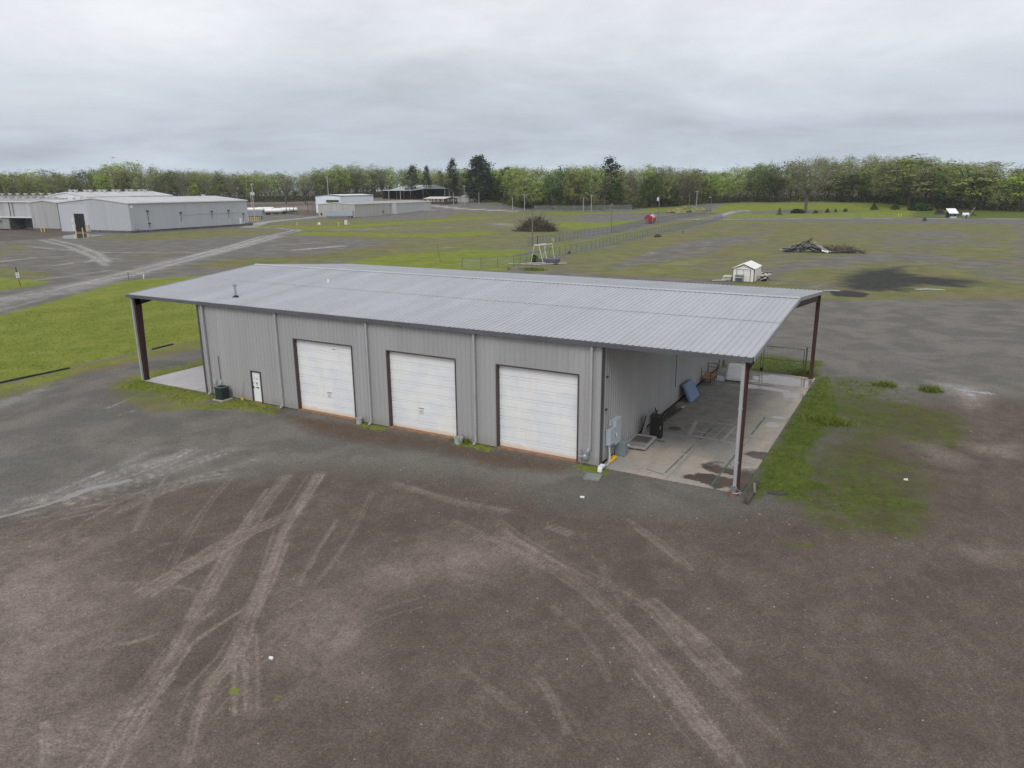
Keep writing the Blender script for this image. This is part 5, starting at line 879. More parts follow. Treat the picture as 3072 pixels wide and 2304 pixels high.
# ------------------------------------------------------------------ fences
def clfence(name, label, pts, h, post_m, wsp, wwd, psp=3.0, rail=True):
    base = pts[0]; t = thing(name, label, 'fence', base); P = [np.array(p) - base for p in pts]; posts = []; mbw = MB(); mbr_ = MB()
    for a, b in zip(P, P[1:]):
        L = np.hypot(*(b-a)[:2]); n = max(1, int(round(L/psp)))
        for k in range(n): posts.append(a + (b-a)*k/n)
        wiremesh(mbw, a, b, h, wsp, wwd, .05)
        if rail: mbr_.tube((a[0],a[1],a[2]+h), (b[0],b[1],b[2]+h), .03, n=5)
    posts.append(P[-1]); step = max(1, math.ceil(len(posts)/98)); posts = posts[::step]
    first = None
    for p in posts:
        if first is None: first = MB().tube((0,0,-.3),(0,0,h+.08),.05,n=6).build('post', post_m, t, p)
        else: c = first.copy(); COL.objects.link(c); c.location = [float(k) for k in p]; c.parent = t
    mbw.build('wire_mesh', mwire, t)
    if rail: mbr_.build('top_rail', post_m, t)
    return t
clfence('chain_link_fence', 'near chain link fence with dark posts running from the roof towards the road', [at(K2(1900,985)), at(K3(120,985)), at(K3(390,965)), at(K3(770,875)), at(K3(1070,815)), at(K3(1520,705)), at(K3(1800,650)), at(K3(2120,570))], 1.85, M('dark_green_post', (.12,.14,.13), .6), .10, .011)
clfence('chain_link_fence', 'farther chain link fence along the lane past the red tank', [at(K3(510,800)), at(K3(700,768)), at(K3(975,717)), at(K3(1200,688)), at(K3(1480,617)), at(K3(1840,556)), at(K3(2020,520))], 2.0, M('mid_grey_post', (.16,.17,.165), .6), .10, .013)
clfence('chain_link_fence', 'distant chain link fence in front of the wooded edge', [at(K3(560,506)), at(K3(960,508)), at(K3(1370,500))], 3.0, M('pale_grey_post', (.25,.26,.26), .6), .22, .03, 4)
clfence('wire_fence', 'thin post and wire fence along the right hand road', [at(K4(20,600)), at(K4(600,594)), at(K4(1200,592)), at(K4(1640,590))], 1.5, M('grey_fence_wood', (.16,.15,.13), .9), 1.6, .03, 7, False)
# ------------------------------------------------------------------ red tank, mound, brush pile, pipe rack
P = at(K3(1506,612)); t = thing('fuel_tank', 'big red horizontal fuel tank with faded pink top', 'tank', P, radians(96)); r = 1.7; L_ = 5.5; n = 24
mb = MB(); rings = [(0, 1.0), (L_, 1.0)]; vs = []
for x, k in rings: vs += [(x, r*cos(2*pi*i/n), 1.72 + r*sin(2*pi*i/n)) for i in range(n)]
mb.add(vs, [(k, (k+1) % n, n+(k+1) % n, n+k) for k in range(n)]); 
s = NT('faded_red_paint'); z = s.sep(s.obj())[2]; nn = s.noise(s.obj(), 1.2, 5); s.fin(s.mix(s.ramp(s.math('ADD', z, s.lin(nn, .3, .7, -.3, .3)), 2.0, 3.0), (.30,.03,.035), (.62,.38,.36)), .5)
mb.build('shell', s.m, t, smooth=True); [MB().add(q_, [tuple(range(n))]).build('end_cap', M('dark_red_end', (.26,.028,.038), .55, 0, .12, 1), t) for q_ in (vs[:n], vs[n:])]
mb = MB(); mb.tube((2,0,3.35),(2,0,3.8),.25,n=10); mb.tube((3.6,0,3.35),(3.6,0,3.85),.2,n=10); mb.build('vent', mblack, t); mb = MB(); [mb.box(x,x+.4,-1.3,1.3,-.2,.35) for x in (1.0,4.2)]; mb.build('cradle', mfound, t)
MB().tube((-.5,-1.9,0),(-.5,-1.9,2.6),.06).build('pipe', mwtrim, t); 
mgrassy = grass_mat('dry_grass', [(.20,.17,.09), (.15,.16,.05), (.10,.13,.03)])
def mound(P, rx, ry, h, rot, name, label, m, seed=1, cat='mound'):
    r_ = np.random.default_rng(seed); n, k = 28, 7; mb = MB(); vs = []
    for i in range(k+1):
        f = i/k
        for j in range(n): a = 2*pi*j/n; q = 1+.18*sin(3*a+seed)+.1*r_.normal(); vs.append((rx*f*cos(a)*q, ry*f*sin(a)*q, h*(cos(f*pi)*.5+.5)*(1+.12*r_.normal()*(f > .05)) - .05))
    mb.add(vs, [(i*n+j, i*n+(j+1) % n, (i+1)*n+(j+1) % n, (i+1)*n+j) for i in range(k) for j in range(n)]); t = tag(mb.build(name, m, None, P, rot), label, cat); return t
s = NT('mound_earth'); q = s.noise(s.obj(), .7, 5); s.fin(s.mix(s.ramp(q, .42, .58), (.26,.21,.12), (.10,.14,.03)), .95, 0, .1)
mound(at(K3(1840,520)), 16, 9, 3.2, .3, 'earth_mound', 'straw coloured grassy earth mound beside the lane', s.m, 4)
def twig_pile(P, rx, ry, h, n, name, label, cols, leaf=None, seed=0, logs=14, cat='brush pile'):
    r_ = random.Random(seed); t = thing(name, label, cat, P); mb = MB()
    for _ in range(n):
        a = r_.uniform(0, 6.28); f = sqrt(r_.random()); x, y = rx*f*cos(a), ry*f*sin(a); z = h*max(0, 1-f**2)*r_.uniform(.2,1.0)
        b = r_.uniform(0, 6.28); L = r_.uniform(.8, 2.2)*h/3; mb.tube((x,y,z), (x+cos(b)*L, y+sin(b)*L, max(z+r_.uniform(-.5,1.0)*L, .05)), r_.uniform(.02,.06)*h/2.5, .01, n=4)
    mb.build('branches', grass_mat(name+'_twigs', cols), t)
    mb = MB()
    for _ in range(logs):
        x = r_.uniform(-rx*1.35, rx*1.0); y = -ry*r_.uniform(.3,1.1); b = r_.uniform(-.6,.6); L = r_.uniform(1,2.6); mb.tube((x,y,.15),(x+cos(b)*L,y+sin(b)*L,.25),.18,.13,n=6)
    mb.build('logs', M('dark_log', (.06,.05,.042), .9, 0, .3, 3), t)
    if leaf:
        N = leaf[0]; vs = []; fs = []
        for i in range(N):
            a = r_.uniform(0, 6.28); f = sqrt(r_.random()); x, y = rx*.95*f*cos(a), ry*.95*f*sin(a); z = h*max(.02, (1-f**1.8))*r_.uniform(.35,1.08); q = leaf[1]; o = len(vs)
            e = Vector((r_.gauss(0,1),r_.gauss(0,1),r_.gauss(0,1))).normalized(); u = e.orthogonal().normalized(); w_ = e.cross(u)
            vs += [tuple(Vector((x,y,z))+u*q), tuple(Vector((x,y,z))+w_*q*.7), tuple(Vector((x,y,z))-u*q), tuple(Vector((x,y,z))-w_*q*.7)]; fs.append((o,o+1,o+2,o+3))
        m2 = MB(); m2.add(vs, fs); m2.build('foliage', grass_mat(name+'_leaf', leaf[2]), t)
    return t
P = at(K3(580,672)); twig_pile(P, 6.8, 4.5, 4.6, 900, 'brush_pile', 'tall heap of cut brush with green leaves in the middle field', [(.09,.075,.06),(.13,.11,.085),(.05,.042,.035)], (1500,.17,[(.05,.06,.02),(.085,.09,.03),(.12,.12,.05)]), 3, 26)
P = at(K4(800,856)); twig_pile(P, 5.2, 2.6, 1.7, 600, 'brush_heap', 'reddish brown brush heap at the right of the lumber pile', [(.12,.06,.045),(.075,.055,.045),(.04,.035,.03)], (260,.10,[(.10,.05,.035),(.07,.06,.03),(.05,.05,.03)]), 5, 4)
P = at(K4(560,852)); t = thing('lumber_pile', 'heap of grey broken boards and panels left of the brown brush', 'lumber pile', P, .25); r_ = random.Random(9)
for nm, m, N in (('dark_boards', M('charred_board', (.04,.04,.042), .85, 0, .3, 4), 44), ('grey_boards', M('grey_board', (.26,.25,.25), .8, 0, .25, 3), 34), ('pale_boards', M('pale_board_scrap', (.55,.54,.52), .75, 0, .15, 3), 7)):
    mb = MB()
    for _ in range(N):
        x = r_.uniform(-4.2,3.4); hh_ = 2.0*max(0, 1-(x/4.6)**2); z = r_.uniform(.1,1)*hh_+.1; y = r_.uniform(-1.6,1.2); mb.obox((x,y,z),(r_.uniform(1.2,3.6),r_.uniform(.12,.3),r_.uniform(.05,.12)), ROT(r_.uniform(-.5,.5), (-.38 if x < 0 else .4)+r_.gauss(0,.2), r_.uniform(-.7,.7)))
    mb.build(nm, m, t)
mb = MB(); mb.obox((2.6,-1.0,1.15),(3.6,1.1,.07),ROT(.25,.55,-.3)); mb.build('fallen_panel', M('tan_panel', (.28,.25,.23), .8), t); mb = MB(); mb.obox((3.6,-1.9,.35),(1.8,1.0,.08),ROT(.3,.25,-.2)); mb.build('white_panel', mwhite, t)
# white pipe rack by the fence
P = at(K3(570,955)); t = thing('pipe_rack', 'white A-frame pipe rack with skids near the fence', 'rack', P, .1); k_ = hypot(*(P-CAM)[:2])/FPX; mw_ = M('rack_white', (.55,.55,.53), .6, 0, .12, 3)
def lp(x, y, d, z): return (((x-570)/2.765)*k_, d, z)
mb = MB(); hz = 3.6
for xb, xt, d in ((530,560,0),(640,600,0),(640,605,2.2),(672,645,4.2),(560,590,4.2)): mb.tube(((xb-570)/2.765*k_, d, .25), ((xt-570)/2.765*k_, d, hz), .062, n=6)
mb.build('leg', mw_, t); mb = MB(); mb.tube(((555-570)/2.765*k_,0,hz),((605-570)/2.765*k_,0,hz),.11); mb.tube(((605-570)/2.765*k_,0,hz),((645-570)/2.765*k_,4.2,hz),.10); mb.tube(((560-570)/2.765*k_,0,hz),((590-570)/2.765*k_,4.2,hz),.10); mb.build('top_beam', mw_, t)
mb = MB(); mb.tube((-5.2,-.6,.16),(.5,-.2,.16),.12); mb.tube((.5,-.2,.16),(4.9,3.2,.2),.12); mb.tube((-1.8,.2,.3),(3.8,2.8,.32),.1); mb.build('skid', M('rusty_white', (.42,.36,.34), .8, 0, .25, 2), t); MB().tube(((583-570)/2.765*k_,.3,hz-.2),((583-570)/2.765*k_,.3,hz+1.7),.06).build('post', mblack, t); MB().box(-.1,3.6,1.6,3.4,.25,1.0).build('clutter', M('dark_clutter', (.10,.095,.12), .8, 0, .4, 3), t)
# white storage shed
P = np.array([17.45,79.3,0]); t = thing('storage_shed', 'small white garden shed with double doors behind the workshop', 'shed', P, .03); ms = M('shed_white_metal', (.74,.73,.68), .5, 0, .05, 2); mst = M('shed_dark_trim', (.06,.062,.07), .6); W_, L_, e_, rz_ = 3.1, 5.6, 1.95, 2.62
mb = MB()
def lap(mb, p, q, z0, z1, step=.2, dep=.022):
    p = Vector((*p,0)); q = Vector((*q,0)); d = (q-p).normalized(); n = Vector((d.y,-d.x,0)); z = z0
    while z < z1-.01: zt_ = min(z+step, z1); a = p+n*dep; b = q+n*dep; mb.quad((a.x,a.y,z),(b.x,b.y,z),(q.x,q.y,zt_),(p.x,p.y,zt_)); mb.quad((p.x,p.y,z),(q.x,q.y,z),(b.x,b.y,z),(a.x,a.y,z)); z = zt_
lap(mb,(0,0),(W_,0),.05,e_); lap(mb,(W_,0),(W_,L_),.05,e_); lap(mb,(0,L_),(0,0),.05,e_); lap(mb,(W_,L_),(0,L_),.05,e_); mb.add([(0,0,e_),(W_,0,e_),(W_/2,0,rz_)],[(0,1,2)]); mb.add([(0,L_,e_),(W_,L_,e_),(W_/2,L_,rz_)],[(0,1,2)]); mb.build('wall', ms, t)
for sx in (0,1):
    xa = -.12 if sx == 0 else W_+.12; mb = MB(); mb.extr([(xa,-.15,e_-.05),(W_/2,-.15,rz_),(W_/2,-.15,rz_+.05),(xa,-.15,e_)],(0,L_+.3,0))
    for k in range(10): y = -.1+k*.62; mb.extr([(xa,y,e_+.001),(W_/2,y,rz_+.051),(W_/2,y,rz_+.075),(xa,y,e_+.025)],(0,.05,0))
    mb.build('roof', M('shed_white_roof', (.78,.77,.74), .45, 0, .05, 2), t); mb = MB(); mb.extr([(xa,-.19,e_-.12),(W_/2,-.19,rz_-.08),(W_/2,-.19,rz_+.01),(xa,-.19,e_-.03)],(0,.035,0)); mb.build('rake_trim', mst, t)
mb = MB(); [mb.box(x-.03,x+.03,-.05,-.023,.05,e_) for x in (0.03,W_-.03)]; mb.box(W_+.023,W_+.05,-.02,.05,.05,e_); mb.build('corner_trim', mst, t)
for x0 in (.62,1.575): mb = MB(); mb.box(x0,x0+.95,-.06,-.03,.08,1.76); d_ = mb.build('door', ms, t); mb = MB(); [mb.box(x0+.03,x0+.92,-.066,-.061,.2+.22*k,.225+.22*k) for k in range(7)]; mb.build('ribs', M('shed_rib', (.5,.49,.46), .6), d_)
mb = MB(); mb.box(.55,.615,-.07,-.025,.05,1.83); mb.box(2.53,2.6,-.07,-.025,.05,1.83); mb.box(.616,2.529,-.07,-.025,1.765,1.83); mb.box(1.555,1.59,-.075,-.061,.6,1.76); mb.build('door_frame', mst, t); MB().box(-.05,W_+.05,-.02,L_+.05,-.1,.045).build('base', mblack, t)
t = thing('window_unit', 'grey wire cage crate with pale shelf against the shed doors', 'crate', P + np.array([.55,-.55,0]), .03); mb = MB(); [mb.box(x-.03,x+.03,y-.03,y+.03,0,1.05) for x in (0,1.1) for y in (-.2,.3)]; [mb.box(0,1.1,-.21,-.19,z,z+.05) for z in (.08,.22,.36,.5)]; mb.build('frame', M('cage_grey', (.15,.16,.2), .6, 0, .3, 6), t); MB().box(-.03,1.13,-.24,.33,.66,.72).build('shelf', mwtrim, t); MB().box(.04,1.06,-.16,.28,.73,1.04).build('box', M('slate_box', (.16,.18,.22), .6, 0, .2, 5), t); MB().box(.15,.95,-.1,.25,.08,.6).build('contents', M('dark_clutter', (.10,.095,.12), .8, 0, .4, 3), t)
t = thing('board_stack', 'stack of pale boards left of the white shed', 'boards', P + np.array([-.85,.9,0]), .05); mb = MB(); [mb.box(-.75+.05*k,.6,-.9,.9,.12+.22*k,.26+.22*k) for k in range(3)]; mb.build('board', M('pale_lumber', (.52,.49,.42), .8, 0, .15, 3), t); mb = MB(); [mb.box(-.6,.5,y-.06,y+.06,0,.119) for y in (-.6,.6)]; mb.build('bearer', mwood, t)
t = thing('loose_boards', 'few pale boards lying flat in front of the stack by the shed', 'boards', P + np.array([-1.9,-.6,0]), .3); mb = MB(); [mb.obox((x,y,.12),(1.4,.3,.07),RZ(r)) for x, y, r in ((0,0,.1),(.4,.3,-.2),(-.3,-.2,.3))]; mb.build('board', MC['pale_lumber'], t); MB().box(-1.3,-.4,-.4,.4,.0,.08).build('red_base', M('dull_red', (.14,.05,.045), .8), t)
t = thing('scrap_heap', 'dark scrap and boards piled at the right wall of the white shed', 'scrap heap', P + np.array([W_+.9,3.2,0])); r_ = random.Random(4)
for nm, m, N in (('dark_scrap', mblack, 14), ('pale_scrap', MC['pale_lumber'], 7)): mb = MB(); [mb.obox((r_.uniform(-.5,.5),r_.uniform(-1.2,1.2),r_.uniform(.1,1.2)),(r_.uniform(.5,1.3),r_.uniform(.1,.4),r_.uniform(.05,.2)),ROT(r_.gauss(0,.2),r_.gauss(0,.3),r_.uniform(0,3))) for _ in range(N)]; mb.build(nm, m, t)
# railroad ties edging the lawn
for (a, b), lb in zip((((-420,1420),(700,1178)),((1515,993),(1728,940))), ('long dark timber edging along the foot of the lawn', 'short dark timber edging seen through the left open bay')):
    P = at(LL(*a)); Q = at(LL(*b)); L_ = hypot(*(Q-P)[:2]); mb = MB(); n = max(1, int(L_/2.6)); t = thing('timber_edging', lb, 'timber', P, atan2(Q[1]-P[1], Q[0]-P[0]))
    for k in range(n): MB().box(k*L_/n, (k+1)*L_/n-.08, -.08, .08, -.05, .11+.02*(k % 2)).build('timber', M('tie_dark', (.035,.033,.03), .9, 0, .3, 4), t)
# sign and stub posts
P = at(LL(206,362)); t = thing('speed_sign', 'small white speed sign on a dark leaning post by the road', 'sign', P, .55); h_ = ht(P, LL(170,168))-P[2]
MB().tube((0,0,-.2),(-.28,0,h_),.05,n=8).build('post', M('dark_post', (.045,.045,.05), .7), t); z0 = ht(P, LL(190,275)); z1 = ht(P, LL(178,225)); mb = MB(); mb.box(-.36,.12,-.09,-.06,z0,z1); sg = mb.build('plate', mwhite, t); c = -.12; H = z1-z0; mb = MB()
mb.box(c-.16,c+.16,-.097,-.091,z0+.80*H,z0+.88*H); mb.box(c-.13,c+.13,-.097,-.091,z0+.66*H,z0+.74*H); mb.box(c-.13,c-.06,-.097,-.091,z0+.14*H,z0+.56*H)
for x0, x1, a_, b_ in ((c+.0,c+.04,.14,.56),(c+.12,c+.16,.14,.56),(c+.041,c+.119,.14,.22),(c+.041,c+.119,.48,.56)): mb.box(x0,x1,-.097,-.091,z0+a_*H,z0+b_*H)
mb.build('lettering', mblack, sg); mb = MB(); mb.extr([(-.25,-.07,z0-.02),(.15,-.07,z0-.02),(-.02,-.07,z0-.38)],(0,.02,0)); mb.build('reflector', M('rust_orange', (.33,.12,.04), .7), t); bxw(-.52,.05,.05,.07,z1+.05,h_).build('back_plate', M('dull_sign_back', (.21,.21,.22), .5), t)
P = at(LL(1284,302)); tag(MB().tube((0,0,-.2),(0,0,ht(P,LL(1280,220))-P[2]),.06).build('fence_post', M('grey_post', (.13,.13,.13), .8), None, P), 'thin grey post on the lawn edge by the gravel road', 'post'); P = at(LL(1430,286)); t = tag(MB().tube((0,0,-.2),(.12,0,ht(P,LL(1437,238))-P[2]),.08).build('marker_post', mwhite, None, P), 'short white plastic pipe marker on the lawn edge', 'post')
P = at(K2(1720,925)); t = thing('fence_post', 'leaning thin dark post on the grass behind the workshop', 'post', P); MB().tube((0,0,-.2),(-.7,0,3.2),.06).build('post', mpole, t)
# yellow bollards and small posts in the fields
for cr, x, y, y2, lb in ((K2,530,625,600,'lone pale yellow bollard before the box trailer'),(K2,703,625,603,'yellow bollard beside a white object before the box trailer'),(K2,875,627,600,'yellow bollard left of the white box in the grass'),(K2,960,618,600,'yellow bollard right of the white box in the grass'),(K3,706,765,730,'left of a pair of yellow bollards by the lane fence'),(K3,718,765,730,'right of a pair of yellow bollards by the lane fence'),(K4,1256,582,560,'left yellow post by the right hand road'),(K4,1276,582,560,'right yellow post by the right hand road')):
    P = at(cr(x, y)); bollard(P, max(ht(P, cr(x, y2))-P[2], 1.0), .14, lb, 'yellow posts in the fields')
for k in range(6): P = at(K2(128+k*17, 592)); bollard(P, 2.0, .13, 'yellow bollard in the row beside the warehouse corner', 'bollard row by the transformer pole')
P = at(K2(933,618)); t = thing('utility_cabinet', 'small white utility cabinet in the grass before the trailer', 'cabinet', P, .4); h_ = max(ht(P,K2(933,582))-P[2],1.5); bxw(-.7,.7,-.4,.4,0,h_).build('body', mwtrim, t); bxw(-.75,-.5,-.45,.45,.0,h_+.1).build('painted_shade_side', mlamp, t)  # dark slab on one side; the cabinet's shaded side is put into its colour
P = at(K2(712,622)); t = thing('hydrant', 'white low fitting beside the yellow bollard in the grass', 'fitting', P); MB().lathe((0,0,0),[(.5,0),(.6,.5),(.4,.9),(0,1.0)],10).build('dome', mwhite, t)
P = at(K3(772,755)); t = thing('valve_post', 'small grey valve post by the lane fence', 'post', P); MB().tube((0,0,0),(0,0,1.0),.09).build('stem', mpost, t); MB().box(-.25,.25,-.12,.12,1.0,1.3).build('head', mgalv, t)
# shelter and leaning pole by the right road
P = at(K4(1640,592)); Q = at(K4(1705,592)); L_ = hypot(*(Q-P)[:2]); t = thing('roadside_shelter', 'small open shelter with bright white roof by the far road', 'shelter', P, atan2(Q[1]-P[1],Q[0]-P[0])); h_ = ht(P,K4(1645,560))-P[2]; h2_ = ht(P,K4(1645,541))-P[2]
mb = MB(); mb.extr([(-.2,-.5,h_),(L_+.2,-.5,h_),(L_+.2,4.2,h2_+.9),(-.2,4.2,h2_+.9)],(0,0,.15)); mb.build('roof', M('bright_white_roof', (.82,.83,.86), .4), t); MB().box(0,L_,2.5,4.0,-.5,h_+.6).build('back_wall', M('shelter_dark', (.05,.052,.06), .8, 0, .3, 1), t); mb = MB(); [mb.box(x-.1,x+.1,-.3,-.1,-.5,h_) for x in (.1,L_-.1)]; mb.build('post', mpole, t); bxw(.4,L_-.4,-.2,.2,0,.5).build('rail', mwtrim, t)
bxw(L_*.4,L_*.65,1,2,0,1.6).build('stored_box', M('stored_grey', (.25,.26,.3), .7), t)
P = at(K4(1765,596)); t = thing('propane_tank', 'small white tank on stand beside the leaning pole by the road', 'tank', P, .2); MB().tube((-1.3,0,1.6),(1.1,0,1.6),.75,n=14).build('tank', mwhite, t); mb = MB(); [mb.box(x-.1,x+.1,-.4,.4,-.3,1.0) for x in (-.8,.7)]; mb.build('leg', mgalv, t)
P = at(K4(1772,600)); t = thing('leaning_pole', 'pale leaning pole beside the small white tank by the road', 'pole', P); h_ = ht(P,K4(1790,512))-P[2]; MB().tube((0,0,-.5),(2.6,0,h_),.16,.1).build('pole', mpale, t); MB().tube((0,-.2,-.3),(.1,-.2,1.6),.3).build('base', mlamp, t)
P = at(K4(1565,566)); mound(P, 3.2, 2.2, 2.4, .2, 'brush_heap', 'small dark heap on the green field left of the shelter', M('dark_heap', (.035,.03,.025), .95, 0, .4, 2), 8, 'heap')
for k, (x0, rx) in enumerate(((1740,5.5),(1800,3.0))): mound(at(K4(x0,576)), rx, 2.0, 1.9, .1, 'equipment_heap', ('dark low clutter right of the roadside shelter','small dark clutter behind the propane tank')[k], M('dark_heap2', (.05,.045,.04), .9, 0, .6, 1), 12+k, 'heap')
# ================================================================== TREES
def leaf_mat(name, cols, trans=.3):
    s = NT(name); g = s.n('ShaderNodeNewGeometry'); r = g.outputs['Random Per Island']; oi = s.n('ShaderNodeObjectInfo').outputs['Random']
    c = s.mix(s.ramp(r, 0, .55), cols[0], cols[1]); c = s.mix(s.ramp(r, .45, 1), c, cols[2])
    ln = s.noise(s.pos(), .085, 3, .6); hs = s.n('ShaderNodeHueSaturation'); s.set(hs.inputs['Color'], c); s.set(hs.inputs['Hue'], s.math('ADD', s.lin(oi, 0, 1, .488, .510), s.lin(ln, .35, .65, -.006, .012))); s.set(hs.inputs['Value'], s.math('ADD', s.lin(oi, 0, 1, .62, 1.28), s.lin(ln, .35, .65, -.28, .28))); s.set(hs.inputs['Saturation'], s.lin(s.math('FRACT', s.math('MULTIPLY', oi, 7.3)), 0, 1, .8, 1.1))
    s.fin(hs.outputs[0], .85, 0, .1); tr = s.n('ShaderNodeBsdfTranslucent'); s.set(tr.inputs[0], hs.outputs[0]); mx = s.n('ShaderNodeMixShader'); mx.inputs[0].default_value = trans
    s.t.links.new(s.b.outputs[0], mx.inputs[1]); s.t.links.new(tr.outputs[0], mx.inputs[2]); s.t.links.new(mx.outputs[0], s.out.inputs[0]); return s.m
LM = {'leafy': leaf_mat('spring_leaves', [(0.209,0.284,0.061),(0.297,0.378,0.088),(0.392,0.450,0.128)]), 'olive': leaf_mat('olive_leaves', [(.195,.215,.07),(.25,.265,.09),(.305,.305,.115)]), 'green': leaf_mat('deep_leaves', [(.065,.115,.03),(.095,.155,.038),(.13,.19,.05)]),
      'bud': leaf_mat('budding_twigs', [(.165,.165,.095),(.20,.195,.105),(.15,.15,.085)], .15), 'bare': leaf_mat('bare_twigs', [(0.216,0.196,0.176),(0.270,0.243,0.209),(0.176,0.162,0.149)], .05), 'pine': leaf_mat('pine_needles', [(.02,.034,.02),(.032,.052,.026),(.05,.075,.033)], .1), 'bush': leaf_mat('bush_leaves', [(.03,.055,.018),(.05,.08,.025),(.075,.10,.03)]), 'brown': leaf_mat('brown_buds', [(.175,.16,.105),(.215,.19,.13),(.19,.20,.09)], .15)}
mbark = M('bark', (.075,.065,.057), .95, 0, .25, 2); mbarkp = M('pale_bark', (.14,.125,.11), .95, 0, .25, 2)
def leaves_np(C, S, q, r_, flat=1.0):
    n = len(C); e = r_.normal(size=(n,3)); e[:,2] = e[:,2]*flat
    if S is not None: o_ = C-S; o_ /= np.linalg.norm(o_,axis=1)[:,None]+1e-9; e = e*.32 + o_*1.05
    e /= np.linalg.norm(e,axis=1)[:,None]+1e-9; h = np.where(np.abs(e[:,2:3])<.9, [[0,0,1.]], [[1.,0,0]]); u = np.cross(e,h); u /= np.linalg.norm(u,axis=1)[:,None]; w_ = np.cross(e,u)
    s_ = (q*r_.uniform(.55,1.3,n))[:,None]; a = r_.uniform(.5,1.0,(n,1)); return np.stack([C+u*s_, C+w_*s_*a, C-u*s_, C-w_*s_*a], 1)
def tree_geo(kind, seed, H=25.0, W=14.0, dens=1.0):
    """returns (branch MB, leaf quads Nx4x3); unit tree of height H, crown width W"""
    r_ = np.random.default_rng(seed); rr = random.Random(seed); mb = MB(); tips = []
    if kind == 'pine':
        mb.tube((0,0,-.6),(.2,.1,H*.97),H*.016,.06,n=7)
        broad = seed % 100 >= 20; nt = int((190 if broad else 80)*dens)
        for k in range(nt):
            f = k/nt; z = H*((.05 if broad else .16)+(.92 if broad else .82)*f)*rr.uniform(.98,1.02); rad = W*.5*(min(1, .70+1.2*f) if f < .3 else max(.1, 1-((f-.3)/.74)**2.2))*rr.uniform(.55,1.1); a = rr.uniform(0,6.28); p = (rad*cos(a), rad*sin(a), z+rr.uniform(-.3,1.0))
            mb.tube((0,0,z-.6),p,.09,.02,n=4); tips += [p]*2; tips.append((p[0]*.55,p[1]*.55,z)); 
        S0 = np.array(tips); S0[:,2] -= H*.02; S0 = np.repeat(S0*[.6,.6,1], int(8*max(dens,.7)), 0); C = np.array(tips); C = np.repeat(C, int(8*max(dens,.7)), 0) + r_.normal(size=(len(C)*int(8*max(dens,.7)),3))*[W*.075,W*.075,H*.026]; return mb, leaves_np(C, S0, .42, r_, 1.0)
    bare = kind in ('bare','bud','brown'); tf = rr.uniform(.22,.32); tr = H*rr.uniform(.013,.017)
    lx, ly = rr.gauss(0,.5), rr.gauss(0,.5); mb.tube((0,0,-.8),(lx*.5,ly*.5,H*tf),tr,tr*.75,n=7); nl = rr.randint(5,7)
    for k in range(nl):
        a = 2*pi*k/nl + rr.uniform(-.4,.4); up = rr.uniform(.45,1.0); L = H*(.36+.28*up)*rr.uniform(.9,1.08); out = W*.47*rr.uniform(.6,1.05)*(1.12-.75*(up-.45))
        p0 = Vector((lx*.5,ly*.5,H*tf*rr.uniform(.8,1))); p2 = Vector((out*cos(a), out*sin(a), min(H*tf*.9+L, H*.97))); p1 = p0.lerp(p2,.5)+Vector((cos(a),sin(a),0))*out*.12+Vector((0,0,-H*.015)); r0 = tr*.55
        mb.tube(p0,p1,r0,r0*.62,n=5,cap=False); mb.tube(p1,p2,r0*.62,r0*.15,n=5,cap=False); tips.append(p2)
        for j in range(6 if bare else 4):
            b = p0.lerp(p1, rr.uniform(.45,1)) if j % 2 else p1.lerp(p2, rr.uniform(.0,.85)); c_ = b+Vector((rr.gauss(0,1),rr.gauss(0,1),rr.uniform(.05,1.1))).normalized()*H*rr.uniform(.09,.19); mb.tube(b,c_,r0*.3,.02,n=4,cap=False); tips.append(c_)
            if bare:
                for _ in range(3): d_ = c_+Vector((rr.gauss(0,1),rr.gauss(0,1),rr.uniform(-.1,1.0))).normalized()*H*rr.uniform(.04,.09); mb.tube(c_.lerp(b,rr.uniform(0,.5)),d_,.035,.012,n=3,cap=False); tips.append(d_)
    T = np.array([tuple(t) for t in tips])
    if kind == 'bare': C = np.repeat(T, int(5*dens), 0); C = C + r_.normal(size=C.shape)*[W*.05,W*.05,H*.03]; return mb, leaves_np(C, None, .15, r_)
    if kind in ('bud','brown'): C = np.repeat(T, int(13*dens), 0); C = C + r_.normal(size=C.shape)*[W*.065,W*.065,H*.036]; return mb, leaves_np(C, None, .25, r_)
    # leafy: clusters near the crown shell plus around limb tips
    nc = int(86*dens); e = r_.normal(size=(nc,3)); e /= np.linalg.norm(e,axis=1)[:,None]; e[:,2] = np.where(e[:,2] < -.8, -e[:,2], e[:,2]); f = r_.uniform(.45,1.0,nc)[:,None]**.6
    cz_ = H*.54; sh = e*f*[W*.5,W*.5,H*.45]*r_.uniform(.8,1.08,(nc,1)) + [0,0,cz_]; T2 = np.vstack([sh, T[r_.integers(0,len(T),int(26*dens))]]); m_ = int(21*max(dens,.75))
    rad = np.repeat(r_.uniform(.55,1.35,len(T2)), m_)[:,None]; C = np.repeat(T2, m_, 0) + r_.normal(size=(len(T2)*m_,3))*[W*.068,W*.068,H*.026]*rad; ctr = np.repeat(T2, m_, 0)*.62 + np.array([0,0,H*.42])*.38; ctr[:,2] -= H*.03; return mb, leaves_np(C, ctr, .335, r_, 1.0)
def quads_mesh(name, Q, m):
    n = len(Q); me = bpy.data.meshes.new(name); me.vertices.add(n*4); me.vertices.foreach_set('co', np.ascontiguousarray(Q, np.float32).ravel()); me.loops.add(n*4); me.loops.foreach_set('vertex_index', np.arange(n*4, dtype=np.int32)); me.polygons.add(n); me.polygons.foreach_set('loop_start', np.arange(0, n*4, 4, dtype=np.int32)); me.update(calc_edges=True); me.validate(); me.materials.append(m); return me
LIB = {}
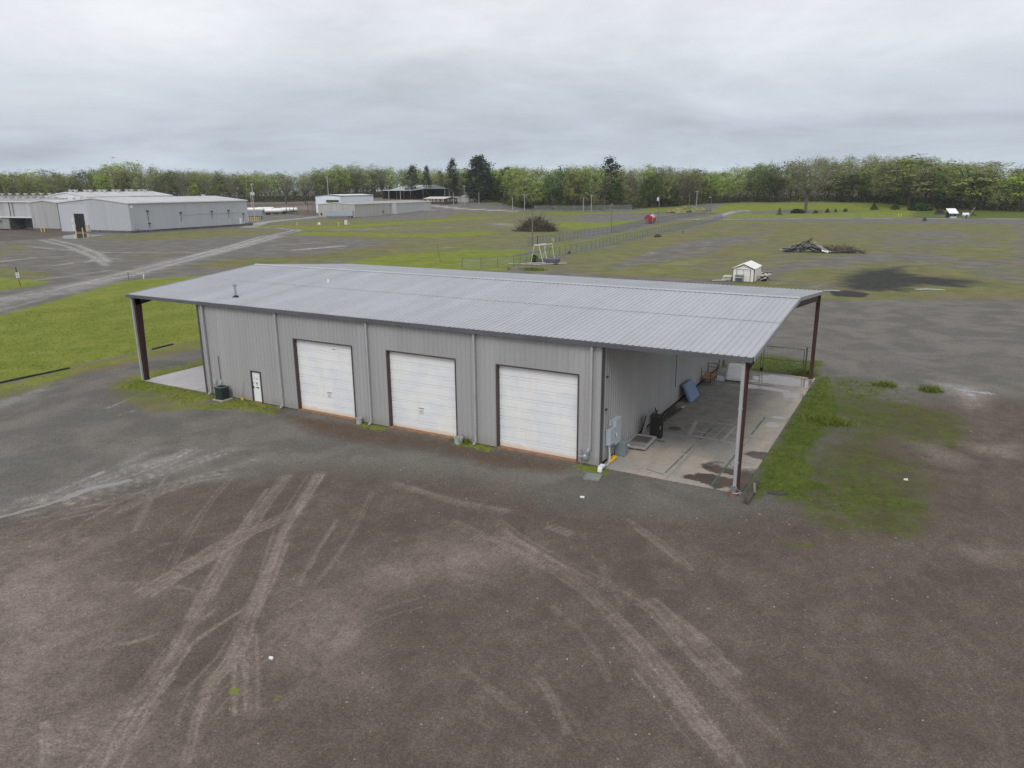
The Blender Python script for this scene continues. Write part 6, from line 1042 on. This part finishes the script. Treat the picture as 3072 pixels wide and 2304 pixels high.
def lib(kind, v):
    if (kind, v) not in LIB:
        g = {'green': 'leafy', 'olive': 'leafy'}.get(kind, kind); mb, Q = tree_geo(g, 100*list(LM).index(kind)+v, dens=(1.0 if g != 'bare' else 1.3))
        me = bpy.data.meshes.new('trunk'); me.from_pydata(mb.v, [], mb.f); me.update(); me.materials.append(mbarkp if kind == 'bud' else mbark); LIB[(kind, v)] = (me, quads_mesh('crown', Q, LM[kind]))
    return LIB[(kind, v)]
def tree(kind, v, P, h, wd, label, cat='tree', group=None, name=None, rot=None):
    me, cr = lib(kind, v); t = thing(name or {'pine':'pine_tree','bare':'bare_tree'}.get(kind,'deciduous_tree'), label, cat, P, random.uniform(0,6.28) if rot is None else rot, group); sx = wd/14.0; t.scale = (sx, sx, h/25.0)
    for nm, m in (('trunk', me), ('crown', cr)): o = bpy.data.objects.new(nm, m); COL.objects.link(o); o.parent = t
    return t
EDGE = [(-260,610),(250,609),(700,608),(950,604),(1050,597),(1150,592),(1300,591),(1400,593),(1450,597),(1500,606),(1570,627),(1650,631),(1780,632),(1900,627),(2000,621),(2070,616),(2130,611),(2230,607),(2480,605),(2560,606),(2640,610),(2740,618),(2800,621),(2880,630),(2960,633),(3072,636),(3330,640)]
EP = [at(p) for p in EDGE]
def arc(a, r): x, y = CAM[0]+r*sin(a), CAM[1]+r*cos(a); return np.array([x, y, float(terrain(x, y))])
EP = [arc(a, 560) for a in (-1.9,-1.75,-1.6,-1.45,-1.32)] + EP + [arc(a, 460) for a in (.25,.4,.55,.7)]
# photographed skyline: native x -> row of the canopy tops
SKX = [-260,0,120,250,330,400,440,520,640,760,860,960,1000,1090,1180,1300,1400,1500,1560,1660,1760,1830,1900,2000,2120,2150,2200,2300,2400,2520,2660,2800,2870,2930,3000,3072,3330]
SKY = [500,500,512,500,476,478,500,500,508,508,514,502,490,487,485,502,500,506,492,487,484,488,492,492,508,512,496,482,470,462,458,470,482,486,486,500,495]
def zone_of(x):
    for lim, s_ in ((430,'behind the largest warehouse'),(760,'behind the far end of the warehouse'),(1000,'behind the parked tank trailers'),(1230,'behind the white building'),(1540,'around the open shed'),(1800,'beyond the field with the brush pile'),(2130,'at the end of the gravel lane'),(2450,'on the green rise beyond the right road'),(2800,'behind the spreading oak'),(9e9,'at the far right field edge')):
        if x < lim: return s_
KN = {'leafy':'yellow green spring tree','olive':'olive green budding tree','green':'deep green leafy tree','bud':'pale brown budding tree','bare':'grey leafless tree','brown':'reddish brown budding tree','pine':'dark green pine'}
def kind_at(x, rr):
    if x < 800: w_ = (('olive',.42),('leafy',.24),('bud',.16),('green',.08),('bare',.10))
    elif x < 1250: w_ = (('leafy',.38),('olive',.26),('bud',.14),('bare',.12),('brown',.10))
    elif x < 1560: w_ = (('leafy',.5),('olive',.2),('pine',.15),('green',.15))
    elif x < 1860: w_ = (('leafy',.52),('green',.18),('olive',.20),('bud',.10))
    elif x < 2130: w_ = (('brown',.34),('olive',.28),('leafy',.2),('green',.18))
    else: w_ = (('leafy',.36),('green',.30),('olive',.22),('brown',.06),('bud',.06))
    u = rr.random(); s_ = 0
    for k, p in w_:
        s_ += p
        if u < s_: return k
    return 'leafy'
rr = random.Random(21); NROW = 0
cum = np.cumsum([0]+[float(np.hypot(*(b-a)[:2])) for a, b in zip(EP, EP[1:])])
def along(s_): i = min(int(np.searchsorted(cum, s_, 'right'))-1, len(EP)-2); f = (s_-cum[i])/(cum[i+1]-cum[i]); return EP[i]*(1-f)+EP[i+1]*f
for row, (off, step) in enumerate(((2,10.5),(12,9.5),(24,10))):
    s_ = rr.uniform(0,6)
    while s_ < cum[-1]:
        p = along(s_); d = p[:2]-CAM[:2]; d /= np.hypot(*d); q = p[:2] + d*(off+rr.uniform(-4,5)); z = float(terrain(*q)); x = pxcol((q[0],q[1],z)) if (np.array([q[0],q[1],z])-CAM)@FW > 60 else 9999; P = np.array([q[0],q[1],z]); s_ += step*rr.uniform(.65,1.35)
        if x < -60 or x > 3130: continue
        k = kind_at(x, rr); top = np.interp(x, SKX, SKY); h = ht(P, (x, top)) - z; h = min(h, 31)*(rr.uniform(.52,.95) if row == 0 else rr.uniform(.78,1.03)); h = max(h, 12)
        if k == 'pine': h *= 1.0
        lab = KN[k] + ' ' + zone_of(x)
        tree(k, rr.randint(0,3), P, h, h*(rr.uniform(.44,.70) if k not in ('pine',) else rr.uniform(.3,.4)), lab, 'tree', lab); NROW += 1
# trees that stand out
def ptree(kind, v, cr, bx, by, tx, ty, wpx, label, sc, name=None, rot=None, dens=None):
    P = at(cr(bx,by)); h = ht(P, cr(tx,ty)) - P[2]; wd = wpx/sc*hypot(*(P-CAM)[:2])/FPX*1.0; return tree(kind, v, P, h, wd, label, 'tree', None, name, rot)
ptree('leafy',11,K1,1060,372,1050,52,300,'tallest pale green tree behind the warehouse roof',2.765); ptree('bud',11,K1,1190,374,1185,95,170,'brown forked tree right of the tallest tree behind the warehouse',2.765); ptree('olive',12,K1,1290,374,1290,118,110,'slim light tree between the tallest tree and the bare tree',2.765); ptree('bare',11,K1,1478,376,1480,112,170,'bare black tree standing above the warehouse roof',2.765); ptree('olive',13,K1,400,372,400,138,270,'round olive tree left of the tallest tree behind the warehouse',2.765); ptree('leafy',12,K1,1900,420,1880,210,220,'bright green rounded tree behind the warehouse far corner',2.765)
ptree('bare',12,K2,700,448,690,155,150,'dark leafless tree left of the lamp pole behind white building',2.765); ptree('bare',13,K2,600,448,575,190,200,'bare spreading tree at the back of the gravel lot',2.765); ptree('bare',11,K2,875,400,865,95,190,'tall leafless crown above the white building',2.765); ptree('bare',14,K2,440,448,430,150,130,'forked leafless tree behind the tank trailers',2.765)
ptree('pine',21,K2,2045,430,1990,52,300,'broadest dark pine rising above the whole tree line',2.765,rot=0); ptree('pine',12,K2,1825,420,1822,78,135,'tall slender dark pine left of the broadest pine',2.765); ptree('pine',13,K2,1490,408,1490,130,150,'dark pine directly behind the open shed roof',2.765); ptree('pine',14,K2,1608,405,1608,132,95,'narrow dark pine right of the open shed peak',2.765)
ptree('bud',12,K3,408,432,400,140,240,'fan shaped budding tree on the green rise right of the pine',2.765); ptree('bare',15,K3,912,478,905,135,190,'dark branching tree among green woods beyond the field',2.765); ptree('pine',15,K3,1192,478,1170,66,270,'dark broken-topped pine in the middle of the woods',2.765); ptree('leafy',13,K3,620,485,600,205,270,'large yellow green tree at the wood edge beyond the brush pile',2.765); ptree('leafy',14,K3,860,485,858,288,105,'small pale green tree at the wood edge',2.765); ptree('green',11,K3,765,488,775,305,90,'small bright green tree beside the pale one at the wood edge',2.765); ptree('green',12,K3,1660,470,1650,250,200,'deep green tree near the transformer pole',2.765)
ptree('bud',13,K4,547,552,575,92,420,'lone large bare-limbed tree in the right field',2.5367,'lone_tree'); ptree('olive',14,K4,1335,512,1340,118,470,'spreading olive oak with dark trunk at the right field',2.5367,'oak_tree'); ptree('olive',15,K4,1870,528,1890,140,430,'wide yellow olive tree behind the roadside shelter',2.5367,'oak_tree'); ptree('green',13,K4,290,474,285,258,210,'rounded green tree at the left of the right field edge',2.5367); ptree('green',14,K4,870,474,865,235,260,'dark green tree behind the lone bare-limbed tree',2.5367); ptree('bare',12,K4,1085,480,1085,335,180,'purplish grey leafless thicket left of the spreading oak',2.5367); ptree('bare',14,K4,1685,500,1690,125,170,'pale leafless crown behind the shelter trees',2.5367); ptree('olive',16,K4,1650,505,1660,385,150,'small olive tree left of the shelter',2.5367); ptree('leafy',15,K4,2170,545,2190,220,230,'yellow green tree at the right edge of the photo',2.5367)
# shrubs and little cedars
def shrub(cr, bx, by, ty, wpx, sc, label, col='bush', name='shrub', seed=0, up=1.0, den=420):
    P = at(cr(bx,by)); h = max(ht(P, cr(bx,ty))-P[2], .6); wd = wpx/sc*hypot(*(P-CAM)[:2])/FPX; r_ = np.random.default_rng(seed+50); t = thing(name, label, 'shrub', P); n = int(den); zf = r_.uniform(.02,1,n)
    pr = np.sqrt(np.clip(1-(zf*1.02-.25)**2*1.4, .03, 1)) if up == 1 else (1.05-zf)
    a = r_.uniform(0,6.28,n); f = np.sqrt(r_.random(n)); C = np.column_stack([wd*.5*pr*f*np.cos(a), wd*.5*pr*f*np.sin(a), h*zf*r_.uniform(.85,1.05,n)]); o = bpy.data.objects.new('crown', quads_mesh('crown', leaves_np(C, None, max(h,wd)*.055, r_), LM[col])); COL.objects.link(o); o.parent = t
    mb = MB(); [mb.tube((0,0,-.1),(random.gauss(0,wd*.18),random.gauss(0,wd*.18),h*random.uniform(.5,.95)),h*.02,.01,n=4) for _ in range(6)]; mb.build('trunk', mbark, t); return t
for i, a in enumerate(((K4,350,570,515,45,2.5367,'lone little cedar at the left of the road field','green','cedar',0,0),(K4,715,552,520,42,2.5367,'first little dark cedar right of the lone tree','pine','cedar',0,0),(K4,778,548,524,28,2.5367,'smallest dark cedar between two others','pine','cedar',0,0),(K4,851,547,522,34,2.5367,'dark round cedar at the right of the three','pine','cedar',0,1),(K4,625,558,536,36,2.5367,'low dark bush just right of the lone tree trunk','bush','shrub',0,1),(K4,490,556,526,95,2.5367,'low grey green thicket left of the lone tree trunk','bush','shrub',0,1),(K4,1070,532,474,66,2.5367,'dark conical bush left of the spreading oak','bush','shrub',0,0),(K4,1455,617,588,28,2.5367,'small dark round bush before the far road','pine','shrub',0,1),(K4,1230,530,495,60,2.5367,'dark bush at the left foot of the spreading oak','bush','shrub',0,1),(K4,1420,535,482,150,2.5367,'dark thicket at the right foot of the spreading oak','bush','shrub',0,1),(K4,1580,530,430,80,2.5367,'tall dark shrub right of the spreading oak','pine','shrub',0,1),(K3,562,935,868,75,2.765,'green bush growing inside the white pipe rack','bush','shrub',0,1),(K3,1793,686,672,12,2.765,'tiny dark bush in the right lot near the fence','brown','shrub',0,1),(K3,1585,722,698,62,2.765,'dry tan tuft against the near fence','bud','shrub',0,1),(K3,348,996,970,36,2.765,'reddish brown weed clump by the fence foot','brown','shrub',0,1),(K3,1870,522,478,75,2.765,'green bush on the earth mound','bush','shrub',0,1),(K3,850,862,852,26,2.765,'small dark clump by the near fence','bush','shrub',0,1))):
    shrub(*a[:7], col=a[7], name=a[8], seed=i, up=a[10], den=(900 if a[4] > 90 else 420))
# ------------------------------------------------------------------ the wood behind and its undergrowth: one mass each
def wood():
    r_ = np.random.default_rng(5); rr2 = random.Random(5); parts2 = {}; parts = {k: [] for k in ('leafy','olive','green','brown')}; base = {}
    for k in parts:
        for v in range(3): base[(k, v)] = tree_geo('brown' if k == 'brown' else 'leafy', 900+v+10*list(parts).index(k), dens=.62)[1]
    trunks = MB()
    for off0, off1, n in ((14,30,110),(30,60,420),(60,140,440),(140,240,400)):
        for _ in range(n):
            s_ = rr2.uniform(0, cum[-1]); p = along(s_); d = p[:2]-CAM[:2]; d /= np.hypot(*d); q = p[:2] + d*rr2.uniform(off0, off1); z = float(terrain(*q)); x = pxcol((q[0],q[1],z)) if (np.array([q[0],q[1],z])-CAM)@FW > 60 else 9999; top = np.interp(x, SKX, SKY)
            if off0 == 14 and -60 < x < 3130: continue
            hmax = 25 if (x < -200 or x > 3280) else ht((q[0],q[1],z), (x, top)) - z
            if hmax < 7: continue
            h = min(hmax*rr2.uniform(.86,1.04), rr2.uniform(20,27)); k = kind_at(x, rr2); k = {'bud':'brown','bare':'brown','pine':'green'}.get(k, k); Q = base[(k, rr2.randint(0,2))]; a = rr2.uniform(0,6.28); w_ = h*rr2.uniform(.5,.68)/14.0; c, s2 = cos(a)*w_, sin(a)*w_
            X = Q[...,0]*c - Q[...,1]*s2 + q[0]; Y = Q[...,0]*s2 + Q[...,1]*c + q[1]; parts[k].append(np.stack([X, Y, Q[...,2]*h/25 + z], -1)); trunks.tube((q[0],q[1],z-.5),(q[0],q[1],z+h*.6),.22,.1,n=4,cap=False)
    nm = {'leafy':('forest_canopy','mass of yellow green woodland on the hill behind the field'),'olive':('forest_canopy','olive coloured woodland mass behind the first trees'),'green':('forest_canopy','deep green woodland mass on the hill'),'brown':('forest_canopy','brown still leafless woodland mass behind the first trees')}
    for k, L in parts.items():
        if L: o = bpy.data.objects.new(nm[k][0], quads_mesh('forest_canopy', np.concatenate(L), LM[k])); COL.objects.link(o); o['kind'] = 'stuff'; o['label'] = nm[k][1]
    U = []   # low understory trees inside and along the edge
    for i in range(260):
        s_ = rr2.uniform(0, cum[-1]); p = along(s_); d = p[:2]-CAM[:2]; d /= np.hypot(*d); q = p[:2] + d*rr2.uniform(0, 30); z = float(terrain(*q)); k = rr2.choice(('leafy','green','olive','brown')); Q = base[(k, rr2.randint(0,2))]; h = rr2.uniform(6, 13); w_ = h*rr2.uniform(.6,.85)/14.0; a = rr2.uniform(0,6.28); c, s2 = cos(a)*w_, sin(a)*w_; sel = r_.random(len(Q)) < .6; Q = Q[sel]
        parts2.setdefault(k, []).append(np.stack([Q[...,0]*c - Q[...,1]*s2 + q[0], Q[...,0]*s2 + Q[...,1]*c + q[1], (Q[...,2]-4)*h/21 + z], -1))
    for k, L in parts2.items():
        o = bpy.data.objects.new('understory', quads_mesh('understory', np.concatenate(L), LM[k])); COL.objects.link(o); o['kind'] = 'stuff'; o['label'] = 'low understory growth along the wood edge'
    o = trunks.build('forest_trunks', mbark, kind='stuff'); o['label'] = 'far trunks inside the woodland'
    # undergrowth strip along the wood edge
    C = []; 
    for i in range(4200):
        s_ = r_.uniform(0, cum[-1]); p = along(s_); d = p[:2]-CAM[:2]; d /= np.hypot(*d); q = p[:2]+d*r_.uniform(1,42); z = float(terrain(*q)); h = r_.uniform(1.5,4)+r_.random()**3*7; m = 34; f = r_.random((m,3)); C.append(np.column_stack([q[0]+r_.normal(0,2.2,m), q[1]+r_.normal(0,1.8,m), z+h*f[:,2]]))
    C = np.concatenate(C); o = bpy.data.objects.new('undergrowth', quads_mesh('undergrowth', leaves_np(C, None, .46, r_), leaf_mat('undergrowth_leaves', [(.08,.10,.035),(.115,.145,.05),(.15,.145,.075)]))); COL.objects.link(o); o['kind'] = 'stuff'; o['label'] = 'dark undergrowth along the foot of the wood'
wood()
# ================================================================== SKY, LIGHT, CAMERA
wd_ = bpy.data.worlds.new('World'); scn.world = wd_; wd_.use_nodes = True; nt = wd_.node_tree; nt.nodes.clear()
class WN(NT):
    def __init__(s): s.t = nt
s = WN(); out = s.n('ShaderNodeOutputWorld'); bg = s.n('ShaderNodeBackground'); bg2 = s.n('ShaderNodeBackground'); co = s.n('ShaderNodeTexCoord').outputs['Generated']; x, y, z = s.sep(co)
sky = s.n('ShaderNodeTexSky'); sky.sky_type = 'NISHITA'; sky.sun_disc = False; sky.sun_elevation = radians(48); sky.sun_rotation = radians(SUN_ROT); s.set(bg2.inputs[0], sky.outputs[0]); bg2.inputs[1].default_value = .06
zc = s.math('MAXIMUM', z, 0.0); den = s.math('ADD', zc, .14)
cv = s.n('ShaderNodeCombineXYZ'); s.set(cv.inputs[0], s.math('DIVIDE', x, den)); s.set(cv.inputs[1], s.math('DIVIDE', y, den)); s.set(cv.inputs[2], 0.0); cp = cv.outputs[0]
big = s.noise(cp, .5, 6, .58, .6); mid = s.noise(cp, 1.9, 7, .62, .5); str_ = s.noise(s.scale(cp, (.55,.9,1)), .55, 5, .55)
e = s.n('ShaderNodeValToRGB'); s.set(e.inputs[0], s.math('MULTIPLY', zc, 2.5)); cr = e.color_ramp; cr.interpolation = 'EASE'
for i, (p, c) in enumerate(((0,.80),(.05,.68),(.13,.62),(.26,.69),(.44,.86),(.64,.90),(1.0,.90))):
    el = cr.elements[i] if i < 2 else cr.elements.new(p); el.position = p; k_ = max(0, 1-p/.55); el.color = (c*(1-.125*k_-.015), c*(1-.01*k_), c*(1.03+.125*k_), 1)
back = s.ramp(s.math('ADD', s.math('MULTIPLY', x, sin(radians(165))), s.math('MULTIPLY', y, cos(radians(165)))), -.2, .9)   # unseen southern sky, brightened to add light on the front wall
v = s.math('ADD', s.math('ADD', s.lin(big, .36, .64, .86, 1.13), s.lin(mid, .32, .68, -.055, .055)), s.lin(str_, .3, .7, -.035, .035)); v = s.math('ADD', v, s.math('MULTIPLY', back, BACKB))
cc = s.n('ShaderNodeCombineColor'); [s.set(cc.inputs[i], v) for i in range(3)]
col = s.mix(1.0, e.outputs[0], cc.outputs[0], 'MULTIPLY'); warm = s.math('MULTIPLY', s.ramp(big, .5, .68), .5); col = s.mix(warm, col, s.mix(1.0, col, (1.03,1.0,.955), 'MULTIPLY'))
s.set(bg.inputs[0], col); bg.inputs[1].default_value = SKYB; ms_ = s.n('ShaderNodeMixShader'); ms_.inputs[0].default_value = .9; nt.links.new(bg2.outputs[0], ms_.inputs[1]); nt.links.new(bg.outputs[0], ms_.inputs[2]); nt.links.new(ms_.outputs[0], out.inputs[0])
sl = bpy.data.lights.new('sun', 'SUN'); sl.energy = SUNE; sl.angle = radians(24); sl.color = (1, .97, .93); so = bpy.data.objects.new('sun', sl); COL.objects.link(so)
sd = Vector((sin(radians(SUN_ROT))*cos(radians(48)), cos(radians(SUN_ROT))*cos(radians(48)), sin(radians(48)))); so.rotation_euler = sd.to_track_quat('Z','Y').to_euler(); so.location = (0,-60,60)
cd = bpy.data.cameras.new('camera'); cam = bpy.data.objects.new('camera', cd); COL.objects.link(cam); cd.sensor_fit = 'HORIZONTAL'; cd.sensor_width = 36; cd.lens = FPX/3072*36; cd.clip_start = .5; cd.clip_end = 6000
cam.matrix_world = Matrix(((R2[0],U2[0],-FW[0],CAM[0]),(R2[1],U2[1],-FW[1],CAM[1]),(R2[2],U2[2],-FW[2],CAM[2]),(0,0,0,1))); scn.camera = cam
scn.view_settings.view_transform = 'Standard'; scn.view_settings.look = 'None'; scn.view_settings.exposure = EXPO; scn.view_settings.gamma = 1; scn.view_settings.use_curve_mapping = False
scn.cycles.max_bounces = 6; scn.cycles.diffuse_bounces = 3; scn.cycles.transparent_max_bounces = 12; scn.cycles.use_denoising = True; scn.cycles.denoiser = 'OPENIMAGEDENOISE'; scn.cycles.denoising_input_passes = 'RGB_ALBEDO_NORMAL'; scn.cycles.denoising_prefilter = 'NONE'; scn.cycles.use_adaptive_sampling = False; wd_.cycles.sampling_method = 'MANUAL'; wd_.cycles.sample_map_resolution = 512

hz = NT('air_haze'); hz.t.nodes.remove(hz.b); pv = hz.n('ShaderNodeVolumePrincipled'); pv.inputs['Color'].default_value = (.82,.88,.95,1); pv.inputs['Density'].default_value = .0001; pv.inputs['Anisotropy'].default_value = 0; hz.t.links.new(pv.outputs[0], hz.out.inputs['Volume'])
o = MB().box(-1900, 1900, -1900, 1900, -2, 75).build('haze', hz.m, kind='stuff')
